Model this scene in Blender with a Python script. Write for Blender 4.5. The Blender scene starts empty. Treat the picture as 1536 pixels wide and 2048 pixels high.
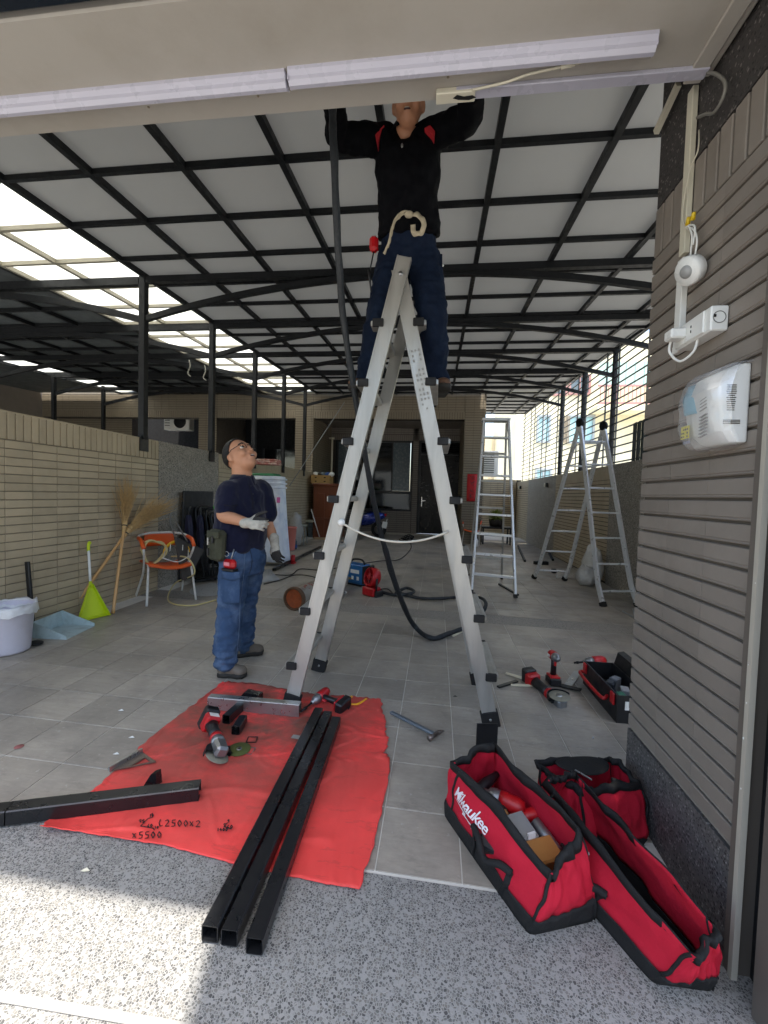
import bpy, bmesh, math, random
from mathutils import Vector, Matrix, Quaternion, noise
R = math.radians
PI = math.pi
random.seed(7)
SC = bpy.context.scene
COL = SC.collection
# ------------------------------------------------------------------ camera
CAM_H = 1.35
FPX = 840.0
YAW, PITCH, ROLL = -0.12284912, -0.04013399, 0.02944070
def cam_axes():
    cy, sy = math.cos(YAW), math.sin(YAW)
    r = Vector((cy, -sy, 0)); f = Vector((sy, cy, 0)); u = Vector((0, 0, 1))
    f2 = f * math.cos(PITCH) + u * math.sin(PITCH); u2 = u * math.cos(PITCH) - f * math.sin(PITCH)
    r3 = r * math.cos(ROLL) + u2 * math.sin(ROLL); u3 = u2 * math.cos(ROLL) - r * math.sin(ROLL)
    return r3, f2, u3
CR, CF, CU = cam_axes()
cam = bpy.data.cameras.new('camera')
camo = bpy.data.objects.new('camera', cam); COL.objects.link(camo)
cam.sensor_fit = 'HORIZONTAL'; cam.sensor_width = 36.0; cam.lens = 36.0 * FPX / 1536.0
cam.clip_start = 0.02; cam.clip_end = 600
m = Matrix.Identity(4)
for i in range(3):
    m[i][0] = CR[i]; m[i][1] = CU[i]; m[i][2] = -CF[i]
m[2][3] = CAM_H
camo.matrix_world = m
SC.camera = camo
# ------------------------------------------------------------------ sky, sun, exposure
SUN_EL, SUN_AZ = R(76), R(168)          # azimuth from +Y (into the picture) clockwise: the sun stands behind the camera
w = bpy.data.worlds.new('World'); SC.world = w; w.use_nodes = True
nt = w.node_tree; nt.nodes.clear()
sky = nt.nodes.new('ShaderNodeTexSky'); sky.sky_type = 'NISHITA'; sky.sun_disc = False
sky.sun_elevation = SUN_EL; sky.sun_rotation = SUN_AZ; sky.dust_density = 3.0; sky.air_density = 1.3; sky.ozone_density = 1.5
bg = nt.nodes.new('ShaderNodeBackground'); bg.inputs['Strength'].default_value = 0.15
wo = nt.nodes.new('ShaderNodeOutputWorld')
nt.links.new(sky.outputs[0], bg.inputs[0]); nt.links.new(bg.outputs[0], wo.inputs[0])
sl = bpy.data.lights.new('sun', 'SUN'); sl.energy = 2.9; sl.angle = R(1.1); sl.color = (1.0, 0.95, 0.88)
so = bpy.data.objects.new('sun', sl); COL.objects.link(so)
sd = Vector((math.sin(SUN_AZ) * math.cos(SUN_EL), math.cos(SUN_AZ) * math.cos(SUN_EL), math.sin(SUN_EL)))
so.rotation_euler = sd.to_track_quat('Z', 'Y').to_euler(); so.location = sd * 40
vs = SC.view_settings
vs.view_transform = 'Standard'; vs.look = 'None'; vs.exposure = 1.92; vs.gamma = 1.0; vs.use_curve_mapping = False
SC.render.engine = 'CYCLES'
cy = SC.cycles
cy.use_denoising = True
cy.max_bounces = 8; cy.diffuse_bounces = 5; cy.glossy_bounces = 4; cy.transmission_bounces = 6; cy.transparent_max_bounces = 8
cy.sample_clamp_indirect = 8.0
cy.caustics_reflective = False; cy.caustics_refractive = False
# ------------------------------------------------------------------ picture -> place helpers (a pixel gives a direction, the touched surface the distance)
C0 = Vector((0, 0, CAM_H))
def ray(x, y): return CF + CR * ((x - 768) / FPX) - CU * ((y - 1024) / FPX)
def fz(X, Y): return 0.02 + 0.008 * Y - 0.0147 * X
def fl(x, y, dz=0.0):
    d = ray(x, y); t = (CAM_H - .02 - dz) / (.008 * d.y - .0147 * d.x - d.z); return C0 + d * t
def oX(x, y, X): d = ray(x, y); return C0 + d * (X / d.x)
def oY(x, y, Y): d = ray(x, y); return C0 + d * (Y / d.y)
def oZ(x, y, Z): d = ray(x, y); return C0 + d * ((Z - CAM_H) / d.z)
def F(X, Y, dz=0.0): return Vector((X, Y, fz(X, Y) + dz))
# ------------------------------------------------------------------ colours and materials
def lin(h):
    h = h.lstrip('#'); o = []
    for i in (0, 2, 4):
        c = int(h[i:i + 2], 16) / 255; o.append(c / 12.92 if c <= .04045 else ((c + .055) / 1.055) ** 2.4)
    return tuple(o)
MATS = {}
def nodes_of(name):
    mt = bpy.data.materials.new(name); mt.use_nodes = True
    t = mt.node_tree; t.nodes.clear()
    out = t.nodes.new('ShaderNodeOutputMaterial'); b = t.nodes.new('ShaderNodeBsdfPrincipled')
    t.links.new(b.outputs[0], out.inputs[0])
    return mt, t, b, out
def N(t, typ, **kw):
    n = t.nodes.new(typ)
    for k, v in kw.items():
        if k.startswith('i_'): n.inputs[k[2:].replace('_', ' ')].default_value = v
        else: setattr(n, k, v)
    return n
def mixc(t, fac, a, b, mode='MIX'):
    n = t.nodes.new('ShaderNodeMix'); n.data_type = 'RGBA'; n.blend_type = mode
    for sock, v in ((0, fac), (6, a), (7, b)):
        if hasattr(v, 'is_output') or isinstance(v, bpy.types.NodeSocket): t.links.new(v, n.inputs[sock])
        elif sock == 0: n.inputs[0].default_value = v
        else: n.inputs[sock].default_value = (*v[:3], 1)
    return n.outputs[2]
def ramp(t, src, stops):
    r = t.nodes.new('ShaderNodeValToRGB'); e = r.color_ramp.elements
    while len(e) < len(stops): e.new(.5)
    for k, (p, c) in enumerate(stops):
        e[k].position = p; e[k].color = (*c[:3], 1) if not isinstance(c, (int, float)) else (c, c, c, 1)
    t.links.new(src, r.inputs[0]); return r.outputs[0]
def coords(t, kind='Object', scale=(1, 1, 1)):
    tc = t.nodes.new('ShaderNodeTexCoord'); mp = t.nodes.new('ShaderNodeMapping'); mp.inputs['Scale'].default_value = scale
    t.links.new(tc.outputs[kind], mp.inputs[0]); return mp.outputs[0]
def wcoords(t, scale=(1, 1, 1)):
    g = t.nodes.new('ShaderNodeNewGeometry'); mp = t.nodes.new('ShaderNodeMapping'); mp.inputs['Scale'].default_value = scale
    t.links.new(g.outputs['Position'], mp.inputs[0]); return mp.outputs[0]
def noise_t(t, vec, scale, detail=4, rough=.55):
    n = t.nodes.new('ShaderNodeTexNoise'); n.inputs['Scale'].default_value = scale; n.inputs['Detail'].default_value = detail
    n.inputs['Roughness'].default_value = rough; t.links.new(vec, n.inputs['Vector']); return n.outputs['Fac']
def bumpn(t, b, h, strength=.3, dist=.002):
    n = t.nodes.new('ShaderNodeBump'); n.inputs['Strength'].default_value = strength; n.inputs['Distance'].default_value = dist
    t.links.new(h, n.inputs['Height']); t.links.new(n.outputs[0], b.inputs['Normal']); return n
def mat(name, col, rough=.5, metal=0.0, var=.12, vscale=6.0, rvar=0.0, bump=0.0, bscale=60.0, bdist=.002, stretch=(1, 1, 1), dirt=None, dirt_amt=.5, dscale=5.0, spec=.5, alpha=None, coat=0.0, rrough=.12, sheen=0.0):
    """one surface colour with grain, per-piece variation, worn roughness, optional dirt patches and fine relief"""
    if name in MATS: return MATS[name]
    c = lin(col) if isinstance(col, str) else col
    mt, t, b, out = nodes_of(name)
    v = wcoords(t, stretch)
    n1 = noise_t(t, v, vscale, 5)
    cc = mixc(t, n1, tuple(x * (1 - var) for x in c), tuple(min(1, x * (1 + var)) for x in c))
    if rvar:
        oi = t.nodes.new('ShaderNodeObjectInfo')
        rr = ramp(t, oi.outputs['Random'], [(0, (1 - rvar,) * 3), (1, (1 + rvar,) * 3)])
        cc = mixc(t, 1.0, cc, rr, 'MULTIPLY')
    if dirt:
        dc = lin(dirt)
        dn = noise_t(t, v, dscale, 6, .65)
        f = ramp(t, dn, [(.45, 0.0), (.75, dirt_amt)])
        cc = mixc(t, f, cc, dc)
    t.links.new(cc, b.inputs['Base Color'])
    rn = ramp(t, noise_t(t, v, vscale * 2.3, 4), [(.3, max(0.02, rough - rrough)), (.7, min(1, rough + rrough))])
    t.links.new(rn, b.inputs['Roughness'])
    b.inputs['Metallic'].default_value = metal
    b.inputs['Specular IOR Level'].default_value = spec
    if coat: b.inputs['Coat Weight'].default_value = coat; b.inputs['Coat Roughness'].default_value = .1
    if sheen: b.inputs['Sheen Weight'].default_value = sheen
    if alpha is not None: b.inputs['Alpha'].default_value = alpha
    if bump: bumpn(t, b, noise_t(t, v, bscale, 4), bump, bdist)
    MATS[name] = mt; return mt
# ------------------------------------------------------------------ mesh builder
class MB:
    def __init__(s): s.v = []; s.f = []; s.mi = []; s.sm = []; s.cur = 0; s.smooth = False
    def add(s, vs_, fs_):
        k = len(s.v); s.v += [Vector(a) for a in vs_]
        for f in fs_: s.f.append([i + k for i in f]); s.mi.append(s.cur); s.sm.append(s.smooth)
        return s
    def box(s, c, d, M=None, ch=0.0):
        """box centred at c, full size d; ch chamfers its long edges"""
        cx, cy_, cz = c; x, y, z = d[0] / 2, d[1] / 2, d[2] / 2
        if ch <= 0:
            vs_ = [Vector((sx * x, sy * y, sz * z)) for sz in (-1, 1) for sy in (-1, 1) for sx in (-1, 1)]
            fs_ = [(0, 2, 3, 1), (4, 5, 7, 6), (0, 1, 5, 4), (2, 6, 7, 3), (0, 4, 6, 2), (1, 3, 7, 5)]
        else:
            h = min(ch, x * .95, y * .95, z * .95); vs_ = []; idx = {}
            for sx in (-1, 1):
                for sy in (-1, 1):
                    for sz in (-1, 1):
                        for ax in range(3):
                            p = [sx * (x - h), sy * (y - h), sz * (z - h)]; p[ax] = (sx * x, sy * y, sz * z)[ax]
                            idx[(sx, sy, sz, ax)] = len(vs_); vs_.append(Vector(p))
            fs_ = []
            for ax in range(3):
                a, b = [(1, 2), (2, 0), (0, 1)][ax]
                for sg in (-1, 1):
                    q = []
                    for sa, sb in ((-1, -1), (1, -1), (1, 1), (-1, 1)):
                        k = [0, 0, 0]; k[ax] = sg; k[a] = sa; k[b] = sb; q.append(idx[(*k, ax)])
                    fs_.append(q if sg > 0 else q[::-1])
                for sa in (-1, 1):
                    for sb in (-1, 1):
                        k0 = [0, 0, 0]; k0[ax] = -1; k0[a] = sa; k0[b] = sb; k1 = list(k0); k1[ax] = 1
                        q = [idx[(*k0, a)], idx[(*k1, a)], idx[(*k1, b)], idx[(*k0, b)]]
                        fs_.append(q if sa * sb < 0 else q[::-1])
            for sx in (-1, 1):
                for sy in (-1, 1):
                    for sz in (-1, 1):
                        q = [idx[(sx, sy, sz, 0)], idx[(sx, sy, sz, 1)], idx[(sx, sy, sz, 2)]]
                        fs_.append(q if sx * sy * sz > 0 else q[::-1])
        c = Vector((cx, cy_, cz))
        vs_ = [(M @ p if M else p) + c for p in vs_]
        return s.add(vs_, fs_)
    def bar(s, a, b, wx, wz=None, up=(0, 0, 1), ch=0.0):
        """straight bar of rectangular section from a to b"""
        a = Vector(a); b = Vector(b); d = b - a; L = d.length; d.normalize(); up = Vector(up)
        if abs(d.dot(up)) > .98: up = Vector((0, 1, 0)) if abs(d.y) < .9 else Vector((1, 0, 0))
        x = d.cross(up).normalized(); z = x.cross(d)
        M = Matrix((x, d, z)).transposed()
        return s.box((a + b) / 2, (wx, L, wz or wx), M, ch)
    def tube(s, pts, rad, n=10, closed=False, cap=True):
        pts = [Vector(p) for p in pts]; m_ = len(pts); rads = rad if isinstance(rad, (list, tuple)) else [rad] * m_
        ks = len(s.v); rings = []
        t0 = (pts[1] - pts[0]).normalized(); up = Vector((0, 0, 1)) if abs(t0.z) < .9 else Vector((1, 0, 0)); x = t0.cross(up).normalized()
        for i in range(m_):
            if closed: t = (pts[(i + 1) % m_] - pts[i - 1])
            else: t = (pts[min(i + 1, m_ - 1)] - pts[max(i - 1, 0)])
            if t.length < 1e-9: t = t0
            t.normalize(); x = (x - t * x.dot(t))
            if x.length < 1e-6: x = t.orthogonal()
            x.normalize(); y = t.cross(x)
            rings.append([pts[i] + (x * math.cos(2 * PI * k / n) + y * math.sin(2 * PI * k / n)) * rads[i] for k in range(n)])
        vs_ = [p for rg in rings for p in rg]; fs_ = []
        for i in range(m_ if closed else m_ - 1):
            j = (i + 1) % m_
            for k in range(n): fs_.append((i * n + k, i * n + (k + 1) % n, j * n + (k + 1) % n, j * n + k))
        if cap and not closed: fs_.append(tuple(range(n))[::-1]); fs_.append(tuple((m_ - 1) * n + k for k in range(n)))
        sv = s.smooth; s.smooth = True; s.add(vs_, fs_); s.smooth = sv
        return s
    def loft(s, rings, cap=True, closed=False):
        n = len(rings[0]); vs_ = [Vector(p) for rg in rings for p in rg]; fs_ = []; m_ = len(rings)
        for i in range(m_ if closed else m_ - 1):
            j = (i + 1) % m_
            for k in range(n): fs_.append((i * n + k, i * n + (k + 1) % n, j * n + (k + 1) % n, j * n + k))
        if cap and not closed: fs_.append(tuple(range(n))[::-1]); fs_.append(tuple((m_ - 1) * n + k for k in range(n)))
        return s.add(vs_, fs_)
    def lathe(s, prof, c=(0, 0, 0), M=None, n=24, cap=True):
        c = Vector(c); rings = []
        for r_, z in prof:
            rg = [Vector((r_ * math.cos(2 * PI * k / n), r_ * math.sin(2 * PI * k / n), z)) for k in range(n)]
            rings.append([(M @ p if M else p) + c for p in rg])
        sv = s.smooth; s.smooth = True; s.loft(rings, cap); s.smooth = sv; return s
    def cyl(s, a, b, r0, r1=None, n=14):
        a = Vector(a); b = Vector(b); return s.tube([a, b], [r0, r0 if r1 is None else r1], n)
    def prism(s, poly, a, b):
        """polygon ring 'poly' (points) swept from offset a to offset b"""
        a = Vector(a); b = Vector(b); return s.loft([[Vector(p) + a for p in poly], [Vector(p) + b for p in poly]])
    def sheet(s, fn, nu, nv, th=0.0):
        vs_ = [fn(i / nu, j / nv) for j in range(nv + 1) for i in range(nu + 1)]
        fs_ = [(j * (nu + 1) + i, j * (nu + 1) + i + 1, (j + 1) * (nu + 1) + i + 1, (j + 1) * (nu + 1) + i) for j in range(nv) for i in range(nu)]
        sv = s.smooth; s.smooth = True
        s.add(vs_, fs_); s.smooth = sv; return s
    def ell(s, c, r, M=None, nu=16, nv=10):
        c = Vector(c); vs_ = []; fs_ = []
        for j in range(nv + 1):
            th = PI * j / nv
            for i in range(nu):
                ph = 2 * PI * i / nu; p = Vector((r[0] * math.sin(th) * math.cos(ph), r[1] * math.sin(th) * math.sin(ph), r[2] * math.cos(th)))
                vs_.append((M @ p if M else p) + c)
        for j in range(nv):
            for i in range(nu): fs_.append((j * nu + i, (j + 1) * nu + i, (j + 1) * nu + (i + 1) % nu, j * nu + (i + 1) % nu))
        sv = s.smooth; s.smooth = True; s.add(vs_, fs_); s.smooth = sv; return s
    def mesh(s, name):
        me = bpy.data.meshes.new(name); me.from_pydata([tuple(p) for p in s.v], [], s.f)
        me.polygons.foreach_set('material_index', s.mi); me.polygons.foreach_set('use_smooth', s.sm)
        bm = bmesh.new(); bm.from_mesh(me)
        bmesh.ops.remove_doubles(bm, verts=bm.verts, dist=1e-6)
        bmesh.ops.recalc_face_normals(bm, faces=bm.faces); bm.to_mesh(me); bm.free()
        return me
    def build(s, name, mats, parent=None, loc=None, bevel=0.0, solid=0.0, sub=0):
        me = s.mesh(name)
        for q in (mats if isinstance(mats, (list, tuple)) else [mats]): me.materials.append(q)
        return put(name, me, parent, loc, bevel, solid, sub)
def put(name, me, parent=None, loc=None, bevel=0.0, solid=0.0, sub=0):
    o = bpy.data.objects.new(name, me); COL.objects.link(o)
    if loc is not None: o.location = loc
    if parent is not None:
        o.parent = parent
        if loc is None: o.matrix_parent_inverse = Matrix.Translation(-WLOC.get(parent.name, Vector((0, 0, 0))))
    if solid:
        md = o.modifiers.new('thickness', 'SOLIDIFY'); md.thickness = solid; md.offset = 0
    if bevel:
        md = o.modifiers.new('bevel', 'BEVEL'); md.width = bevel; md.segments = 2; md.limit_method = 'ANGLE'; md.angle_limit = R(40)
    if sub:
        md = o.modifiers.new('sub', 'SUBSURF'); md.levels = sub; md.render_levels = sub
    return o
WLOC = {}
WS = bpy.data.scenes.new('workbench')          # scratch scene for fusing meshes, removed at the end
def tag(o, label=None, cat=None, group=None, kind=None):
    if label: o['label'] = label
    if cat: o['category'] = cat
    if group: o['group'] = group
    if kind: o['kind'] = kind
    return o
def thing(name, label, cat, loc=(0, 0, 0), group=None):
    """an Empty at the thing's base; its parts are built in world coordinates and parented without moving"""
    o = bpy.data.objects.new(name, None); COL.objects.link(o); o.empty_display_size = .1; o.location = loc
    WLOC[o.name] = Vector(loc)
    return tag(o, label, cat, group)
def struct(o): o['kind'] = 'structure'; return o
def stuff(o): o['kind'] = 'stuff'; return o
def inst(name, me, parent, loc, rot=None, scale=None):
    o = bpy.data.objects.new(name, me); COL.objects.link(o); o.parent = parent
    o.matrix_parent_inverse = Matrix.Translation(-WLOC.get(parent.name, Vector((0, 0, 0)))) if parent is not None else Matrix.Identity(4)
    o.location = loc
    if rot: o.rotation_euler = rot
    if scale: o.scale = scale
    return o
def one(mb, name, mats, label, cat, group=None, **kw):
    """a thing that is one mesh"""
    return tag(mb.build(name, mats, **kw), label, cat, group)
def rot(ax, ang): return Matrix.Rotation(ang, 3, ax)
def basis(x, y, z): return Matrix((x, y, z)).transposed()
def bez(pts, n=12):
    """Catmull-Rom through pts"""
    P = [Vector(p) for p in pts]; out = []
    for i in range(len(P) - 1):
        p0 = P[max(i - 1, 0)]; p1 = P[i]; p2 = P[i + 1]; p3 = P[min(i + 2, len(P) - 1)]
        for k in range(n):
            t = k / n; out.append(.5 * ((2 * p1) + (p2 - p0) * t + (2 * p0 - 5 * p1 + 4 * p2 - p3) * t * t + (3 * p1 - p0 - 3 * p2 + p3) * t ** 3))
    out.append(P[-1]); return out
def scratch_dg():
    with bpy.context.temp_override(scene=WS, view_layer=WS.view_layers[0]): return bpy.context.evaluated_depsgraph_get()
def text_mesh(body, size=1.0, shear=0.0, space=1.0, bold=0.0):
    """flat lettering from Blender's own font, as (verts, faces) in its XY plane, centred"""
    cu = bpy.data.curves.new('lettering', 'FONT'); cu.body = body; cu.size = size; cu.shear = shear; cu.space_character = space
    cu.offset = bold; cu.resolution_u = 2; cu.align_x = 'CENTER'; cu.align_y = 'CENTER'
    o = bpy.data.objects.new('lettering', cu); WS.collection.objects.link(o)
    dg = scratch_dg(); me = o.evaluated_get(dg).to_mesh()
    v = [Vector(p.co) for p in me.vertices]; f = [tuple(p.vertices) for p in me.polygons]
    bpy.data.objects.remove(o); bpy.data.curves.remove(cu)
    return v, f
def letter_part(body, size, fn, material, parent, name='lettering', **kw):
    """lettering laid on a surface: fn(u, v) -> point on it"""
    v, f = text_mesh(body, size, **kw); mb = MB(); mb.add([fn(p.x, p.y) for p in v], f)
    return mb.build(name, material, parent)
def remesh(mb, voxel=.012, smooth_it=6, name='surface'):
    """fuse overlapping solids into one continuous skin"""
    me = mb.mesh(name); o = bpy.data.objects.new('fuse', me); WS.collection.objects.link(o)
    md = o.modifiers.new('r', 'REMESH'); md.mode = 'VOXEL'; md.voxel_size = voxel; md.use_smooth_shade = True
    s_ = o.modifiers.new('s', 'SMOOTH'); s_.factor = .5; s_.iterations = smooth_it
    dg = scratch_dg(); r = bpy.data.meshes.new_from_object(o.evaluated_get(dg)); r.name = name
    bpy.data.objects.remove(o); bpy.data.meshes.remove(me)
    for p in r.polygons: p.use_smooth = True
    r.materials.clear()
    return r
# ================================================================== surface materials
def pebble(name, cement, stones, scale, spread=.35, rough=.6, bump=.5):
    """exposed-aggregate wash: rounded stones of several tones in cement"""
    mt, t, b, out = nodes_of(name)
    v = wcoords(t)
    wob = t.nodes.new('ShaderNodeTexNoise'); wob.inputs['Scale'].default_value = scale * .8; t.links.new(v, wob.inputs['Vector'])
    mx = t.nodes.new('ShaderNodeVectorMath'); mx.operation = 'MULTIPLY_ADD'; mx.inputs[1].default_value = (.35 / scale,) * 3
    t.links.new(wob.outputs['Color'], mx.inputs[0]); t.links.new(v, mx.inputs[2])
    vo = t.nodes.new('ShaderNodeTexVoronoi'); vo.inputs['Scale'].default_value = scale; t.links.new(mx.outputs[0], vo.inputs['Vector'])
    ve = t.nodes.new('ShaderNodeTexVoronoi'); ve.feature = 'DISTANCE_TO_EDGE'; ve.inputs['Scale'].default_value = scale; t.links.new(mx.outputs[0], ve.inputs['Vector'])
    sep = t.nodes.new('ShaderNodeSeparateColor'); t.links.new(vo.outputs['Color'], sep.inputs[0])
    cs = [lin(s) for s in stones]; stops = [(k / len(cs), c) for k, c in enumerate(cs)]
    st = ramp(t, sep.outputs[0], stops); st.node.color_ramp.interpolation = 'CONSTANT'
    gap = ramp(t, ve.outputs['Distance'], [(spread * .35, 0.0), (spread * .6, 1.0)])
    keep = ramp(t, sep.outputs[1], [(0, 0.0), (.12, 0.0), (.14, 1.0)])
    f = mixc(t, 1.0, gap, keep, 'MULTIPLY')
    cl = lin(cement); cn = noise_t(t, v, 3.0, 6, .6)
    cem = mixc(t, cn, tuple(x * .82 for x in cl), tuple(min(1, x * 1.15) for x in cl))
    cc = mixc(t, f, cem, st); t.links.new(cc, b.inputs['Base Color'])
    b.inputs['Roughness'].default_value = rough
    bumpn(t, b, f, bump, .003)
    MATS[name] = mt; return mt
M_PEB = pebble('pebble_wash_floor', '#94928d', ['#595855', '#6a6965', '#787670', '#4d4c4a', '#726f68', '#8f8d87', '#63625d'], 135, .2)
M_PEBD = pebble('dark_pebble_wash', '#3a3735', ['#231f1f', '#383332', '#544e4a', '#1c1a1a', '#6e6965', '#3f3a37'], 95, .4, .75)
M_PEBB = pebble('grey_pebble_base', '#5a5857', ['#2a2928', '#454443', '#716f6d', '#242322', '#918f8b', '#575553'], 105, .35)
M_PEBL = pebble('brown_pebble_panel', '#948d81', ['#47433d', '#6f685e', '#9d9588', '#35312d', '#bdb7ab', '#7b7367'], 62, .38)
M_PEBS = pebble('band_pebbles', '#8f8a80', ['#55514a', '#7b766c', '#9c968b', '#454340'], 95, .45)
def tile_mat():
    mt, t, b, out = nodes_of('slate_grey_floor_tile')
    v = wcoords(t, (1.3, 7, 1)); v2 = wcoords(t)
    wv = t.nodes.new('ShaderNodeTexNoise'); wv.inputs['Scale'].default_value = 5; wv.inputs['Detail'].default_value = 8; wv.inputs['Roughness'].default_value = .68; wv.inputs['Distortion'].default_value = 1.2
    t.links.new(v, wv.inputs['Vector'])
    c = mixc(t, wv.outputs['Fac'], lin('#8b8377'), lin('#b3aa9b'))
    oi = t.nodes.new('ShaderNodeObjectInfo'); rr = ramp(t, oi.outputs['Random'], [(0, (.86,) * 3), (1, (1.08,) * 3)])
    c = mixc(t, 1.0, c, rr, 'MULTIPLY')
    st = ramp(t, noise_t(t, v2, 1.7, 7, .7), [(.42, 0.0), (.68, .6)]); c = mixc(t, st, c, lin('#615e58'))
    sc2 = ramp(t, noise_t(t, wcoords(t, (1, 2.6, 1)), 7, 9, .75), [(.55, 0.0), (.7, .4)]); c = mixc(t, sc2, c, lin('#55524d'))
    sp = ramp(t, noise_t(t, v2, 38, 3, .5), [(.66, 0.0), (.74, .25)]); c = mixc(t, sp, c, lin('#c9c6be'))
    t.links.new(c, b.inputs['Base Color'])
    rg = ramp(t, noise_t(t, v2, 2.6, 5), [(.35, .34), (.7, .62)]); t.links.new(rg, b.inputs['Roughness'])
    bumpn(t, b, wv.outputs['Fac'], .35, .003)
    return mt
M_TILE = tile_mat()
M_GROUT = mat('pale_grout', '#d2cec3', .85, var=.25, vscale=3)
M_BRICK = mat('khaki_glazed_brick', '#b6a68a', .55, rvar=.10, var=.07, bump=.12, bscale=180, dirt='#7d735f', dirt_amt=.3, dscale=2.5)
M_BRICKG = mat('grey_brown_brick', '#857d74', .55, rvar=.09, var=.07, bump=.15, bscale=160, dirt='#6d665e', dirt_amt=.35, dscale=4)
M_MORT = mat('brown_mortar', '#877d6c', .9, var=.15)
M_MORTD = mat('dark_mortar', '#4a443d', .9, var=.2)
M_STEEL = mat('dark_painted_steel', '#141618', .5, var=.2, vscale=9, dirt='#26282a', dirt_amt=.5, spec=.25)
M_STEELB = mat('black_painted_steel', '#15171a', .4, var=.2, vscale=9)
M_ALU = mat('galvanised_grey_steel', '#9aa0a2', .45, .3, var=.12)
M_SOFF = mat('cream_painted_soffit', '#aba69d', .6, var=.05, vscale=2.5, bump=.1, bscale=40, dirt='#8f8677', dirt_amt=.35, dscale=3.5)
M_WHITE = mat('white_plastic', '#e4e4df', .35, var=.04)
M_LED = mat('frosted_lamp_cover', '#b4b3c0', .3, var=.03)
M_CREAM = mat('aged_white_plastic', '#cfcab6', .45, var=.08)
def panel_mat(name, col, trans, dirt, dif=.5):
    mt, t, b, out = nodes_of(name)
    v = wcoords(t); n_ = noise_t(t, v, .8, 4); n2 = noise_t(t, wcoords(t, (1, .35, 1)), 6, 5)
    c0 = tuple(x * trans for x in lin(col)); c = mixc(t, n_, tuple(x * (1 - dirt) for x in c0), c0)
    c = mixc(t, ramp(t, n2, [(.5, 0.0), (.8, dirt)]), c, tuple(x * .7 for x in c0))
    tl = t.nodes.new('ShaderNodeBsdfTranslucent'); t.links.new(c, tl.inputs[0])
    df = t.nodes.new('ShaderNodeBsdfDiffuse'); df.inputs[0].default_value = (*[x * .75 for x in lin(col)], 1)
    ms = t.nodes.new('ShaderNodeMixShader'); ms.inputs[0].default_value = dif
    t.links.new(tl.outputs[0], ms.inputs[1]); t.links.new(df.outputs[0], ms.inputs[2]); t.links.new(ms.outputs[0], out.inputs[0])
    t.nodes.remove(b); MATS[name] = mt; return mt
M_PANEL = panel_mat('milky_roof_sheet', '#e4e5e2', .32, .22)
M_CLEAR = panel_mat('clear_yellowed_roof_sheet', '#f3f3ec', .85, .14, .1)
M_OPAQ = mat('grey_metal_roof_sheet', '#4d5254', .6, var=.1, vscale=3)
def glass_mat(name, col, rough=.04, tr=.9):
    mt, t, b, out = nodes_of(name)
    b.inputs['Base Color'].default_value = (*lin(col), 1); b.inputs['Roughness'].default_value = rough; b.inputs['Transmission Weight'].default_value = tr; b.inputs['IOR'].default_value = 1.45
    MATS[name] = mt; return mt
M_DGLASS = mat('dark_window_glass', '#0c1214', .06, var=.1, spec=.8, rrough=.02)
M_FROST = mat('frosted_window_glass', '#58646a', .25, var=.1)
M_DARK = mat('deep_dark_interior', '#0b0b0b', .9)  # near-black colour standing in for depth that no light reaches
# ================================================================== ground
XL, XR, YF = -3.38, 2.72, 11.5
mb = MB(); mb.box((0, 30, -.16), (240, 300, .04)); struct(mb.build('ground', mat('street_concrete', '#b0ada5', .9, var=.15, vscale=.6)))
def slope_box(x0, x1, y0, y1, top, th):
    q = [(x0, y0), (x1, y0), (x1, y1), (x0, y1)]
    mb_ = MB(); mb_.loft([[Vector((x, y, fz(x, y) + top - th)) for x, y in q], [Vector((x, y, fz(x, y) + top)) for x, y in q]]); return mb_
apron = struct(slope_box(-6.5, 3.2, -4.0, 1.4, 0.0, .1).build('pebble_pavement', M_PEB))
# the expansion joint that crosses the pavement near the camera
j0, j1 = fl(0, 1995), fl(330, 2052)
jd = (j1 - j0); jd.z = 0; jd.normalize(); jp = Vector((-jd.y, jd.x, 0))
mb = MB(); mb.loft([[F(*(j0 + jd * a + jp * s_).xy, .0025) for s_ in (-.011, .011)] + [F(*(j0 + jd * a + jp * s_).xy, .004) for s_ in (.011, -.011)] for a in (-2.5, 4)])
mb.build('expansion_joint', mat('joint_mortar', '#8f8c86', .9, var=.3, vscale=20), apron)
yard = struct(slope_box(-12, 3.2, 1.4, 14.2, -.0032, .1).build('yard_paving', M_GROUT))
tx0 = fl(786, 1519).x; TP = .303
ty0 = fl(0, 1427).y
def tile_mesh(wx, wy):
    q = [(-wx / 2, -wy / 2), (wx / 2, -wy / 2), (wx / 2, wy / 2), (-wx / 2, wy / 2)]; c = .0012
    def rg(s, dz): return [Vector((x * s, y * s, .008 * y - .0147 * x + dz)) for x, y in q]
    mb_ = MB(); mb_.loft([rg(1, -.008), rg(1, -c), rg(1 - 2 * c / wx, 0)]); me = mb_.mesh('tile'); me.materials.append(M_TILE); return me
T_ME = tile_mesh(TP - .0045, TP - .0045)
k0 = math.ceil((XL - tx0) / TP); far = MB(); cells = []
for j in range(-2, 36):
    y0 = ty0 + j * TP
    for i in range(k0, 21):
        x0 = tx0 + i * TP; xa, xb, ya, yb = max(x0, XL), min(x0 + TP, XR), max(y0, 1.405), min(y0 + TP, YF + 2.1)
        if xb - xa < .05 or yb - ya < .05: continue
        if ya < 4.76 and yb > 4.5:
            if ya < 4.4: yb = 4.5
            elif yb > 4.86: ya = 4.76
            else: continue
        if x0 > .62 and yb < 1.9: continue
        cells.append(((ya + yb) / 2, (xa + xb) / 2, xb - xa, yb - ya))
cells.sort()
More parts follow.
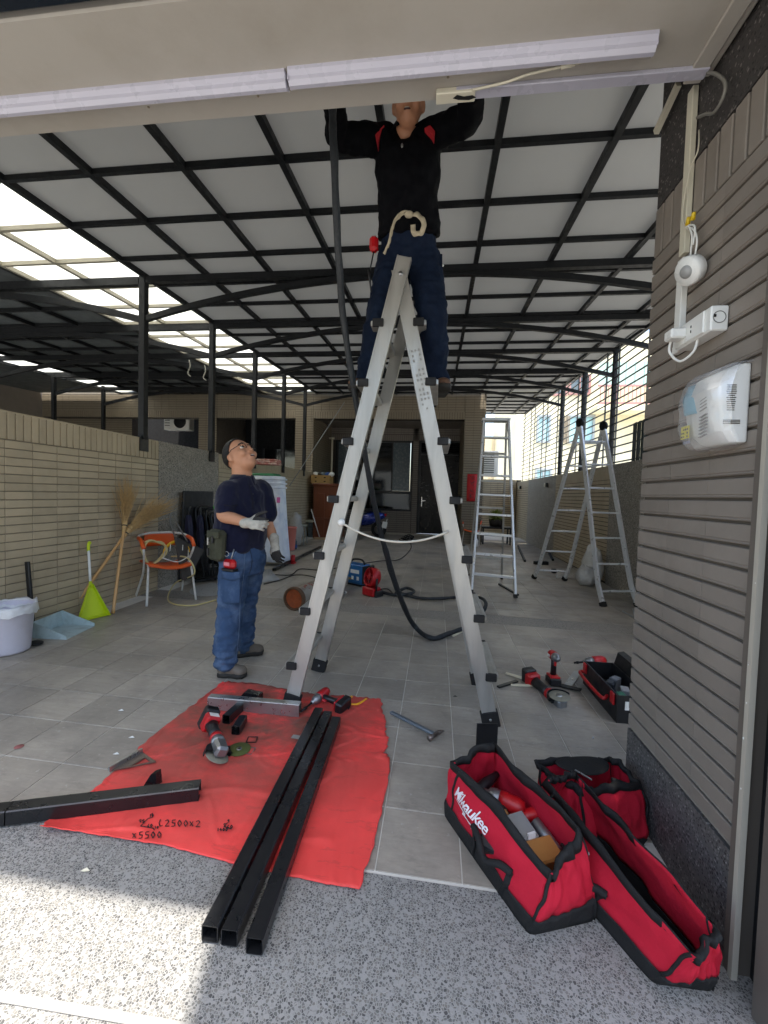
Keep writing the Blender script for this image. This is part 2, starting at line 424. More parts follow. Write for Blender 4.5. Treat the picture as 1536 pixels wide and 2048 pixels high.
for n_, (cy_, cx, wx, wy) in enumerate(cells):
    full = abs(wx - TP) < .01 and abs(wy - TP) < .01
    if n_ < 292:
        inst('tile', T_ME if full else tile_mesh(wx - .0045, wy - .0045), yard, (cx, cy_, fz(cx, cy_)))
    else:
        a, b = wx / 2 - .002, wy / 2 - .002
        q = [(cx - a, cy_ - b), (cx + a, cy_ - b), (cx + a, cy_ + b), (cx - a, cy_ + b)]
        far.loft([[Vector((x, y, fz(x, y) - .008)) for x, y in q], [Vector((x, y, fz(x, y))) for x, y in q]])
stuff(far.build('far_tiles', M_TILE, yard))
yq0 = max(c_[0] + c_[3] / 2 for c_ in cells if c_[0] < 4.6); yq1 = min(c_[0] - c_[3] / 2 for c_ in cells if c_[0] > 4.6)
sb = MB(); q = [(XL, yq0 + .003), (XR, yq0 + .003), (XR, yq1 - .003), (XL, yq1 - .003)]
sb.loft([[Vector((x, y, fz(x, y) - .01)) for x, y in q], [Vector((x, y, fz(x, y) - .001)) for x, y in q]]); sb.build('pebble_band', M_PEBS, yard)
# ================================================================== brick helpers
def brick_mesh(depth, wy, h, material, name='brick', ch=.003, axis='X'):
    """a brick whose chamfered face looks along +X / -X / -Y; origin at its middle"""
    mb_ = MB(); d = (depth, wy, h) if axis == 'X' else (wy, depth, h)
    mb_.box((0, 0, 0), d, ch=ch); me = mb_.mesh(name); me.materials.append(material); return me
def courses(mb_, face, a0, a1, z0, z1, axis, out, pw=.231, ph=.068, wb=.224, hb=.056, depth=.012, soldier=None):
    """running courses of bricks on a wall plane, one mesh: axis 'Y' runs along Y on plane X=face, axis 'X' along X on plane Y=face"""
    z = z1
    def put_b(c, L, zc, h):
        cen = (face + out * depth / 2, c, zc) if axis == 'Y' else (c, face + out * depth / 2, zc)
        mb_.box(cen, (depth, L, h) if axis == 'Y' else (L, depth, h))
    if soldier:
        n_ = max(1, int((a1 - a0) / ph))
        p = (a1 - a0) / n_
        for i in range(n_): put_b(a0 + (i + .5) * p, p - .010, (soldier[0] + soldier[1]) / 2, soldier[1] - soldier[0] - .006)
    while z - ph >= z0 - .02:
        a = a0
        while a < a1 - .01:
            L = min(pw, a1 - a); put_b(a + L / 2, L - .006, z - ph / 2, hb); a += pw
        z -= ph
    return mb_
# ================================================================== left boundary wall
lw = thing('boundary_wall', 'low khaki brick wall with soldier course top on the left of the yard', 'wall', (XL - .08, 5, fz(XL, 5)))
mb = MB(); mb.box((XL - .09, 3.2, .93), (.154, 3.13, 1.9)); mb.build('wall_core', M_MORT, lw)
BME = brick_mesh(.011, .2255, .0605, M_BRICK)
yb_ = 4.775; n_ = 0
for c in range(12):
    for r_ in range(24):
        z = 1.70 - .034 - .068 * r_
        yc = yb_ - .1155 - .231 * c
        if z < fz(XL, yc) - .02: continue
        inst('brick', BME, lw, (XL - .0075 + random.uniform(-.0006, .0006), yc, z))
sm = MB()
courses(sm, XL - .014, 1.63, 1.99, .06, 1.70, 'Y', 1, depth=.014, soldier=(1.70, 1.925))
stuff(sm.build('near_bricks', M_BRICK, lw))
SME = brick_mesh(.016, .058, .212, M_BRICK, 'coping_brick')
for k in range(41): inst('coping_brick', SME, lw, (XL - .007, 4.741 - .0678 * k, 1.812))
mb = MB(); mb.box((XL - .085, 3.3, 1.925), (.15, 2.94, .012)); mb.build('wall_cap', M_BRICK, lw)
mb = MB(); mb.box((XL - .08, 5.49, .95), (.15, 1.42, 1.96)); mb.build('pebble_panel', M_PEBL, lw)
mb = MB(); mb.box((XL - .095, 8.85, .93), (.15, 5.28, 1.92)); mb.build('far_wall_core', M_MORT, lw)
sm = MB(); courses(sm, XL - .02, 6.22, 11.47, .12, 1.70, 'Y', 1, soldier=(1.70, 1.92)); stuff(sm.build('far_bricks', M_BRICK, lw))
mb = MB(); mb.box((XL - .085, 1.55, .95), (.16, .16, 1.98)); mb.build('wall_end', M_BRICK, lw)
# ================================================================== right gate pillar
XP, YP0, YP1 = .89, 1.285, 1.972
rp = thing('gate_pillar', 'tall grey brown brick pillar with dark pebble foot beside the tool bags', 'pillar', (1.2, 1.6, 0))
mb = MB(); mb.box((XP + .37, (YP0 + YP1) / 2 + .0, 2.0), (.716, YP1 - YP0 - .028, 4.4)); mb.build('pillar_core', mat('pillar_mortar', '#5f5850', .9, var=.2), rp)
mb = MB(); mb.box((XP + .36, (YP0 + YP1) / 2, .165), (.726, YP1 - YP0 - .004, .35)); mb.build('pebble_foot', M_PEBB, rp)
mb = MB(); mb.box((XP + .368, (YP0 + YP1) / 2, 3.4), (.732, YP1 - YP0 - .012, 1.60)); mb.build('pebble_frieze', M_PEBD, rp)
def pillar_brick():
    """brick with a rolled lower lip, as on the pillar"""
    mb_ = MB(); d, wy, h = .022, .2285, .0585
    prof = [(-d / 2, -h / 2 + .003), (-d / 2 + .003, -h / 2), (d / 2, -h / 2), (d / 2, h / 2), (-d / 2 + .003, h / 2), (-d / 2, h / 2 - .003), (-d / 2, -h / 2 + .011), (-d / 2 + .003, -h / 2 + .008)]
    rg = [Vector((x, 0, z)) for x, z in prof]
    mb_.loft([[p + Vector((.002 if i in (0, 5, 6) else 0, s_ * wy / 2, 0)) for i, p in enumerate(rg)] if False else [p + Vector((0, s_ * wy / 2, 0)) for p in rg] for s_ in (-1, 1)])
    me = mb_.mesh('brick'); me.materials.append(M_BRICKG); return me
PB = pillar_brick()
EB = brick_mesh(.022, .7, .0585, M_BRICKG, axis='Y')
for r_ in range(30):
    z = .344 + .034 + .0683 * r_
    for c in range(3): inst('brick', PB, rp, (XP + .010 + random.uniform(-.0008, .0008), YP1 - .1145 - .2295 * c, z))
    inst('end_brick', EB, rp, (XP + .372, YP1 - .002, z))
PS = brick_mesh(.022, .0575, .197, M_BRICKG, 'soldier_brick')
for k in range(10): inst('soldier_brick', PS, rp, (XP + .010, YP1 - .034 - .0683 * k, 2.4935))
ES = brick_mesh(.02, .0575, .197, M_BRICKG, 'soldier_brick', axis='Y')
for k in range(10): inst('soldier_brick', ES, rp, (XP + .06 + .0683 * k, YP1 - .003, 2.4935))
# ================================================================== gate jamb (steel channel) and lintel
gj = thing('gate_jamb', 'paint spattered steel gate jamb channel at the right edge of the picture', 'gate frame', (1.0, 1.2, 0))
M_JAMB = mat('bronze_gate_steel', '#6a635b', .5, .2, var=.08, vscale=3, rrough=.04)
mb = MB(); mb.box((XP + .05, 1.272, 1.6), (.14, .022, 3.4)); mb.build('flange', M_JAMB, gj)
mb = MB(); mb.box((XP - .014, 1.252, 1.6), (.016, .016, 3.4)); mb.build('bright_edge', mat('worn_steel_edge', '#b9b3a5', .5, .2, var=.05, rrough=.03), gj)
mb = MB(); mb.box((XP + .062, 1.215, 1.6), (.05, .09, 3.4)); mb.build('channel', M_STEELB, gj)
mb = MB(); mb.box((XP + .03, 1.135, 1.6), (.11, .065, 3.4), ch=.004); mb.build('outer_post', M_JAMB, gj)
sp = MB(); random.seed(3)
for k in range(14):
    z = random.uniform(.35, 1.25); s_ = random.uniform(.0012, .0032)
    on_edge = random.random() < .5
    if on_edge: sp.ell((XP - .0225, 1.252 + random.uniform(-.005, .005), z), (.0012, s_ * .8, s_ * 1.3), nu=6, nv=4)
    else: sp.ell((XP - .0255, 1.135 + random.uniform(-.025, .025), z), (.0012, s_, s_ * 1.2), nu=6, nv=4)
stuff(sp.build('paint_spots', M_WHITE, gj))
ZS = 2.82
lt = thing('entrance_beam', 'cream painted overhead beam crossing the top of the picture', 'beam', (-1.5, 1.45, ZS))
mb = MB(); mb.box((-2.71, 1.43, ZS + .2), (7.19, .40, .4), ch=.006); mb.build('soffit', M_SOFF, lt)
mb = MB(); mb.box((.83, 1.50, ZS - .006), (.055, .27, .012), ch=.003); mb.build('edge_trim', M_SOFF, lt)
mb = MB(); mb.box((-2.5, 1.45, ZS + 2.0), (8.2, .34, 3.1)); mb.build('upper_wall', M_BRICK, lt)
gb = thing('gate_rail', 'blue black steel gate rail along the top left edge', 'gate rail', (-2, 1.0, ZS))
mb = MB(); mb.box((-2.5, .855, ZS + .1), (6.7, .71, .22), ch=.01); mb.build('rail_box', mat('blue_black_gloss_steel', '#232b36', .18, .4, var=.2), gb)
mb = MB(); mb.box((-2.5, 1.135, ZS - .016), (6.7, .018, .01)); mb.build('bright_strip', mat('polished_strip', '#a9b4b2', .15, .8), gb)
# nail heads and stains of the soffit are in its material; two plugs
for (px, py) in ((297, 214), (516, 192), (896, 154)):
    p = oZ(px, py, ZS); mb = MB(); mb.ell((p.x, p.y, ZS - .001), (.005, .005, .002), nu=8, nv=4); mb.build('screw_plug', M_MORT, lt)
# unseen slab added overhead to shade the right of the pavement
bl = MB(); bl.box((1.10, .06, 3.45), (2.9, 1.7, .22), rot('Z', R(13)), ch=.02); one(bl, 'shade_slab', M_SOFF, 'added unseen slab above the gate that shades the pavement', 'shade slab')
# ================================================================== carport roof
def rz(Y): return 3.54 + .05 * Y
XS = [XL + .74 * k for k in range(9)] + [2.92]
YS = [2.928 + .603 * k for k in range(-3, 15)]          # cross purlins
YB = [4.49 + 1.48 * k for k in range(0, 5)]             # main beams on posts
RSL = math.atan(.05)
rf = thing('carport_roof', 'carport roof of milky sheets on a dark steel grid above the yard', 'carport', (0, 6, 0))
def panel_me(wx, wy, material):
    mb_ = MB(); mb_.box((0, 0, 0), (wx, wy, .006), rot('X', RSL)); me = mb_.mesh('roof_panel'); me.materials.append(material); return me
pcache = {}
for j in range(len(YS) - 1):
    for i in range(len(XS) - 1):
        wx, wy = XS[i + 1] - XS[i], (YS[j + 1] - YS[j])
        if YS[j] < 1.6: wy0 = 1.66
        y0 = max(YS[j], 1.66); wy = YS[j + 1] - y0
        key = (round(wx, 3), round(wy, 3))
        if key not in pcache: pcache[key] = panel_me(wx - .002, (wy - .002) / math.cos(RSL), M_PANEL)
        yc = (y0 + YS[j + 1]) / 2
        inst('roof_panel', pcache[key], rf, ((XS[i] + XS[i + 1]) / 2, yc, rz(yc) + .032))
for X in XS:
    mb = MB(); mb.bar((X, 1.66, rz(1.66)), (X, 11.45, rz(11.45)), .045, .05); mb.build('rafter', M_STEEL, rf)
for Y in YS[1:]:
    for i in range(len(XS) - 1):
        pass
    mb = MB(); mb.bar((XS[0] - .02, Y, rz(Y) - .002), (XS[-1] + .02, Y, rz(Y) + .003), .034, .04); mb.build('purlin', M_STEEL, rf)
def arch(mb_, xa, xb, Y, zend, ztop, wy=.05, h=.075, n=20):
    rings = []
    for k in range(n + 1):
        s_ = k / n; x = xa + (xb - xa) * s_; z = zend + (ztop - zend) * (1 - (2 * s_ - 1) ** 2)
        rings.append([Vector((x, Y - wy / 2, z - h / 2)), Vector((x, Y + wy / 2, z - h / 2)), Vector((x, Y + wy / 2, z + h / 2)), Vector((x, Y - wy / 2, z + h / 2))])
    mb_.loft(rings); return mb_
for Y in YB:
    zb = rz(Y) - .058
    mb = MB(); mb.bar((XL, Y, zb), (2.92, Y, zb), .06, .07); mb.build('main_beam', M_STEEL, rf)
    mb = MB(); arch(mb, XL + .03, 2.90, Y + .004, zb - .43, zb - .03, .05, .06); mb.build('arch_brace', M_STEEL, rf)
    mb = MB(); mb.bar((XL - .0, Y, 1.91), (XL - .0, Y, rz(Y) - .02), .075, ch=.004); mb.build('post', M_STEEL, rf)
    mb = MB(); mb.box((XL + .012, Y + .005, 1.86), (.012, .14, .17)); mb.build('bracket', M_STEELB, rf)
    mb = MB(); mb.bar((2.86, Y, 1.9), (2.86, Y, rz(Y) - .02), .065, ch=.004); mb.build('post', M_STEEL, rf)
# the roof runs on over the side passage beside the house
PX = [1.18, 1.80, 2.54, 2.92]; PY = [11.46 + .6 * k for k in range(7)]
for j in range(6):
    for i in range(3):
        wx, wy = PX[i + 1] - PX[i], .6; key = ('p', i)
        if key not in pcache: pcache[key] = panel_me(wx - .002, wy - .002, M_PANEL)
        yc = (PY[j] + PY[j + 1]) / 2; inst('roof_panel', pcache[key], rf, ((PX[i] + PX[i + 1]) / 2, yc, rz(yc) + .032))
for X in PX[1:]:
    mb = MB(); mb.bar((X, 11.46, rz(11.46)), (X, 15.06, rz(15.06)), .045, .05); mb.build('rafter', M_STEEL, rf)
for Y in PY:
    mb = MB(); mb.bar((1.18, Y, rz(Y) + .003), (2.94, Y, rz(Y) + .003), .034, .04); mb.build('purlin', M_STEEL, rf)
# ---- skylight strip over the neighbour's side
sk = thing('skylight_strip', 'bright clear roof strip running along the left carport edge', 'skylight', (-4.1, 6, 0))
SX = [-4.80, -4.14, XL - .03]
M_FRAME = mat('pale_skylight_frame', '#8f8a7a', .5, var=.1)
for j in range(len(YS) - 1):
    for i in range(2):
        wx = SX[i + 1] - SX[i]; key = ('s', i, 0); y0 = max(YS[j], 1.66); wy = YS[j + 1] - y0
        key = ('s', i, round(wy, 3))
        if key not in pcache: pcache[key] = panel_me(wx - .002, wy - .002, M_CLEAR)
        yc = (y0 + YS[j + 1]) / 2; inst('roof_panel', pcache[key], sk, ((SX[i] + SX[i + 1]) / 2, yc, rz(yc) + .032))
for X in SX[:2]:
    mb = MB(); mb.bar((X, 1.66, rz(1.66)), (X, 11.45, rz(11.45)), .045, .045); mb.build('rafter', M_FRAME, sk)
for Y in YS[1:]:
    mb = MB(); mb.bar((SX[0], Y, rz(Y) - .002), (SX[2] - .01, Y, rz(Y) - .002), .035, .04); mb.build('purlin', M_FRAME, sk)
# ---- neighbour's carport: dark sheets, same frame, a second skylight beyond
nb = thing('neighbour_carport', 'dark neighbouring carport roof beyond the left skylight strip', 'carport', (-7, 6, 0))
NX = [-4.84 - .74 * k for k in range(6)]
mb = MB(); mb.loft([[Vector((x, 1.66, rz(1.66) + d)) for x, d in ((-8.6, .03), (-4.84, .03), (-4.84, .04), (-8.6, .04))], [Vector((x, 11.45, rz(11.45) + d)) for x, d in ((-8.6, .03), (-4.84, .03), (-4.84, .04), (-8.6, .04))]]); mb.build('roof_sheet', M_OPAQ, nb)
mb = MB(); mb.loft([[Vector((x, 1.66, rz(1.66) + d)) for x, d in ((-12, .03), (-9.3, .03), (-9.3, .04), (-12, .04))], [Vector((x, 11.45, rz(11.45) + d)) for x, d in ((-12, .03), (-9.3, .03), (-9.3, .04), (-12, .04))]]); mb.build('far_roof_sheet', M_OPAQ, nb)
for k in range(6):
    y0, y1 = 5.0 + k * 1.08, 5.0 + (k + 1) * 1.08 - .03
    mb = MB(); mb.loft([[Vector((x, y0, rz(y0) + d)) for x, d in ((-9.28, .03), (-8.62, .03), (-8.62, .036), (-9.28, .036))], [Vector((x, y1, rz(y1) + d)) for x, d in ((-9.28, .03), (-8.62, .03), (-8.62, .036), (-9.28, .036))]]); mb.build('skylight_panel', M_CLEAR, nb)
for X in NX + [-9.3]:
    mb = MB(); mb.bar((X, 1.66, rz(1.66)), (X, 11.45, rz(11.45)), .045, .05); mb.build('rafter', M_STEEL, nb)
for Y in YS[1:]:
    mb = MB(); mb.bar((-9.3, Y, rz(Y) - .002), (-4.85, Y, rz(Y) - .002), .038, .045); mb.build('purlin', M_STEEL, nb)
for Y in YB:
    zb = rz(Y) - .07
    mb = MB(); mb.bar((-9.0, Y, zb), (XL - .05, Y, zb), .06, .085); mb.build('main_beam', M_STEEL, nb)
    mb = MB(); arch(mb, -9.0, XL - .05, Y + .004, zb - .42, zb - .055, .05, .07); mb.build('arch_brace', M_STEEL, nb)
    mb = MB(); mb.bar((-9.0, Y, .15), (-9.0, Y, rz(Y)), .075); mb.build('post', M_STEEL, nb)
# ================================================================== house facade at the back
hs = thing('back_house', 'tiled house front with dark entrance behind the carport', 'house', (-1, 12, .1))
M_FAC = mat('shaded_house_tile', '#7f7563', .6, var=.12, vscale=2.5)  # darker brick copy: weaker light on the house fronts put into its colour
z_top = 6.4
def facade_block(x0, x1, y0, y1, z0, z1, faces, soldier=None, name='wall'):
    mb_ = MB(); mb_.box(((x0 + x1) / 2, (y0 + y1) / 2, (z0 + z1) / 2), (x1 - x0, y1 - y0, z1 - z0)); mb_.build(name, M_MORTD, hs)
    sm_ = MB(); zc = min(z1, 4.3)
    if 'f' in faces:
        if soldier: courses(sm_, y0, x0, x1, soldier[1], zc, 'X', -1, soldier=soldier, depth=.014)
        else: courses(sm_, y0, x0, x1, z0, zc, 'X', -1, depth=.014)
    if 'r' in faces: courses(sm_, x1, y0, y1, z0, zc, 'Y', 1, depth=.014)
    if 'l' in faces: courses(sm_, x0, y0, y1, z0, zc, 'Y', -1, depth=.014)
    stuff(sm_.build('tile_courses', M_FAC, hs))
pl0, pl1 = oY(590, 900, YF).x, oY(625, 900, YF).x
pr0, pr1 = oY(928, 900, YF).x, oY(968, 900, YF).x
zl = oY(780, 838, YF).z
YD = 13.55
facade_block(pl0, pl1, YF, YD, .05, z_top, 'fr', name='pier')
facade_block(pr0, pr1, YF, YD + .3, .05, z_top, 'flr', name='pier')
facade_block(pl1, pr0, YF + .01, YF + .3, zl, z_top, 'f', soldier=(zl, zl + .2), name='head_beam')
# recessed back wall with window and door openings
wx0, wx1 = oY(672, 900, YD).x, oY(826, 900, YD).x
wz0, wz1 = oY(800, 1022, YD).z, oY(800, 882, YD).z
dx0, dx1 = oY(838, 900, YD).x, oY(926, 900, YD).x
dz1 = oY(880, 882, YD).z
mb = MB()
mb.box(((pl1 + wx0) / 2, YD + .1, 2.2), (max(.05, wx0 - pl1), .2, 4.2)); mb.box(((wx0 + wx1) / 2, YD + .1, (wz0 + .05) / 2), (wx1 - wx0, .2, wz0 - .05))
mb.box(((wx1 + dx0) / 2, YD + .1, 2.2), (dx0 - wx1, .2, 4.2)); mb.box(((wx0 + wx1) / 2, YD + .1, (wz1 + 4.3) / 2), (wx1 - wx0, .2, 4.3 - wz1))
mb.box(((dx0 + dx1) / 2, YD + .1, (dz1 + 4.3) / 2), (dx1 - dx0, .2, 4.3 - dz1)); mb.build('recess_wall', M_MORTD, hs)
sm = MB(); courses(sm, YD, wx0 - .02, wx1, .1, wz0, 'X', -1); courses(sm, YD, wx1 + .01, dx0 - .01, .1, 4.2, 'X', -1); courses(sm, YD, pl1, dx1, wz1 + .2, 4.2, 'X', -1, soldier=(wz1, wz1 + .2))
stuff(sm.build('recess_tiles', M_BRICKG, hs))
mb = MB(); mb.box(((pl1 + pr0) / 2, (YF + YD) / 2 + .15, zl + .12), (pr0 - pl1 - .02, YD - YF - .32, .1)); mb.build('porch_ceiling', M_BRICKG, hs)
slab = MB(); slab.box((-3.95, 12.9, 4.34), (10.1, 3.4, .1)); slab.build('upper_floor', M_MORTD, hs)
mb = MB(); mb.box((-3.95, YF + 3.4, 5.3), (10.1, .3, 2.4)); mb.build('upper_storey', M_BRICK, hs)
win = MB(); fw = .06
win.box(((wx0 + wx1) / 2, YD - .01, wz1 - fw / 2), (wx1 - wx0, .08, fw)); win.box(((wx0 + wx1) / 2, YD - .01, wz0 + fw / 2), (wx1 - wx0, .08, fw))
win.box((wx0 + fw / 2, YD - .008, (wz0 + wz1) / 2), (fw, .08, wz1 - wz0 - .01)); win.box((wx1 - fw / 2, YD - .008, (wz0 + wz1) / 2), (fw, .08, wz1 - wz0 - .01))
zm = oY(800, 985, YD).z
win.box(((wx0 + wx1) / 2, YD - .012, zm), (wx1 - wx0 - .02, .07, .09))
wn = win.build('window_frame', M_STEELB, hs)
xs_ = [wx0 + fw + (wx1 - wx0 - 2 * fw) * k / 4 for k in range(5)]
for k in range(4):
    mb = MB(); mb.box(((xs_[k] + xs_[k + 1]) / 2, YD + .01, (zm + wz1) / 2), (xs_[k + 1] - xs_[k] - .035, .012, wz1 - zm - .1)); mb.build('pane', M_FROST if k in (0, 3) else M_DGLASS, wn)
    mb = MB(); mb.box((xs_[k] + .01, YD - .002, (zm + wz1) / 2), (.04, .045, wz1 - zm - .06)); mb.build('mullion', M_STEELB, wn)
mb = MB(); mb.box(((wx0 + wx1) / 2, YD + .012, (wz0 + zm) / 2), (wx1 - wx0 - .1, .012, zm - wz0 - .05)); mb.build('pane', M_DGLASS, wn)
cur = MB()
for k in range(26):
    x = xs_[1] + (xs_[3] - xs_[1]) * (k + .5) / 26; cur.box((x, YD + .06 + .01 * (k % 2), (zm + wz1) / 2), (.045, .012, wz1 - zm - .08))
cur.build('curtain', mat('grey_green_curtain', '#39443f', .9), wn)
# door: two leaves, transom louvre, handle
dz0 = fz(dx0, YD) + .02
dr = MB(); dr.box((dx0 + .035, YD - .01, (dz0 + dz1) / 2), (.07, .12, dz1 - dz0)); dr.box((dx1 - .035, YD - .01, (dz0 + dz1) / 2), (.07, .12, dz1 - dz0)); dr.box(((dx0 + dx1) / 2, YD - .008, dz1 - .035), (dx1 - dx0 - .02, .12, .07))
zt = dz1 - .42; dr.box(((dx0 + dx1) / 2, YD - .006, zt), (dx1 - dx0 - .02, .11, .06)); df_ = dr.build('door_frame', M_STEELB, hs)
M_DOOR = mat('dark_bronze_door', '#1d1b19', .35, .3, var=.2)
split = dx0 + (dx1 - dx0) * .36
for a, b in ((dx0 + .07, split - .004), (split + .004, dx1 - .07)):
    mb = MB(); mb.box(((a + b) / 2, YD + .02, (dz0 + zt - .03) / 2 + .0), (b - a, .05, zt - .03 - dz0)); d_ = mb.build('door', M_DOOR, hs)
    for kk in range(3):
        h0 = dz0 + .2 + kk * .72
        mb = MB(); mb.box(((a + b) / 2, YD - .008, h0 + .26), (b - a - .12, .014, .56), ch=.006); mb.build('door_panel', M_DOOR, d_)
    if a < split - .1:
        mb = MB(); mb.box((a + .07, YD - .03, dz0 + 1.02), (.05, .03, .32), ch=.01); mb.bar((a + .07, YD - .06, dz0 + 1.05), (a + .19, YD - .06, dz0 + 1.05), .022); mb.build('door_handle', mat('satin_chrome', '#c8c8c4', .25, 1.0), d_)
for k in range(5):
    mb = MB(); mb.box(((dx0 + dx1) / 2, YD + .01, zt + .07 + k * .062), (dx1 - dx0 - .16, .05, .012), rot('X', R(30))); mb.build('louvre', M_STEEL, df_)
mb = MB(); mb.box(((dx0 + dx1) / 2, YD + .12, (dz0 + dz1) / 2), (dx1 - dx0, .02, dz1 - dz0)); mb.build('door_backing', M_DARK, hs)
# downpipe of the entrance recess
pp = oY(663, 950, YF + 1.2)
mb = MB(); mb.cyl((pp.x, YF + 1.2, .9), (pp.x, YF + 1.2, 3.05), .028); mb.cyl((pp.x - .1, YF + 1.2, 3.05), (pp.x + .06, YF + 1.2, 3.05), .03); mb.build('downpipe', M_CREAM, hs)
# red paper couplet on the right pier
rp0 = oY(935, 948, YF - .03); rp1 = oY(953, 1003, YF - .03)
cp = MB(); n_ = 8
cp.sheet(lambda u, v: Vector((rp0.x + (rp1.x - rp0.x) * u, YF - .022 + .006 * math.sin(9 * v) - .012 * v * v, rp0.z + (rp1.z - rp0.z) * v)), 3, 8)
cpl = one(cp, 'couplet_paper', mat('red_paper', '#c01c22', .6, var=.15, vscale=15), 'red paper couplet strip hung on the right house pier', 'paper strip', solid=.004)
cm = MB(); random.seed(5)
for k in range(4):
    zc = rp0.z + (rp1.z - rp0.z) * (k + .6) / 4.4
    for s_ in range(5):
        a = random.uniform(0, PI); L = random.uniform(.03, .06); cx = (rp0.x + rp1.x) / 2 + random.uniform(-.04, .04); cz = zc + random.uniform(-.05, .05)
        cm.bar((cx - L * math.cos(a), YF - .040, cz - L * math.sin(a)), (cx + L * math.cos(a), YF - .040, cz + L * math.sin(a)), .006, .014, up=(0, 1, 0))
stuff(cm.build('brush_characters', M_STEELB, cpl))
# neighbouring house front to the left
nh = thing('neighbour_house', 'shadowed tiled house front of the next yard at far left', 'house', (-7, 12, .1))
hs_keep = hs; hs = nh
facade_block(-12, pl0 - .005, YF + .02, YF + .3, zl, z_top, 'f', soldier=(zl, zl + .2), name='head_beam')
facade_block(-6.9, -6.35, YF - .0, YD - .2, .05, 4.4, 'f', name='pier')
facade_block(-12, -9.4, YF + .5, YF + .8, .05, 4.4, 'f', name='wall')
hs = hs_keep
mb = MB(); mb.box((-8, YD + .4, 2.2), (8.2, .2, 4.4)); mb.build('shade_black_wall', M_DARK, nh)  # wall painted near-black to carry the deep shade inside the opening
for (x0, x1) in ((-5.9, -4.5), (-8.6, -7.2)):
    mb = MB(); mb.box(((x0 + x1) / 2, YD + .27, 1.7), (x1 - x0, .03, 2.2)); wq = mb.build('window', M_DGLASS, nh)
    for k in range(3):
        mb = MB(); mb.box((x0 + (x1 - x0) * k / 2, YD + .24, 1.7), (.06, .05, 2.24)); mb.build('window_frame', M_STEELB, wq)
ac = oY(362, 846, YF + .95)
acu = thing('air_conditioner', 'white air conditioner unit mounted under the shadowed house front', 'air conditioner', (ac.x, YF + .85, ac.z))
mb = MB(); mb.box((ac.x, YF + .85, ac.z), (.85, .28, .5), ch=.02); mb.build('casing', M_WHITE, acu)
mb = MB(); mb.lathe([(.2, 0), (.2, .012), (.17, .02), (.0, .02)], (ac.x + .12, YF + .708, ac.z), rot('X', R(90)), cap=False); mb.build('fan_grille', M_STEEL, acu)
for k in range(4):
    mb = MB(); mb.box((ac.x - .3, YF + .706, ac.z - .12 + .08 * k), (.16, .012, .02)); mb.build('vent', M_STEEL, acu)
mb = MB(); mb.box((-12.1, 6.5, 2.2), (.2, 11, 4.6)); one(mb, 'side_wall', M_BRICKG, 'shadowed side wall closing the neighbouring yard', 'wall')
# ================================================================== right boundary wall with railing
rw = thing('side_boundary_wall', 'brick and pebble boundary wall along the right side passage', 'wall', (XR + .08, 8, 0))
WT = 1.90
mb = MB(); mb.box((XR + .09, 8.6, WT / 2), (.15, 13.2, WT + .04)); mb.build('wall_core', M_MORTD, rw)
def rsec(y0, y1, kind):
    if kind == 'b':
        sm_ = MB(); courses(sm_, XR + .015, y0, y1, .02, WT - .2, 'Y', -1, soldier=(WT - .2, WT + .03), depth=.016); stuff(sm_.build('brick_courses', M_BRICK, rw))
    else:
        mb_ = MB(); mb_.box((XR + .01, (y0 + y1) / 2, WT / 2), (.03, y1 - y0 - .01, WT + .06)); mb_.build('pebble_panel', M_PEBL, rw)
rsec(2.1, 4.6, 'b'); rsec(4.6, 7.05, 'p'); rsec(7.05, 10.1, 'b'); rsec(10.1, 13.0, 'p'); rsec(13.0, 15.2, 'b')
for px, py in ((1040, 975), (1092, 970)):
    p = oX(px, py, XR - .03); mb = MB(); mb.box((XR - .035, p.y, p.z), (.07, .14, .1), ch=.01); lb = mb.build('wall_light', M_CREAM, rw)
    mb = MB(); mb.box((XR - .035, p.y - .09, p.z), (.06, .04, .1)); mb.build('lamp_shade', M_STEELB, lb)
ew = MB(); ew.box((2.0, 14.9, 1.0), (1.7, .15, 2.0)); e_ = one(ew, 'end_wall', M_MORTD, 'short tiled wall closing the end of the right passage', 'wall')
sm = MB(); courses(sm, 14.825, 1.15, 2.7, .1, 2.0, 'X', -1); stuff(sm.build('tile_courses', M_BRICK, e_))
rg = thing('railing_fence', 'tall dark bar railing standing on the right boundary wall', 'railing', (2.86, 8, WT))
M_BARS = mat('thin_dark_bar', '#3a3d3c', .5, var=.15)
z = WT + .09
k = 0
while z < 4.25:
    y0 = 2.1
    y_end = 15.0
    mb = MB(); mb.bar((2.86, y0, z), (2.86, y_end, z), .014, .020); mb.build('rail', M_BARS, rg); z += .128; k += 1
for i in range(26):
    y = 2.4 + .493 * i
    if i % 3 == 0: continue
    mb = MB(); mb.bar((2.875, y, WT), (2.875, y, min(rz(y) + .0, 4.2)), .022, .022); mb.build('upright', M_BARS, rg)
mb = MB(); mb.bar((2.86, 2.1, rz(2.1) + .0 - .16), (2.86, 15, rz(11.5) - .12), .04, .05) if False else None
pv = MB()
a = oX(1238, 850, 2.83)
for i in range(24):
    y = 5.1 + i * .065; pv.box((2.83 + (.012 if i % 2 else 0), y, 2.2), (.01, .066, .62))
one(pv, 'screen_panel', mat('dark_corrugated_sheet', '#2f3836', .6, var=.25), 'dark corrugated screen sheet fixed to the railing beside the pillar', 'screen')
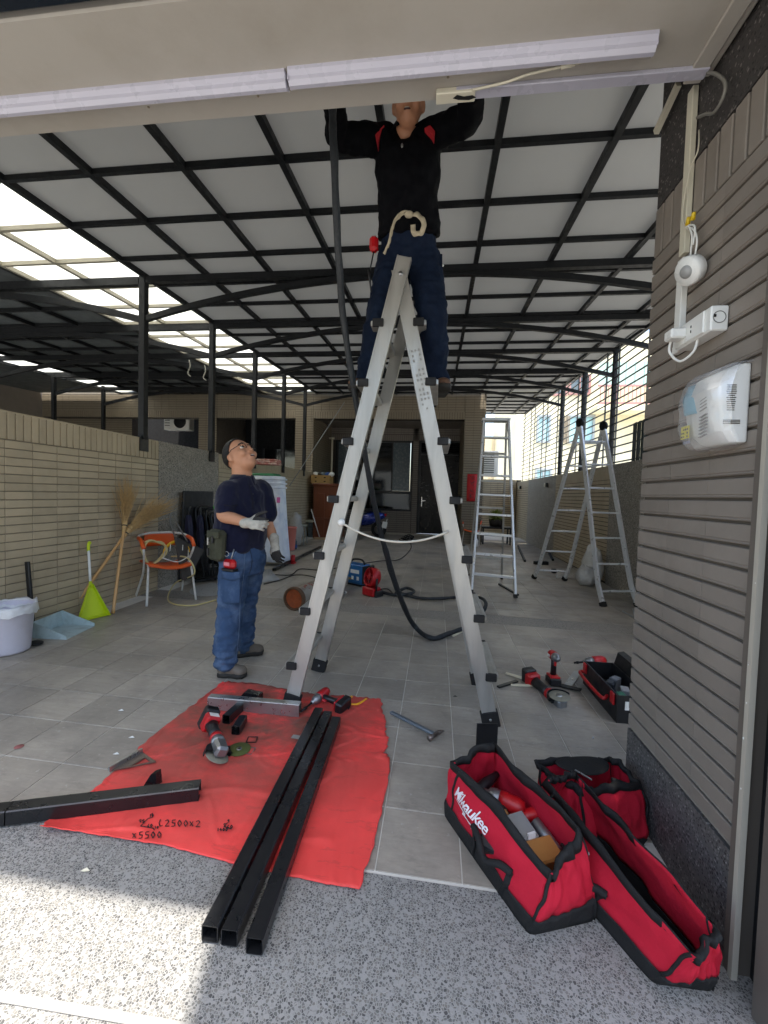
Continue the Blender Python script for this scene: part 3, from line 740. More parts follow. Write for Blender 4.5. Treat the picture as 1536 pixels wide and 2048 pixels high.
# ================================================================== buildings beyond the railing
bd = thing('yellow_building', 'pale yellow building with blue window panes beyond the railing', 'building', (7, 21, 0))
YBD = 20.0
M_YEL = mat('pale_yellow_render', '#d6d0b4', .8, var=.08, vscale=.7, dirt='#a89a72', dirt_amt=.35, dscale=.8)
bx0 = oY(1035, 800, YBD).x
mb = MB(); mb.box((bx0 + 7, YBD + 4, 4.4), (14, 8, 8.8)); mb.build('wall', M_YEL, bd)
def bwin(x0, x1, y0, y1, frame, glass, nm=2):
    p0 = oY(x0, y0, YBD); p1 = oY(x1, y1, YBD); cx, cz = (p0.x + p1.x) / 2, (p0.z + p1.z) / 2; ww, hh = p1.x - p0.x, p0.z - p1.z
    mb_ = MB(); f_ = .09
    for c, d in (((cx, YBD - .03, p0.z), (ww + f_, .1, f_)), ((cx, YBD - .03, p1.z), (ww + f_, .1, f_)), ((p0.x, YBD - .028, cz), (f_, .1, hh - f_)), ((p1.x, YBD - .028, cz), (f_, .1, hh - f_))): mb_.box(c, d)
    for k_ in range(1, nm): mb_.box((p0.x + ww * k_ / nm, YBD - .02, cz), (.06, .08, hh - f_))
    w_ = mb_.build('window', frame, bd)
    mb_ = MB(); mb_.box((cx, YBD - .004, cz), (ww, .03, hh)); mb_.build('pane', glass, w_)
M_CY = mat('pale_cyan_glass', '#98bcc0', .2, var=.1); M_REDF = mat('faded_red_frame', '#a07672', .6)
bwin(1076, 1098, 832, 884, M_ALU, M_CY, 2); bwin(1137, 1185, 832, 886, M_ALU, M_CY, 3)
bwin(1140, 1178, 752, 788, M_REDF, M_FROST, 2); bwin(1108, 1132, 765, 790, M_REDF, M_FROST, 1); bwin(1072, 1100, 938, 975, M_ALU, M_CY, 2)
wg = oY(1120, 832, YBD); wg2 = oY(1136, 886, YBD)
for k in range(7):
    mb = MB(); x = wg.x + (wg2.x - wg.x) * k / 6; mb.box((x, YBD - .08, (wg.z + wg2.z) / 2), (.04, .04, wg.z - wg2.z)); mb.build('window_bar', M_MORT, bd)
gx0 = oY(1204, 760, YBD - 1).x
p0 = oY(1204, 724, YBD - 1.0); p1 = oY(1320, 770, YBD - 1.0)
for i in range(22):
    x = p0.x + .18 * i; mb = MB(); mb.box((x, YBD - 1.0 + (.03 if i % 2 else 0), (p0.z + p1.z) / 2), (.185, .03, p0.z - p1.z)); mb.build('green_sheet', mat('pale_green_sheet', '#9fb8ad', .5, var=.1), bd)
mb = MB(); mb.box((p0.x + 2, YBD - 1.0, p1.z - .75), (4.2, .06, .08)); mb.box((p0.x + 2, YBD - 1.0, p1.z - .02), (4.2, .06, .08)); mb.build('balcony_rail', M_REDF, bd)
for i in range(26):
    mb = MB(); mb.box((p0.x + .16 * i, YBD - 1.0, p1.z - .38), (.03, .03, .7)); mb.build('baluster', M_REDF, bd)
mb = MB(); mb.box((p0.x + 2, YBD - .5, p1.z - .95), (4.2, 1.1, .2)); mb.build('balcony_floor', M_YEL, bd)
oh = oY(1010, 900, 26).x
cb = thing('cream_building', 'cream building with orange eaves farther behind the railing', 'building', (6, 28, 0))
mb = MB(); mb.box((oY(1022, 900, 27).x + .2, 30, 2.6), (4.2, 6, 5.2)); mb.build('wall', mat('cream_render', '#cdbf9f', .85, var=.1), cb)
e0 = oY(1015, 918, 26.5); mb = MB(); mb.box((e0.x + .6, 26.6, e0.z), (3.2, .6, .12)); mb.box((e0.x + .6, 26.5, e0.z - .25), (3.2, .6, .08)); mb.build('eaves', mat('orange_eaves', '#c4703c', .7), cb)
mb = MB(); mb.box((e0.x + .4, 26.9, e0.z - 1.4), (1.0, .2, 1.2)); mb.build('window', M_FROST, cb)
# street side behind the camera: a plain row that bounces light and shows in reflections
hr = thing('opposite_house', 'plain pale house on the far side of the street', 'house', (0, -16, 0))
mb = MB(); mb.box((0, -17, 3), (26, 4, 6)); mb.build('wall', mat('pale_grey_render', '#b8b4a8', .85, var=.1), hr)
for k in range(6):
    mb = MB(); mb.box((-10 + 4 * k, -14.97, 2.2), (1.6, .06, 1.5)); mb.build('window', M_DGLASS, hr)
# ================================================================== materials of the work things
M_LAD = mat('brushed_aluminium', '#b4b2ab', .4, .55, var=.08, vscale=9, stretch=(1, 1, .12), bump=.05, bscale=220, dirt='#7d7a72', dirt_amt=.6, dscale=6)
M_LAD2 = mat('bright_aluminium', '#dcdedf', .35, .4, var=.06, vscale=8)
M_RUB = mat('black_rubber', '#131313', .7, var=.2)
M_BLK = mat('black_plastic', '#17181a', .45, var=.2)
M_TRED = mat('red_tool_plastic', '#b3141b', .4, var=.1, dirt='#4a1012', dirt_amt=.4, dscale=30)
M_TGREY = mat('cast_grey_metal', '#8d8f90', .4, .8, var=.15, vscale=20)
M_STL = mat('bare_steel', '#a9aaa8', .35, .9, var=.15, vscale=14)
M_WOODS = mat('pale_wood_strip', '#d9cfb3', .7, var=.1, vscale=20)
M_TUBE = mat('black_coated_steel_tube', '#1a1b1d', .3, .1, var=.15, vscale=6, rrough=.06)
# ================================================================== big double ladder
A = fl(584, 1410); B = fl(986, 1464); yN = (A.y + B.y) / 2
apex = oY(803, 530, yN + .02)
lad = thing('step_ladder', 'tall scuffed aluminium double ladder the worker stands on', 'ladder', ((A.x + B.x) / 2, yN + .25, fz(-.2, 2.7)))
DY = .53
def rail(a, b, wx=.082, wy=.03, mt_=None, nm='rail', par=None):
    mb_ = MB(); a = Vector(a); b = Vector(b); d = (b - a).normalized(); y = Vector((0, 1, 0)); x = d.cross(y).normalized(); z = x.cross(d) * -1
    Mx = basis(x, z, d)
    mb_.box((a + b) / 2, (wx, wy, (b - a).length), Mx, ch=.003)
    # raised lips along the profile
    for s_ in (-1, 1): mb_.box((a + b) / 2 + x * s_ * (wx / 2 - .004) - z * 0, (.008, wy + .006, (b - a).length - .002), Mx)
    return mb_.build(nm, mt_ or M_LAD, par or lad)
tops = {}
for side, foot in (('L', A), ('R', B)):
    s_ = -1 if side == 'L' else 1
    for dep in (0, 1):
        y = yN + dep * DY + (.0 if side == 'L' else .034)
        base = Vector((foot.x + (0.02 * -s_ if dep else 0), y, fz(foot.x, y)))
        top = Vector((apex.x - s_ * .018 + (0.0), y + .0, apex.z + (.03 if side == 'L' else -.02)))
        rr = rail(base + (top - base) * .022, top)
        tops[side, dep] = (base, top)
        d = (top - base).normalized(); x = d.cross(Vector((0, 1, 0))).normalized()
        mb = MB(); mb.box(base + d * .045, (.102, .045, .09), basis(x, Vector((0, 1, 0)), d), ch=.004); mb.build('foot_cap', M_RUB, lad)
        mb = MB(); mb.cyl(base + d * .05 - Vector((0, .03, 0)), base + d * .05 - Vector((0, .02, 0)), .007, n=8); mb.build('bolt', M_STL, lad)
for side in ('L', 'R'):
    s_ = -1 if side == 'L' else 1
    b0, t0 = tops[side, 0]; b1, t1 = tops[side, 1]; L = (t0 - b0).length; d = (t0 - b0).normalized()
    x = Vector((s_ * abs(d.z), 0, -s_ * d.x * s_ * s_)); x = Vector((0, 1, 0)).cross(d).normalized(); x = x if x.x * s_ > 0 else -x
    for k in range(7):
        h = .25 + .335 * k + (0.03 if side == 'R' else 0)
        if b0.z + h > t0.z - .12: continue
        p = b0 + d * (h / d.z); q_ = p + Vector((0, DY, 0))
        off = x * .052 + Vector((0, 0, 0))
        mb = MB(); mb.box((p + q_) / 2 + off, (.085, DY + .02, .032), rot('Y', 0), ch=.004)
        for g in range(3): mb.box((p + q_) / 2 + off + Vector((-.026 + .026 * g, 0, .0175)), (.012, DY, .004))
        tr = mb.build('tread', M_LAD, lad)
        for e in (p, q_):
            yy = -.018 if e is p else .018
            mb = MB(); mb.box(e + off + Vector((0, yy, 0)), (.062, .022, .044), ch=.004); mb.build('tread_cap', M_RUB, tr)
pv_ = MB(); pv_.cyl((apex.x, yN - .03, apex.z - .07), (apex.x, yN + DY + .06, apex.z - .07), .012); pv_.build('pivot', M_STL, lad)
# scuffed marking stencilled on the right rail
b0, t0 = tops['R', 0]; d = (t0 - b0).normalized(); x = Vector((0, 1, 0)).cross(d).normalized(); x = x if x.x > 0 else -x
mid = oY(857, 765, yN + .0); mid = b0 + d * ((mid.z - b0.z) / d.z)
st = MB(); random.seed(11)
for row in range(3):
    for k in range(13):
        if random.random() < .25: continue
        c = mid + d * (.19 - .028 * k) + x * (.022 - .02 * row) + Vector((0, -.0185, 0)); st.box(c, (.010, .001, .016 * random.uniform(.6, 1)), basis(x, Vector((0, 1, 0)), d))
stuff(st.build('stencil_marks', mat('faded_ink', '#918f89', .7), lad))
# retaining cord across the ladder
p0 = tops['L', 0][0]; dL = (tops['L', 0][1] - p0); pa = p0 + dL * .43; pb = b0 + (t0 - b0) * .43
c0, c1 = pa + Vector((.03, -.03, 0)), pb + Vector((-.02, -.03, 0))
lo = oY(800, 1090, yN - .03)
cd = MB(); cd.tube([c0.lerp(c1, k / 24) + Vector((0, 0, -4 * (min(c0.z, c1.z) - lo.z) * (k / 24) * (1 - k / 24))) for k in range(25)], .0065, 8); cd.build('safety_cord', mat('white_cord', '#cfcabb', .8), lad)
mb = MB(); mb.ell(c0, (.022, .02, .022)); mb.build('cord_knob', M_WHITE, lad)
# ================================================================== second ladder: stepladder
def P(*a): return Vector(a)
l2 = thing('step_ladder', 'silver stepladder with wide treads standing behind the right rail', 'ladder', (.8, 6.1, fz(.8, 6.1)))
fR = fl(1031, 1196); fL = fl(941, 1188); fL.y = fR.y + .1; fL.x = fR.x - .56; fL.z = fz(fL.x, fL.y)
tR = oY(1017, 840, fR.y + .52); tL = oY(968, 839, fR.y + .56)
for a, b in ((fR, tR), (fL, tL)):
    mb = MB(); mb.bar(a + (b - a) * .012, b, .028, .075, up=(0, -1, .3), ch=.003); mb.build('rail', M_LAD2, l2)
    mb = MB(); mb.bar(a, a + (b - a) * .02, .04, .095, up=(0, -1, .3)); mb.build('foot_cap', M_RUB, l2)
for k in range(8):
    s_ = .107 + .112 * k; a = fL.lerp(tL, s_); b = fR.lerp(tR, s_)
    mb = MB(); mb.bar(a, b, .085, .028, ch=.004); mb.build('tread', M_LAD2, l2)
gR = fl(1003, 1158); gL = P(gR.x - .52, gR.y + .08, fz(gR.x - .5, gR.y))
uR, uL = tR + P(-.01, .1, -.03), tL + P(.01, .1, -.03)
for a, b in ((gR, uR), (gL, uL)):
    mb = MB(); mb.bar(a, b, .024, .05, up=(0, -1, .3), ch=.003); mb.build('rear_leg', M_LAD, l2)
    mb = MB(); mb.bar(a, a + (b - a) * .02, .034, .06, up=(0, -1, .3)); mb.build('foot_cap', M_RUB, l2)
for k in range(5):
    s_ = .14 + .17 * k; mb = MB(); mb.bar(gL.lerp(uL, s_), gR.lerp(uR, s_), .03, .03); mb.build('rear_bar', M_LAD, l2)
mb = MB(); mb.box((tL + tR) / 2 + P(0, .05, .0), ((tR - tL).length + .05, .2, .04), ch=.006); mb.build('top_plate', M_LAD2, l2)
for a, b, g, u_ in ((fL, tL, gL, uL), (fR, tR, gR, uR)):
    mb = MB(); mb.bar(a.lerp(b, .5), g.lerp(u_, .5), .02, .006); mb.build('spreader', M_LAD, l2)
mb = MB(); q = fl(1000, 1165, 0); mb.bar(fl(998, 1168, .012), fl(1036, 1190, .012), .03, .02); mb.build('brace', M_STEEL, l2)
# ================================================================== third ladder: folding ladder with flared feet
l3 = thing('folding_ladder', 'folding aluminium ladder with flared feet by the right wall', 'ladder', (2.1, 6.3, .04))
f3 = fl(1207, 1214); f4 = P(f3.x + .46, f3.y + .12, 0); f4.z = fz(f4.x, f4.y)
f1 = fl(1067, 1157); f2 = fl(1128, 1161)
hl = oY(1160, 846, (f3.y + f1.y) / 2); hr_ = oY(1207, 852, (f4.y + f2.y) / 2)
def flared(foot, top, outw):
    k1 = foot.lerp(top, .16); base = foot; k1 = k1 - outw * .05
    k0 = foot.lerp(k1, .9)
    return [base, foot.lerp(k1, .55) + outw * -.015, k1, k1.lerp(top, .5), top]
ow = (f3 - f1); ow.z = 0; ow.normalize()
FR = []
for foot, top, o_ in ((f3, hl, ow), (f4, hr_, ow), (f1, hl, -ow), (f2, hr_, -ow)):
    pts = flared(foot, top, o_); mb = MB(); pp_ = bez(pts, 6)
    rings = []
    for i in range(len(pp_)):
        t = (pp_[min(i + 1, len(pp_) - 1)] - pp_[max(i - 1, 0)]).normalized(); x = P(.93, .35, 0); x = (x - t * x.dot(t)).normalized(); y = t.cross(x)
        rings.append([pp_[i] + x * sx * .013 + y * sy * .032 for sx, sy in ((-1, -1), (1, -1), (1, 1), (-1, 1))])
    mb.loft(rings); mb.build('rail', M_LAD2, l3); FR.append(pts)
    mb = MB(); t = (pts[1] - pts[0]).normalized(); mb.bar(pts[0], pts[0] + t * .06, .045, .08, up=(-.35, .93, 0)); mb.build('foot_cap', M_RUB, l3)
def along(pts, s_): 
    pp_ = bez(pts, 8); return pp_[min(len(pp_) - 1, int(s_ * (len(pp_) - 1)))]
for (a, b) in ((0, 1), (2, 3)):
    for k in range(7):
        z = .17 + .33 * k
        def atz(pts):
            pp_ = bez(pts, 12)
            for i in range(len(pp_) - 1):
                if pp_[i].z <= z + .04 <= pp_[i + 1].z: return pp_[i].lerp(pp_[i + 1], (z + .04 - pp_[i].z) / (pp_[i + 1].z - pp_[i].z))
            return pp_[-1]
        mb = MB(); mb.bar(atz(FR[a]), atz(FR[b]), .03, .024, ch=.004); mb.build('rung', M_LAD2, l3)
for h in (hl, hr_):
    mb = MB(); mb.lathe([(.0, -.022), (.062, -.022), (.07, -.012), (.07, .012), (.062, .022), (0, .022)], h, basis(P(0, -.3, 1).normalized(), P(-.35, .93, .28).normalized().cross(P(.93, .35, 0)).normalized() * 0 + P(-.35, .9, .27).normalized(), P(.93, .35, 0).normalized()), 18, cap=False); mb.build('hinge', M_STEEL, l3)
# ================================================================== red work mat
def px_lerp(pts, s_):
    n_ = len(pts) - 1; i = min(int(s_ * n_), n_ - 1); f_ = s_ * n_ - i; return Vector((pts[i][0] + (pts[i + 1][0] - pts[i][0]) * f_, pts[i][1] + (pts[i + 1][1] - pts[i][1]) * f_))
ml = [(445, 1363), (408, 1392), (370, 1422), (332, 1450), (296, 1479), (262, 1510), (224, 1546), (186, 1580), (148, 1606), (112, 1630), (80, 1651)]
mr = [(762, 1398), (764, 1420), (772, 1440), (770, 1462), (777, 1480), (774, 1494), (768, 1504), (780, 1516), (777, 1560), (763, 1622), (746, 1694), (719, 1778)]
mt_top = [(445, 1363), (510, 1366), (590, 1382), (640, 1390), (700, 1392), (762, 1398)]
mt_bot = [(80, 1651), (160, 1664), (250, 1678), (330, 1690), (410, 1712), (490, 1733), (570, 1750), (650, 1767), (719, 1778)]
def mat_pt(u, v):
    l_, r_, t_, b_ = px_lerp(ml, v), px_lerp(mr, v), px_lerp(mt_top, u), px_lerp(mt_bot, u)
    c = Vector((ml[0][0], ml[0][1])) * (1 - u) * (1 - v) + Vector(mr[0]) * u * (1 - v) + Vector(ml[-1]) * (1 - u) * v + Vector(mr[-1]) * u * v
    p = l_ * (1 - u) + r_ * u + t_ * (1 - v) + b_ * v - c
    e = min(u, 1 - u, v, 1 - v)
    jag = (noise.noise(Vector((u * 37, v * 37, 0))) * 5 if e < .02 else 0)
    p = p + Vector((jag if min(u, 1 - u) < .02 else 0, jag * .6 if min(v, 1 - v) < .02 else 0))
    h = .005 + .004 * (noise.noise(Vector((u * 5, v * 6, 1))) + .5) + .003 * noise.noise(Vector((u * 19, v * 17, 4))) + .006 * max(0, 1 - abs(noise.noise(Vector((u * 3.3 + v, v * 4, 7)))) * 14) + .004 * max(0, 1 - abs(noise.noise(Vector((u * 7, v * 3 - u, 17)))) * 16)
    if v > .93 and u < .12: h += .03 * (1 - u / .12) * (v - .93) / .07
    h += .004 * max(0, 1 - e / .03) * (noise.noise(Vector((u * 11, v * 11, 9))) + .4)
    return fl(p.x, p.y, max(.003, h))
def redmat():
    mt, t, b, out = nodes_of('dusty_red_vinyl'); v = wcoords(t)
    n1 = noise_t(t, v, 1.6, 4); c = mixc(t, n1, lin('#e8423f'), lin('#f5534e'))
    d1 = noise_t(t, wcoords(t, (1, 1.6, 1)), 2.3, 9, .68); f1 = ramp(t, d1, [(.37, 0.0), (.47, .6), (.57, .95)])
    # dust gathers where the grinding was done: towards the upper left of the mat
    g = t.nodes.new('ShaderNodeNewGeometry'); sx = t.nodes.new('ShaderNodeVectorMath'); sx.operation = 'DISTANCE'; sx.inputs[1].default_value = (-1.0, 2.3, .05); t.links.new(g.outputs['Position'], sx.inputs[0])
    wgt = ramp(t, sx.outputs['Value'], [(.25, 1.0), (.95, .12)]); f2 = mixc(t, 1.0, f1, wgt, 'MULTIPLY')
    c = mixc(t, f2, c, lin('#5f4d40'))
    cr = ramp(t, noise_t(t, wcoords(t, (.5, 2.2, 1)), 9, 6, .7), [(.57, 0.0), (.62, .28), (.66, 0.0)]); c = mixc(t, cr, c, lin('#8c4038'))
    t.links.new(c, b.inputs['Base Color']); b.inputs['Roughness'].default_value = .55; b.inputs['Specular IOR Level'].default_value = .3
    bumpn(t, b, noise_t(t, v, 14, 6, .6), .35, .006); return mt
mm = MB(); mm.sheet(mat_pt, 110, 110)
rm = one(mm, 'work_mat', redmat(), 'bright red dusty vinyl sheet spread on the tiles under the tubes', 'mat', solid=.002)
M_INK = mat('black_marker_ink', '#1a0d0d', .8)
def ink(strokes, par):
    mb_ = MB()
    for s_ in strokes:
        pts = [fl(x, y, .0155) for x, y in s_]
        for a, b in zip(pts, pts[1:]): mb_.bar(a, b, .0035, .0008)
    return stuff(mb_.build('handwriting', M_INK, par))
def scribble(txt, x, y, h, sl=0.0):
    """hand-drawn digits as strokes in the mat's plane, x,y = upper left pixel"""
    G = {'1': [[(.5, 0), (.4, 1)]], '2': [[(0, .2), (.5, 0), (.7, .3), (0, 1), (.8, .95)]], '5': [[(.8, 0), (.2, .05), (.15, .45), (.7, .5), (.6, .95), (0, 1)]], '0': [[(.4, 0), (.05, .5), (.35, 1), (.75, .5), (.4, 0)]], 'x': [[(0, .2), (.6, .9)], [(.6, .2), (0, .9)]], '9': [[(.6, .4), (.1, .35), (.3, 0), (.65, .1), (.5, 1)]], '4': [[(.5, 0), (0, .6), (.8, .6)], [(.55, .35), (.45, 1)]], '6': [[(.6, 0), (.1, .6), (.4, 1), (.6, .7), (.1, .65)]], 'L': [[(.3, 0), (0, .5), (.2, 1), (.7, .9)]], '7': [[(0, 0), (.7, .05), (.3, 1)]]}
    out = []
    for ch in txt:
        if ch in G:
            for st_ in G[ch]: out.append([(x + a * h * .8, y + b * h + sl * (a * h)) for a, b in st_])
        x += h * (.95 if ch != ' ' else .6); y += sl * h
    return out
ink(scribble('L2500x2', 318, 1639, 13, .02) + scribble('x5500', 265, 1664, 13, -.02) + [[(306, 1634), (296, 1637), (281, 1652), (306, 1656), (309, 1660)], [(301, 1629), (306, 1626)], [(281, 1643), (278, 1641)]] + scribble('10', 299, 1628, 5) + scribble('75', 279, 1639, 6) + scribble('60', 295, 1648, 6) + scribble('10', 309, 1652, 5), rm)
ink([[(455, 1645), (448, 1653), (463, 1658)]] + scribble('5', 447, 1647, 7) + scribble('60', 454, 1650, 7) + scribble('1400', 434, 1656, 6) + scribble('9', 455, 1639, 6), rm)
# ================================================================== square tubes
def hollow(a, b, wx, wz, t=.003, material=None, nm='square_tube', label='', cat='tube', group=None, inner=None, twist=0):
    a = Vector(a); b = Vector(b); d = (b - a).normalized(); up = Vector((0, 0, 1)); x = d.cross(up).normalized(); z = x.cross(d)
    if twist: qn = Quaternion(d, twist); x = qn @ x; z = qn @ z
    def ring(p, k): return [p + x * sx * (wx / 2 - k) + z * sz * (wz / 2 - k) for sx, sz in ((-1, -1), (1, -1), (1, 1), (-1, 1))]
    def rr(p, k, r=.004):
        o_ = []
        for (sx, sz), (ax, az) in zip(((-1, -1), (1, -1), (1, 1), (-1, 1)), ((0, 1), (-1, 0), (0, -1), (1, 0))):
            cx, cz = sx * (wx / 2 - k), sz * (wz / 2 - k)
            if sx * sz > 0: o_ += [p + x * cx + z * (cz - sz * r), p + x * (cx - sx * r) + z * cz]
            else: o_ += [p + x * (cx - sx * r) + z * cz, p + x * cx + z * (cz - sz * r)]
        return o_
    mb_ = MB(); mb_.loft([rr(a, 0), rr(b, 0), rr(b, t, .002), rr(a, t, .002)], cap=False, closed=True)
    return one(mb_, nm, material or M_TUBE, label, cat, group)
W = .05
tubes = [((419, 1889), (637, 1436), 'long black square steel tube at the left of the row of three on the mat'), ((458, 1897), (655, 1443), 'long black square steel tube in the middle of the row of three'), ((508, 1914), (672, 1455), 'long black square steel tube lying apart at the right of the row of three')]
for (n0, n1, lb) in tubes:
    a = fl(*n0); b = fl(*n1); hollow(a + P(0, 0, W / 2 + .006), b + P(0, 0, W / 2 + .012), W, W, label=lb, group='row of black tubes')
a = fl(392, 1606); b = fl(6, 1656); d = (b - a).normalized()
hollow(a + P(0, .028, .036), b + P(0, .028, .036), .062, .058, label='thick black square tube lying at the left over the mat corner', cat='tube')
hollow(b + d * .004 + P(0, .028, .036), b + d * .9 + P(0, .028, .036), .062, .058, label='black tube end joined on at the left edge of the picture', cat='tube')
a = fl(414, 1421); b = fl(597, 1437)
hollow(a + P(0, .025, .042), b + P(0, .025, .042), .05, .075, .003, M_STL, label='bare silver rectangular tube offcut lying across the mat', nm='rectangular_tube')
for (n0, n1, h, lb) in (((452, 1452), (482, 1424), .05, 'short black square tube offcut beside the silver tube'), ((471, 1474), (486, 1450), .045, 'shortest black tube offcut with its bright open end toward the camera')):
    hollow(fl(*n0) + P(0, 0, h / 2 + .012), fl(*n1) + P(0, 0, h / 2 + .012), .045, h, .003, label=lb)
mb = MB(); p = fl(497, 1405); mb.prism([P(p.x - .07, p.y, p.z + .012), P(p.x + .07, p.y - .01, p.z + .012), P(p.x + .07, p.y - .01, p.z + .055), P(p.x - .03, p.y, p.z + .06)], (0, 0, 0), (.005, .05, 0)); one(mb, 'tube_offcut', M_TUBE, 'mitred black tube offcut behind the silver tube', 'offcut')
mb = MB(); p = fl(292, 1585); mb.prism([P(p.x - .02, p.y, p.z + .014), P(p.x + .035, p.y + .02, p.z + .016), P(p.x + .03, p.y + .02, p.z + .075), P(p.x + .01, p.y + .015, p.z + .07)], (0, 0, 0), (.004, .03, .0)); one(mb, 'cut_piece', M_TUBE, 'small pointed black offcut behind the thick left tube', 'offcut')
# cutting disc, square washers, square end plates
p = fl(478, 1499, .012); mb = MB(); mb.lathe([(.008, 0), (.056, 0), (.057, .002), (.056, .004), (.008, .004)], p, n=32, cap=False); cdsc = one(mb, 'cutting_disc', mat('olive_abrasive', '#4d5525', .85, var=.2, vscale=80), 'olive green cutting disc lying flat beside the grinder', 'disc')
mb = MB(); mb.lathe([(.006, .004), (.014, .004), (.014, .006), (.006, .006)], p, n=16, cap=False); mb.build('hub_ring', M_STL, cdsc)
def frame_sq(px, py, w_, t_, lb, mtl, ang=.1):
    p = fl(px, py, .012); mb_ = MB(); Mz = rot('Z', ang)
    for sx, sy, lx, ly in ((0, 1, w_, t_), (0, -1, w_, t_), (1, 0, t_, w_ - 2 * t_), (-1, 0, t_, w_ - 2 * t_)):
        o_ = Mz @ Vector((sx * (w_ - t_) / 2, sy * (w_ - t_) / 2, 0)); mb_.box(p + o_, (lx, ly, .003), Mz)
    one(mb_, 'cut_ring', mtl, lb, 'offcut')
frame_sq(504, 1479, .052, .004, 'thin square tube slice between the offcuts and the tubes', M_STEEL, .2)
frame_sq(497, 1501, .055, .003, 'thin square slice half under the green disc', M_STL, .0)
mb = MB(); p = fl(593, 1474, .012); mb.box(p, (.05, .03, .003), rot('Z', -.1)); one(mb, 'steel_scrap', M_STL, 'small steel scrap by the left edge of the tubes', 'scrap')
# carpenter's triangle
ts = [fl(218, 1544, .012), fl(284, 1506, .012), fl(312, 1525, .012)]
tri_in = [sum(ts, Vector()) / 3 + (p - sum(ts, Vector()) / 3) * .45 + P(.03, .002, 0) for p in ts]
mb = MB(); mb.loft([[*[p + P(0, 0, 0) for p in ts]], [p + P(0, 0, .006) for p in ts], [p + P(0, 0, .006) for p in tri_in], [p for p in tri_in]], cap=False, closed=True); sq = one(mb, 'set_square', mat('brown_steel', '#6d6156', .45, .5), 'triangular steel set square on the left edge of the mat', 'set square')
mb = MB(); mb.bar(ts[0] + P(0, 0, .012), ts[1] + P(0, 0, .012), .012, .024); mb.build('fence', M_STL, sq)
# ================================================================== power tools
def orient(px0, px1, dz=0.0):
    a = fl(*px0, dz); b = fl(*px1, dz); d = (b - a); d.z = 0; L = d.length; d.normalize(); return a, d, Vector((-d.y, d.x, 0)), L
def battery(mb_red, mb_blk, c, x, y, z, s_=1.0):
    Mx = basis(x, y, z); mb_blk.box(c, (.075 * s_, .118 * s_, .058 * s_), Mx, ch=.006); mb_red.box(c + z * .034 * s_, (.07 * s_, .1 * s_, .014 * s_), Mx, ch=.004)
def driver(name, label, o, ax, up, s_=1.0, bit=.1, group=None):
    """impact driver: ax = along the barrel to the bit, up = from handle foot to barrel; o = middle of the barrel"""
    t = thing(name, label, 'power tool', o, group); side = ax.cross(up).normalized(); Mx = basis(side, ax, up)
    mb_ = MB()
    prof = [(.0, -.075), (.024, -.07), (.031, -.05), (.032, .0), (.03, .02)]
    mb_.lathe([(r * s_, z * s_) for r, z in prof], o, basis(side, up * -1, ax), 18); mb_.build('motor_housing', M_TRED, t)
    mb_ = MB(); mb_.lathe([(r * s_, z * s_) for r, z in [(.03, .018), (.029, .04), (.022, .062), (.014, .066), (.013, .085), (.0, .086)]], o, basis(side, up * -1, ax), 18); mb_.build('gear_nose', M_TGREY, t)
    mb_ = MB(); mb_.tube([o - up * .02 * s_, o - up * .06 * s_ - ax * .008 * s_, o - up * .13 * s_ - ax * .016 * s_], [.021 * s_, .018 * s_, .02 * s_], 12); mb_.build('grip', M_BLK, t)
    mb_ = MB(); mb_.box(o - up * .045 * s_ + ax * .022 * s_, (.014 * s_, .018 * s_, .032 * s_), Mx, ch=.004); mb_.build('trigger', M_TRED, t)
    r_, k_ = MB(), MB(); c = o - up * .165 * s_ - ax * .012 * s_; k_.box(c, (.076 * s_, .115 * s_, .05 * s_), Mx, ch=.008 * s_); r_.box(c + up * .03 * s_, (.066 * s_, .1 * s_, .016 * s_), Mx, ch=.005)
    bt = k_.build('battery', M_BLK, t); r_.build('battery_mount', M_TRED, bt)
    if bit:
        mb_ = MB(); mb_.cyl(o + ax * .08 * s_, o + ax * (.08 + bit) * s_, .0065 * s_, n=8); mb_.cyl(o + ax * (.08 + bit * .55) * s_, o + ax * (.08 + bit * .75) * s_, .0095 * s_, n=8); mb_.build('bit', M_STEEL, t)
    mb_ = MB(); mb_.box(o + side * .0315 * s_ - ax * .02 * s_, (.002, .05 * s_, .016 * s_), Mx); mb_.build('name_plate', M_WHITE, t)
    return t
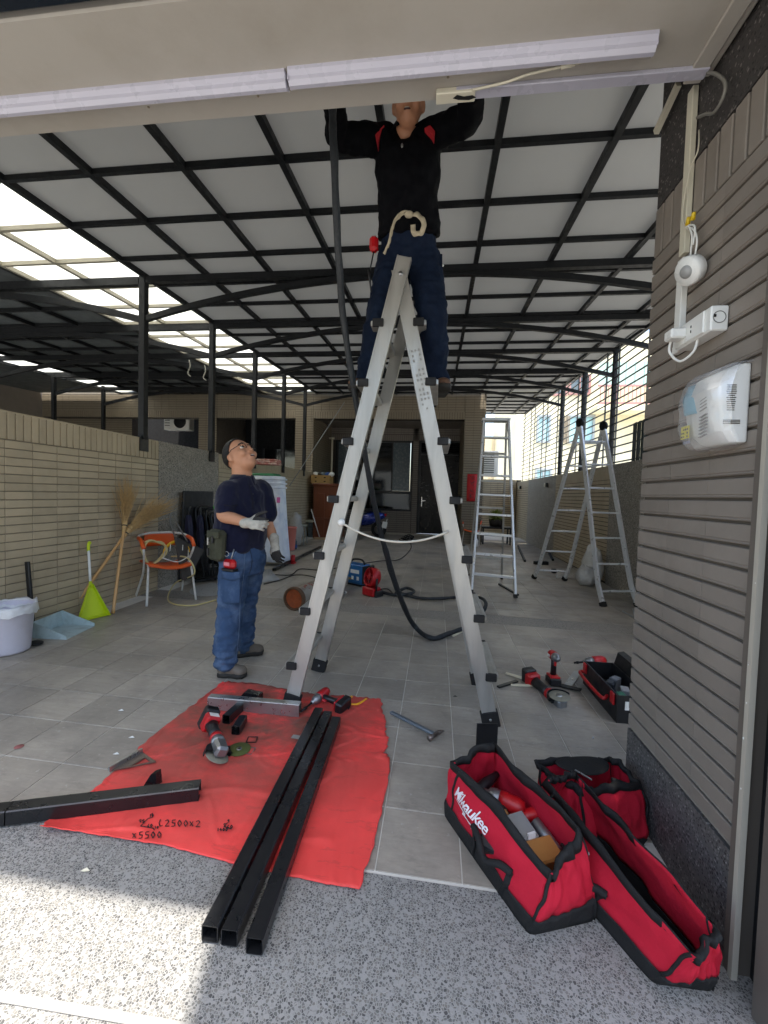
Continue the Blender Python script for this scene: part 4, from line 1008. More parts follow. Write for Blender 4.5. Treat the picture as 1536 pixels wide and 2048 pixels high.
# impact driver lying on its side at the back edge of the mat
o = fl(641, 1392, .05); tip = fl(601, 1424, .03); ax = (tip - o).normalized(); foot = fl(682, 1395, .045); up = (o - foot); up = (up - ax * up.dot(ax)).normalized()
driver('impact_driver', 'red impact driver lying at the back edge of the mat by the pliers', o, ax, up, .98, .10)
def grinder(name, label, head, tail, disc_n, s_=1.0):
    """angle grinder: head = disc hub, tail = battery end, disc_n = disc normal (points away from the body)"""
    t = thing(name, label, 'power tool', head); ax = (tail - head).normalized(); n_ = (disc_n - ax * disc_n.dot(ax)).normalized(); side = ax.cross(n_)
    L = (tail - head).length
    hc = head - n_ * .035 * s_
    mb_ = MB(); mb_.box(hc + ax * .01, (.062 * s_, .09 * s_, .055 * s_), basis(side, ax, n_), ch=.012 * s_); mb_.tube([hc + ax * .04 * s_, hc + ax * .08 * s_], [.034 * s_, .03 * s_], 14); mb_.build('gear_head', M_TGREY, t)
    mb_ = MB(); mb_.tube([hc + ax * .075 * s_, hc + ax * .10 * s_], [.032 * s_, .031 * s_], 14); mb_.build('collar', M_TRED, t)
    mb_ = MB(); mb_.tube([hc + ax * .10 * s_, hc + ax * .14 * s_, hc + ax * (L - .11), hc + ax * (L - .075)], [.031 * s_, .027 * s_, .028 * s_, .034 * s_], 14); mb_.build('grip', M_BLK, t)
    mb_ = MB(); mb_.box(hc + ax * (L - .05), (.078 * s_, .06 * s_, .085 * s_), basis(side, ax, n_), ch=.01); mb_.build('tail_housing', M_TRED, t)
    mb_ = MB(); mb_.box(hc + ax * (L - .005) , (.076 * s_, .055 * s_, .11 * s_), basis(side, ax, n_), ch=.008); bt = mb_.build('battery', M_BLK, t)
    mb_ = MB(); mb_.box(hc + ax * (L - .05) - n_ * .0435 * s_, (.05 * s_, .03 * s_, .002), basis(side, ax, n_)); mb_.build('name_plate', M_WHITE, t)
    Md = basis(side, ax, n_) if False else basis(side, n_.cross(side), n_)
    mb_ = MB(); mb_.lathe([(.004, -.002), (.056 * s_, -.002), (.0575 * s_, .0), (.056 * s_, .002), (.004, .002)], head, Md, 32, cap=False); dk = mb_.build('disc', mat('grey_abrasive', '#7f7c6c', .85, var=.2, vscale=60), t)
    mb_ = MB(); mb_.lathe([(.0, .006), (.015, .006), (.018, .002), (.018, -.004), (0, -.004)], head + n_ * .002, Md, 16, cap=False); mb_.build('lock_nut', M_STL, dk)
    # guard: half drum
    rg_ = []
    R0 = .066 * s_
    for k in range(15):
        a = PI * k / 14 + .0; dr = (side * math.cos(a) + ax * math.sin(a))
        rg_.append([head + dr * R0 + n_ * .008, head + dr * R0 - n_ * .022, head + dr * (R0 - .004) - n_ * .022, head + dr * (R0 - .004) + n_ * .008])
    mb_ = MB(); mb_.loft(rg_); pl_ = [head - n_ * .022 + side * math.cos(PI * k / 14) * R0 + ax * math.sin(PI * k / 14) * R0 for k in range(15)]
    mb_.prism(pl_, (0, 0, 0), n_ * -.003); mb_.build('guard', M_STEEL, t)
    mb_ = MB(); mb_.tube([hc - side * .03 + ax * .015, hc - side * .05 + ax * .015], .010, 8); mb_.build('handle_boss', M_BLK, t)
    return t
hd = fl(434, 1512, .035); tl = fl(411, 1447, .06)
grinder('angle_grinder', 'red and grey angle grinder lying on the mat beside the green disc', hd, tl, P(.0, -.55, -.83), 1.0)
hd = fl(1118, 1398, .055); tl = fl(1091, 1366, .06)
hd2 = fl(1119, 1392, .06); d_ = (fl(1078, 1362, .06) - hd2); d_.z = 0; d_.normalize()
grinder('angle_grinder', 'red and black angle grinder with exposed disc beside the toolbox', hd2, hd2 + d_ * .34 + P(0, 0, .02), P(.25, -.75, .62), 1.15)
# impact wrench standing upright on its battery
o = fl(1106, 1367, 0); o = P(o.x, o.y, o.z + .20)
driver('impact_wrench', 'red impact wrench standing upright on its battery behind the grinder', o + P(0, 0, .0), P(.05, -1, .1).normalized(), P(0, .1, 1).normalized(), 1.05, 0)
# drill lying by the toolbox
o = fl(1190, 1322, .10); driver('drill', 'black and red drill with steel bit lying behind the toolbox', o, P(-.92, -.25, -.05).normalized(), P(-.1, .35, .95).normalized() if False else P(-.05, -.3, .93).normalized(), 1.15, .07)
# ---- pliers
pl = thing('pliers', 'small pliers with open yellow handles at the back corner of the mat', 'pliers', fl(700, 1410))
M_YH = mat('yellow_dipped_handle', '#e5a520', .45)
j = fl(699, 1408, .014)
for e, m_ in (((704, 1393), (694, 1400)), ((733, 1398), (716, 1408))):
    mb = MB(); mb.tube(bez([j, fl(*m_, .014), fl(*e, .013)], 6), [.006] * 6 + [.0075] * 7, 8); mb.build('handle', M_YH, pl)
mb = MB(); mb.lathe([(0, -.006), (.012, -.006), (.012, .006), (0, .006)], j, n=12, cap=False); mb.build('joint', M_STEEL, pl)
for e in ((691, 1415), (697, 1419)):
    q_ = fl(*e, .012); mb = MB(); mb.tube([j, j.lerp(q_, .6), q_], [.009, .008, .002], 8); mb.build('jaw', M_STEEL, pl)
# ---- hammer
hm = thing('hammer', 'claw hammer with grey steel handle lying on the tiles', 'hammer', fl(830, 1450))
a, b = fl(781, 1424, .018), fl(872, 1470, .02)
mb = MB(); mb.bar(a, b, .026, .016, ch=.005); mb.build('handle', mat('grey_steel_handle', '#77818a', .4, .6, var=.15), hm)
hx = (b - a).normalized(); hy = Vector((-hx.y, hx.x, 0))
mb = MB(); c = b - hx * .006; mb.tube([c - hy * .055, c - hy * .03, c - hy * .02, c + hy * .02], [.015, .015, .011, .013], 12)
mb.tube([c + hy * .02, c + hy * .05 + P(0, 0, -.004), c + hy * .082 + P(0, 0, -.012)], [.012, .01, .003], 8); mb.build('head', mat('rusty_hammer_steel', '#7a706a', .45, .7, var=.25, vscale=40), hm)
# ---- loose strips on the tiles by the right rail
for (a_, b_, w_, m_, lb, nm) in (((1012, 1346), (1061, 1361), .018, M_WOODS, 'pale wooden strip lying nearest the upright wrench', 'wood_strip'), ((996, 1374), (1034, 1362), .026, M_TUBE, 'black metal strip lying beside the right ladder rail', 'metal_strip'), ((1022, 1370), (1066, 1371), .014, M_WOODS, 'thin pale strip pointing at the grinder', 'wood_strip'), ((906, 1272), (938, 1256), .018, M_WOODS, 'pale strip lying against the cable by the right rail', 'wood_strip'), ((945, 1205), (958, 1190), .016, M_WOODS, 'short pale strip behind the right ladder rail', 'wood_strip')):
    mb = MB(); mb.bar(fl(*a_, .008), fl(*b_, .008), w_, .012, ch=.001); one(mb, nm, m_, lb, 'strip')
mb = MB(); a, b = fl(1066, 1371, .01), fl(1076, 1372, .01); mb.bar(a, b, .014, .014); one(mb, 'drill_bit', M_STL, 'small steel bit at the tip of the thin pale strip', 'drill bit')
for (a_, b_, lb) in (((1136, 1371), (1155, 1344), 'grey flat steel bar propped behind the disc grinder'), ((1120, 1370), (1162, 1380), 'dark flat steel bar on the floor behind the grinder disc')):
    mb = MB(); mb.bar(fl(*a_, .01), fl(*b_, .02), .05, .006); one(mb, 'flat_bar', M_STL if 'grey' in lb else M_STEEL, lb, 'steel bar')
mb = MB(); mb.ell(fl(1186, 1476, .006), (.006, .006, .005), nu=8, nv=6); one(mb, 'bolt_head', M_STL, 'tiny loose bolt on the tiles behind the red bags', 'bolt')
# ================================================================== open toolbox
tb = thing('toolbox', 'open black toolbox with red handle standing against the brick pillar', 'toolbox', fl(1215, 1440))
c1 = fl(1232, 1446); c0 = fl(1166, 1366)
d = (c0 - c1); d.z = 0; Lb = d.length * 1.0; d.normalize(); e = Vector((-d.y, d.x, 0)); e = e if e.x > 0 else -e
WB, HB = .2, .17
def tbp(u, v, h): return c1 + d * u + e * v + P(0, 0, h)
def wall_panel(mb_, p, q, h0, h1, t, nrm):
    mb_.loft([[p + P(0, 0, h0), q + P(0, 0, h0), q + nrm * t + P(0, 0, h0), p + nrm * t + P(0, 0, h0)], [p + P(0, 0, h1), q + P(0, 0, h1), q + nrm * t + P(0, 0, h1), p + nrm * t + P(0, 0, h1)]])
mb = MB(); wall_panel(mb, tbp(0, 0, 0), tbp(Lb, 0, 0), 0, HB, .008, e); wall_panel(mb, tbp(0, WB, 0), tbp(Lb, WB, 0), 0, HB, .008, -e); wall_panel(mb, tbp(.0, .009, 0), tbp(.0, WB - .009, 0), 0, HB - .002, .008, d); wall_panel(mb, tbp(Lb, .009, 0), tbp(Lb, WB - .009, 0), 0, HB - .002, .008, -d)
mb.loft([[tbp(.009, .009, .004), tbp(Lb - .009, .009, .004), tbp(Lb - .009, WB - .009, .004), tbp(.009, WB - .009, .004)], [tbp(.009, .009, .05), tbp(Lb - .009, .009, .05), tbp(Lb - .009, WB - .009, .05), tbp(.009, WB - .009, .05)]]); mb.build('tub', M_BLK, tb)
mb = MB(); mb.loft([[tbp(-.002, WB + .004, HB - .02), tbp(Lb + .002, WB + .004, HB - .02), tbp(Lb + .002, WB + .05, HB + .0), tbp(-.002, WB + .05, HB + .0)], [tbp(-.002, WB + .03, HB + .075), tbp(Lb + .002, WB + .03, HB + .075), tbp(Lb + .002, WB + .07, HB + .085), tbp(-.002, WB + .07, HB + .085)]]); mb.build('lid', M_BLK, tb)
mb = MB(); mb.tube(bez([tbp(.12, -.006, .11), tbp(.12, -.045, .1), tbp(Lb - .06, -.045, .1), tbp(Lb - .06, -.006, .11)], 5), .011, 8); mb.build('handle', M_TRED, tb)
for u in (.05, Lb - .04):
    mb = MB(); mb.box(tbp(u, -.006, .13), (.05, .014, .07), basis(d, e, P(0, 0, 1)), ch=.004); mb.build('latch', M_TRED, tb)
mb = MB(); mb.box(tbp(-.004, .06, .11), (.006, .03, .05), basis(d, e, P(0, 0, 1))); mb.build('label_plate', M_WHITE, tb)
for k, (u, v, c_) in enumerate(((.08, .06, '#2e6b52'), (.17, .12, '#8b8d8e'), (.26, .07, '#30343a'), (.33, .13, '#6f7377'))):
    mb = MB(); mb.box(tbp(u, v, .10), (.07, .05, .09), basis(d, e, P(0, 0, 1)) @ rot('Z', .3 * k), ch=.006); one(mb, 'parts_case', mat('case_' + c_[1:], c_, .4), ['green small case inside the open toolbox', 'grey small case in the middle of the open toolbox', 'dark small case inside the open toolbox', 'steel grey case at the far end of the open toolbox'][k], 'case')
mb = MB(); p = tbp(.03, WB - .02, .16); mb.ell(p, (.03, .035, .075)); one(mb, 'glove_bundle', mat('dirty_white_cloth', '#bdb7a4', .9, var=.2, vscale=30), 'dirty white cloth bundle stuffed in the toolbox corner', 'cloth')
# black plate standing behind the near bag
mb = MB(); a, b = fl(951, 1512), fl(993, 1512); mb.bar(a + P(0, 0, .085), b + P(0, 0, .085), .006, .17); one(mb, 'black_plate', M_BLK, 'square black plate standing upright behind the front tool bag', 'plate')
# ================================================================== tool bags
def nylon(name, col):
    mt, t, b, out = nodes_of(name); v = coords(t, 'Generated'); wv = wcoords(t)
    n1 = noise_t(t, wv, 5, 5); c = mixc(t, n1, tuple(x * .85 for x in lin(col)), tuple(x * 1.1 for x in lin(col)))
    dn = ramp(t, noise_t(t, wv, 16, 7, .7), [(.58, 0.0), (.75, .35)]); c = mixc(t, dn, c, tuple(x * .45 + .02 for x in lin(col)))
    t.links.new(c, b.inputs['Base Color']); b.inputs['Roughness'].default_value = .75; b.inputs['Specular IOR Level'].default_value = .25
    ck = t.nodes.new('ShaderNodeTexChecker'); ck.inputs['Scale'].default_value = 700; t.links.new(wv, ck.inputs['Vector'])
    ad = t.nodes.new('ShaderNodeMath'); ad.operation = 'MULTIPLY_ADD'; ad.inputs[1].default_value = 6; t.links.new(noise_t(t, wv, 22, 5), ad.inputs[0]); t.links.new(ck.outputs['Fac'], ad.inputs[2])
    bumpn(t, b, ad.outputs[0], .4, .003); return mt
M_NYR = nylon('red_nylon', '#c01c33'); M_NYB = nylon('black_nylon', '#222222')
M_LOGO = mat('white_embroidery', '#e6dfe2', .8)
def bag(name, label, base, rim, bulge=.03, seed=1.0, band=.3, group=None, n=26, m_=14):
    """open duffel: base and rim are closed loops of 4 corners (BL, FL, FR, BR); returns the thing and a surface function"""
    t = thing(name, label, 'tool bag', sum(base, Vector()) / 4, group)
    cen = sum(base, Vector()) / 4
    def loop(c, s_):                      # s_ in 0..4 around the loop with rounded corners
        s_ = s_ % 4; i = int(s_); f_ = s_ - i; p = c[i].lerp(c[(i + 1) % 4], f_)
        r_ = .10
        if f_ < r_: q_ = c[i - 1].lerp(c[i], 1 - (r_ - f_) * .5); p = p.lerp(q_, .5 * (1 - f_ / r_))
        if f_ > 1 - r_: q_ = c[(i + 1) % 4].lerp(c[(i + 2) % 4], (f_ - 1 + r_) * .5); p = p.lerp(q_, .5 * (1 - (1 - f_) / r_))
        return p
    def surf(s_, v, inset=0.0):
        a, b = loop(base, s_), loop(rim, s_); p = a.lerp(b, v)
        out_ = p - cen; out_.z = 0; out_.normalize()
        bl = bulge * math.sin(PI * min(1, v * 1.05)) * (.6 + .4 * abs(math.sin(PI * (s_ % 1))))
        wr = .020 * noise.noise(Vector((s_ * 3.1 * seed, v * 2.3, seed))) + .011 * noise.noise(Vector((s_ * 8, v * 4.5, seed * 3)))
        wr *= min(1, v * 4)
        p = p + out_ * (bl + wr - inset); p.z += (.022 * noise.noise(Vector((s_ * 1.7, 7, seed))) + .008 * noise.noise(Vector((s_ * 6, 2, seed)))) * v
        return p
    NS = 4 * n
    def shell(v0, v1, mtl, nm, th, inset=0.0, par=t):
        rows = max(2, int(m_ * (v1 - v0)) + 1); mb_ = MB(); vs_ = []; fs_ = []
        for j in range(rows + 1):
            for i in range(NS): vs_.append(surf(4 * i / NS, v0 + (v1 - v0) * j / rows, inset))
        for j in range(rows):
            for i in range(NS): fs_.append((j * NS + i, j * NS + (i + 1) % NS, (j + 1) * NS + (i + 1) % NS, (j + 1) * NS + i))
        mb_.smooth = True; mb_.add(vs_, fs_); return mb_.build(nm, mtl, par, solid=th)
    shell(band - .01, 1, M_NYR, 'bag_wall', .005)
    shell(0, band, M_NYB, 'bag_foot', .006, -.003)
    fb = MB(); fb.loft([[surf(4 * i / NS, .03, .006) for i in range(NS)], [surf(4 * i / NS, .06, .006) for i in range(NS)]]); fb.build('bag_floor', M_NYB, t)
    rb = MB(); rb.smooth = True; rb.loft([[surf(4 * i / NS, .90, -.010), surf(4 * i / NS, 1.0, -.010), surf(4 * i / NS, 1.03, 0), surf(4 * i / NS, 1.0, .010), surf(4 * i / NS, .90, .010)] for i in range(NS)], closed=True); rb.build('rim_binding', M_NYB, t)
    for s_ in (.12, .95, 2.05, 2.9):
        pp_ = MB(); pp_.tube([surf(s_, band + (1 - band) * k / 12, -.006) for k in range(13)], .0055, 6); pp_.build('piping', M_NYB, t)
    return t, surf
def strap(surf, t, s0, s1, v_top, arch_h, drop, w=.019):
    """carry strap: two webbing runs sewn to the bag wall with a loose loop"""
    for s_ in (s0, s1):
        mb_ = MB(); pts = [surf(s_, .06 + (v_top - .06) * k / 6, -.007) for k in range(7)]
        for a, b in zip(pts, pts[1:]): mb_.bar(a, b, w * 1.6, .004, up=(surf(s_, .5) - surf(s_, .5, .1)).normalized())
        mb_.build('webbing', M_NYB, t)
    A_, B_ = surf(s0, v_top, -.01), surf(s1, v_top, -.01); mid_ = surf((s0 + s1) / 2, v_top - drop, -.01 - arch_h)
    mb_ = MB(); mb_.tube(bez([A_, A_.lerp(mid_, .45) + P(0, 0, .01), mid_, B_.lerp(mid_, .45) + P(0, 0, .01), B_], 6), .012, 8); mb_.build('handle_strap', M_NYB, t)
def bag_logo(surf, t, s0, s1, v0, v1, txt='Milwaukee', flip=False):
    v_, f_ = text_mesh(txt, 1.0, shear=.25, space=.86, bold=.012); xs = [p.x for p in v_]; ys = [p.y for p in v_]
    x0, x1, y0, y1 = min(xs), max(xs), min(ys), max(ys)
    def mp(x, y): 
        a = (x - x0) / (x1 - x0); b = (y - y0) / (y1 - y0); return surf(s0 + (s1 - s0) * a, v0 + (v1 - v0) * (.38 + .62 * b), -.0085)
    mb_ = MB(); mb_.add([mp(p.x, p.y) for p in v_], f_); mb_.build('logo_lettering', M_LOGO, t)
    bolt = [(.02, .36), (.50, .30), (.46, .10), (.80, .14), (.76, -.02), (1.12, -.20), (.66, -.12), (.70, .04), (.36, .0), (.40, .22)]
    mb_ = MB()
    for tri in ((0, 1, 2, 9), (2, 2, 8, 9), (2, 3, 7, 8), (3, 4, 6, 7), (4, 5, 5, 6)):
        A_, B_, C_, D_ = [Vector(bolt[i]) for i in tri]
        def bq(u, v): q_ = A_.lerp(B_, u).lerp(D_.lerp(C_, u), v); return surf(s0 + (s1 - s0) * q_.x, v0 + (v1 - v0) * q_.y, -.009)
        mb_.sheet(bq, 6, 3)
    mb_.build('logo_bolt', M_LOGO, t)
def zpt(px, py, h):
    """point seen at a pixel, h above the floor"""
    return fl(px, py, h)
base1 = [fl(888, 1628), fl(1057, 1868), fl(1190, 1838), None]
base1[3] = base1[0] + (base1[2] - base1[1]) * 1.0
rim1 = [zpt(903, 1521, .26), zpt(1110, 1742, .21), zpt(1163, 1664, .27), zpt(986, 1492, .30)]
bg1, sf1 = bag('tool_bag', 'wide open red tool bag filled with tools, front of the two long bags', base1, rim1, .018, 1.3, .27)
bag_logo(sf1, bg1, .16, .52, .46, .76)
strap(sf1, bg1, .42, .74, .52, .035, .12)
base2 = [fl(1130, 1690), fl(1302, 1962), fl(1432, 1996), None]
base2[2] = P(.80, base2[1].y + .005, fz(.8, 1.22)); base2[0] = base2[1] + P(-.29, .56, 0); base2[3] = base2[0] + P(.26, .02, 0)
for p in base2: p.z = fz(p.x, p.y)
rim2 = [zpt(1092, 1560, .24), zpt(1398, 1930, .16), zpt(1436, 1850, .24), zpt(1150, 1545, .27)]
bg2, sf2 = bag('tool_bag', 'long empty red tool bag lying open against the pillar foot', base2, rim2, .014, 2.7, .3)
bag_logo(sf2, bg2, .22, .46, .55, .84)
strap(sf2, bg2, .42, .62, .55, .03, .1)
bag_logo(sf2, bg2, 2.75, 2.35, .70, .95)
# smaller bag behind the two
p = fl(1255, 1600); base3 = [P(.50, 1.78, 0), P(.62, 1.62, 0), P(.845, 1.70, 0), P(.80, 1.93, 0)]
for q_ in base3: q_.z = fz(q_.x, q_.y)
rim3 = [zpt(1072, 1524, .2), zpt(1166, 1580, .22), zpt(1283, 1562, .21), zpt(1215, 1512, .22)]
bg3, sf3 = bag('tool_bag', 'small half closed red tool bag behind the long bags by the pillar corner', base3, rim3, .02, 4.1, .12, n=16)
mb = MB(); fl3 = [zpt(1082, 1522, .215), zpt(1150, 1512, .225), zpt(1215, 1514, .225), zpt(1230, 1545, .22), zpt(1170, 1560, .23)]; ce = sum(fl3, Vector()) / 5
mb.smooth = True; mb.add(fl3 + [ce + P(0, 0, .02)], [(0, 1, 5), (1, 2, 5), (2, 3, 5), (3, 4, 5), (4, 0, 5)]); mb.build('top_flap', M_NYB, bg3, solid=.012, sub=2)
mb = MB(); mb.tube(bez([zpt(1225, 1560, .225), zpt(1262, 1575, .19), zpt(1282, 1600, .12), zpt(1278, 1612, .1)], 6), .010, 8); mb.build('handle_strap', M_NYB, bg3)
mb = MB(); mb.bar(zpt(1150, 1540, .245), zpt(1184, 1560, .245), .006, .004); one(mb, 'steel_rule', M_STL, 'short steel rule lying on top of the small red bag', 'rule')
# contents of the open front bag
zc = .12
def inbag(px, py, h): return zpt(px, py, h)
o = inbag(1010, 1602, .17)
driver('drill', 'red drill lying inside the open front tool bag', o, P(-.8, .35, .05).normalized(), P(.35, .75, .5).normalized(), 1.0, .0)
for (px, py, h, dm, an, col, lb, nm) in ((1042, 1660, .15, (.075, .1, .045), .5, '#a7a6a2', 'grey translucent plastic case inside the front tool bag', 'plastic_case'), (1012, 1650, .14, (.05, .085, .05), .5, '#a57d4e', 'brown cardboard box in the middle of the front tool bag', 'cardboard_box'), (1085, 1710, .13, (.11, .08, .06), .45, '#a9763f', 'orange brown box at the near end of the front tool bag', 'cardboard_box')):
    c = inbag(px, py, h); mb = MB(); mb.box(c, dm, rot('Z', an) @ rot('X', .25), ch=.006); q_ = one(mb, nm, mat('bagbox_' + col[1:], col, .45, var=.1, vscale=20), lb, 'box')
    if nm == 'plastic_case':
        mb = MB(); mb.box(c + P(0, -.01, .026), (.07, .092, .01), rot('Z', an) @ rot('X', .25), ch=.004); mb.build('lid', glass_mat('clear_case_lid', '#cfcfca', .15, .6), q_)
        mb = MB(); mb.box(c + P(.025, -.045, .02), (.03, .008, .02), rot('Z', an)); mb.build('clasp', M_WHITE, q_)
c = inbag(1092, 1672, .15); mb = MB(); mb.tube([c + P(-.03, .04, .02), c, c + P(.03, -.05, -.01)], [.018, .02, .016], 12); one(mb, 'socket_adapter', M_TGREY, 'steel socket piece at the right wall of the front tool bag', 'socket')
c = inbag(985, 1612, .14); mb = MB(); mb.tube([c + P(-.05, .02, .01), c, c + P(.04, -.03, 0)], [.012, .016, .012], 10); one(mb, 'grinder_handle', M_BLK, 'dark tool handle under the red drill in the bag', 'tool')

for (px, py, h, r0, L_, an, mt_, lb) in ((968, 1570, .16, .02, .16, .7, M_BLK, 'black tool grip at the far end of the front tool bag'), (1000, 1640, .13, .014, .15, 1.3, M_STL, 'steel bar lying under the boxes in the front tool bag'), (1060, 1630, .15, .022, .12, .2, M_TRED, 'red tool body against the right wall of the front tool bag'), (1130, 1690, .14, .012, .14, .9, M_BLK, 'thin black tool at the near end of the front tool bag')):
    c_ = zpt(px, py, h); d_ = P(math.cos(an), math.sin(an), .25).normalized(); mb = MB(); mb.tube([c_ - d_ * L_ / 2, c_ - d_ * L_ * .2, c_ + d_ * L_ * .1, c_ + d_ * L_ / 2], [r0 * .8, r0, r0 * 1.1, r0 * .6], 12); one(mb, 'hand_tool', mt_, lb, 'tool')
# ================================================================== people
def J(px, py, Y): return oY(px, py, Y)
M_SKIN = mat('skin', '#c08a6a', .5, var=.08, vscale=25, bump=.1, bscale=300, spec=.4)
M_NAVY = mat('navy_polo_cotton', '#15172c', .85, spec=.12, var=.12, vscale=12, bump=.25, bscale=350, sheen=.2)
M_BLKS = mat('black_navy_workshirt', '#06070b', .85, spec=.12, var=.15, vscale=10, bump=.2, bscale=300)
M_DEN = mat('blue_denim', '#384c69', .85, spec=.12, var=.2, vscale=14, bump=.3, bscale=400, dirt='#6d819c', dirt_amt=.55, dscale=9)
M_DEND = mat('dark_denim', '#141e30', .85, spec=.12, var=.18, vscale=14, bump=.3, bscale=400, dirt='#24324a', dirt_amt=.45, dscale=9)
M_GLV = mat('grey_knit_glove', '#b6b2a6', .9, var=.12, vscale=40, bump=.4, bscale=500, dirt='#5b5650', dirt_amt=.6, dscale=18)
M_GLVD = mat('dark_palm_coating', '#2c2a28', .8)
M_HAIR = mat('black_hair', '#14110f', .55, var=.3, vscale=60, bump=.5, bscale=300)
M_SHOE = mat('grey_work_shoe', '#6a6155', .75, var=.25, vscale=20)
M_SHOEB = mat('brown_work_boot', '#5d3f2a', .7, var=.25, vscale=20)
M_SOLE = mat('dark_shoe_sole', '#26231f', .8)
M_EYE = mat('eye_white', '#d8d4cc', .3); M_PUP = mat('dark_iris', '#1a100a', .2); M_LIP = mat('lip', '#a05a4c', .5); M_MOUTH = mat('mouth_inside', '#3a1512', .6)
def erings(mb_, rings, side, n=22):
    """loft of ellipses: (centre, half width along side, half depth across)"""
    out = []
    for i, (c, a, b) in enumerate(rings):
        nx = rings[min(i + 1, len(rings) - 1)][0] - rings[max(i - 1, 0)][0]; nx.normalize()
        s_ = (side - nx * side.dot(nx)).normalized(); f_ = nx.cross(s_)
        out.append([c + s_ * a * math.cos(2 * PI * k / n) + f_ * b * math.sin(2 * PI * k / n) for k in range(n)])
    mb_.smooth = True; mb_.loft(out)
def limb(mb_, pts, rads, n=16, k=5):
    pp_ = bez(pts, k); rr = []
    for i in range(len(pp_)):
        t = i / k; j_ = min(int(t), len(rads) - 2); rr.append(rads[j_] + (rads[j_ + 1] - rads[j_]) * (t - j_))
    mb_.tube(pp_, rr, n); mb_.ell(pts[0], (rads[0],) * 3, nu=12, nv=8); mb_.ell(pts[-1], (rads[-1],) * 3, nu=12, nv=8)
def folds(me, amp, scale, axis=None, seed=0.0, mask=None):
    """cloth wrinkles: push the skin along its normals by stretched noise"""
    nr = [0.0] * (3 * len(me.vertices)); me.vertices.foreach_get('normal', nr); out_ = []
    for i, v in enumerate(me.vertices):
        p = v.co.copy(); nv_ = Vector(nr[3 * i:3 * i + 3])
        q_ = Vector((p.x * scale[0], p.y * scale[1], p.z * scale[2])) + Vector((seed, seed * 1.7, seed * .3))
        a = noise.noise(q_); b = noise.noise(q_ * 2.3)
        d_ = (1 - abs(a) * 2.4) * .75 + b * .35
        w_ = mask(p) if mask else 1.0
        out_ += list(p + nv_ * d_ * amp * w_)
    me.vertices.foreach_set('co', out_); me.update()
def obj_of(me, name, mats, parent):
    for q_ in (mats if isinstance(mats, (list, tuple)) else [mats]): me.materials.append(q_)
    return put(name, me, parent)
def head_shape(mb_, c, f_, u_, s_, sc=1.0):
    """skull, jaw, nose, brow, cheeks, lips, ears; f_ face direction, u_ crown, s_ his left"""
    Mh = basis(f_, s_, u_)
    def e(p, r): mb_.ell(c + Mh @ (Vector(p) * sc), tuple(x * sc for x in r), Mh, 18, 12)
    e((-.012, 0, .03), (.098, .078, .092)); e((.012, 0, -.02), (.078, .071, .085)); e((.03, 0, -.072), (.055, .052, .045)); e((.055, 0, -.092), (.026, .028, .022))
    e((.092, 0, -.012), (.02, .012, .026)); e((.102, 0, -.026), (.015, .016, .012)); e((.078, 0, .032), (.018, .05, .014))
    for k in (-1, 1):
        e((.062, .042 * k, -.03), (.03, .026, .026)); e((-.008, .078 * k, -.012), (.02, .011, .032)); e((.10, .013 * k, -.030), (.009, .008, .008))
    e((.085, 0, -.058), (.016, .026, .008)); e((.083, 0, -.073), (.015, .023, .009))
def thin_clear():
    if 'thin_clear_lens' in MATS: return MATS['thin_clear_lens']
    mt, t, b, out = nodes_of('thin_clear_lens'); tr_ = t.nodes.new('ShaderNodeBsdfTransparent'); gl = t.nodes.new('ShaderNodeBsdfGlossy'); gl.inputs['Roughness'].default_value = .05
    ms = t.nodes.new('ShaderNodeMixShader'); ms.inputs[0].default_value = .08; t.links.new(tr_.outputs[0], ms.inputs[1]); t.links.new(gl.outputs[0], ms.inputs[2]); t.links.new(ms.outputs[0], out.inputs[0]); t.nodes.remove(b)
    MATS['thin_clear_lens'] = mt; return mt
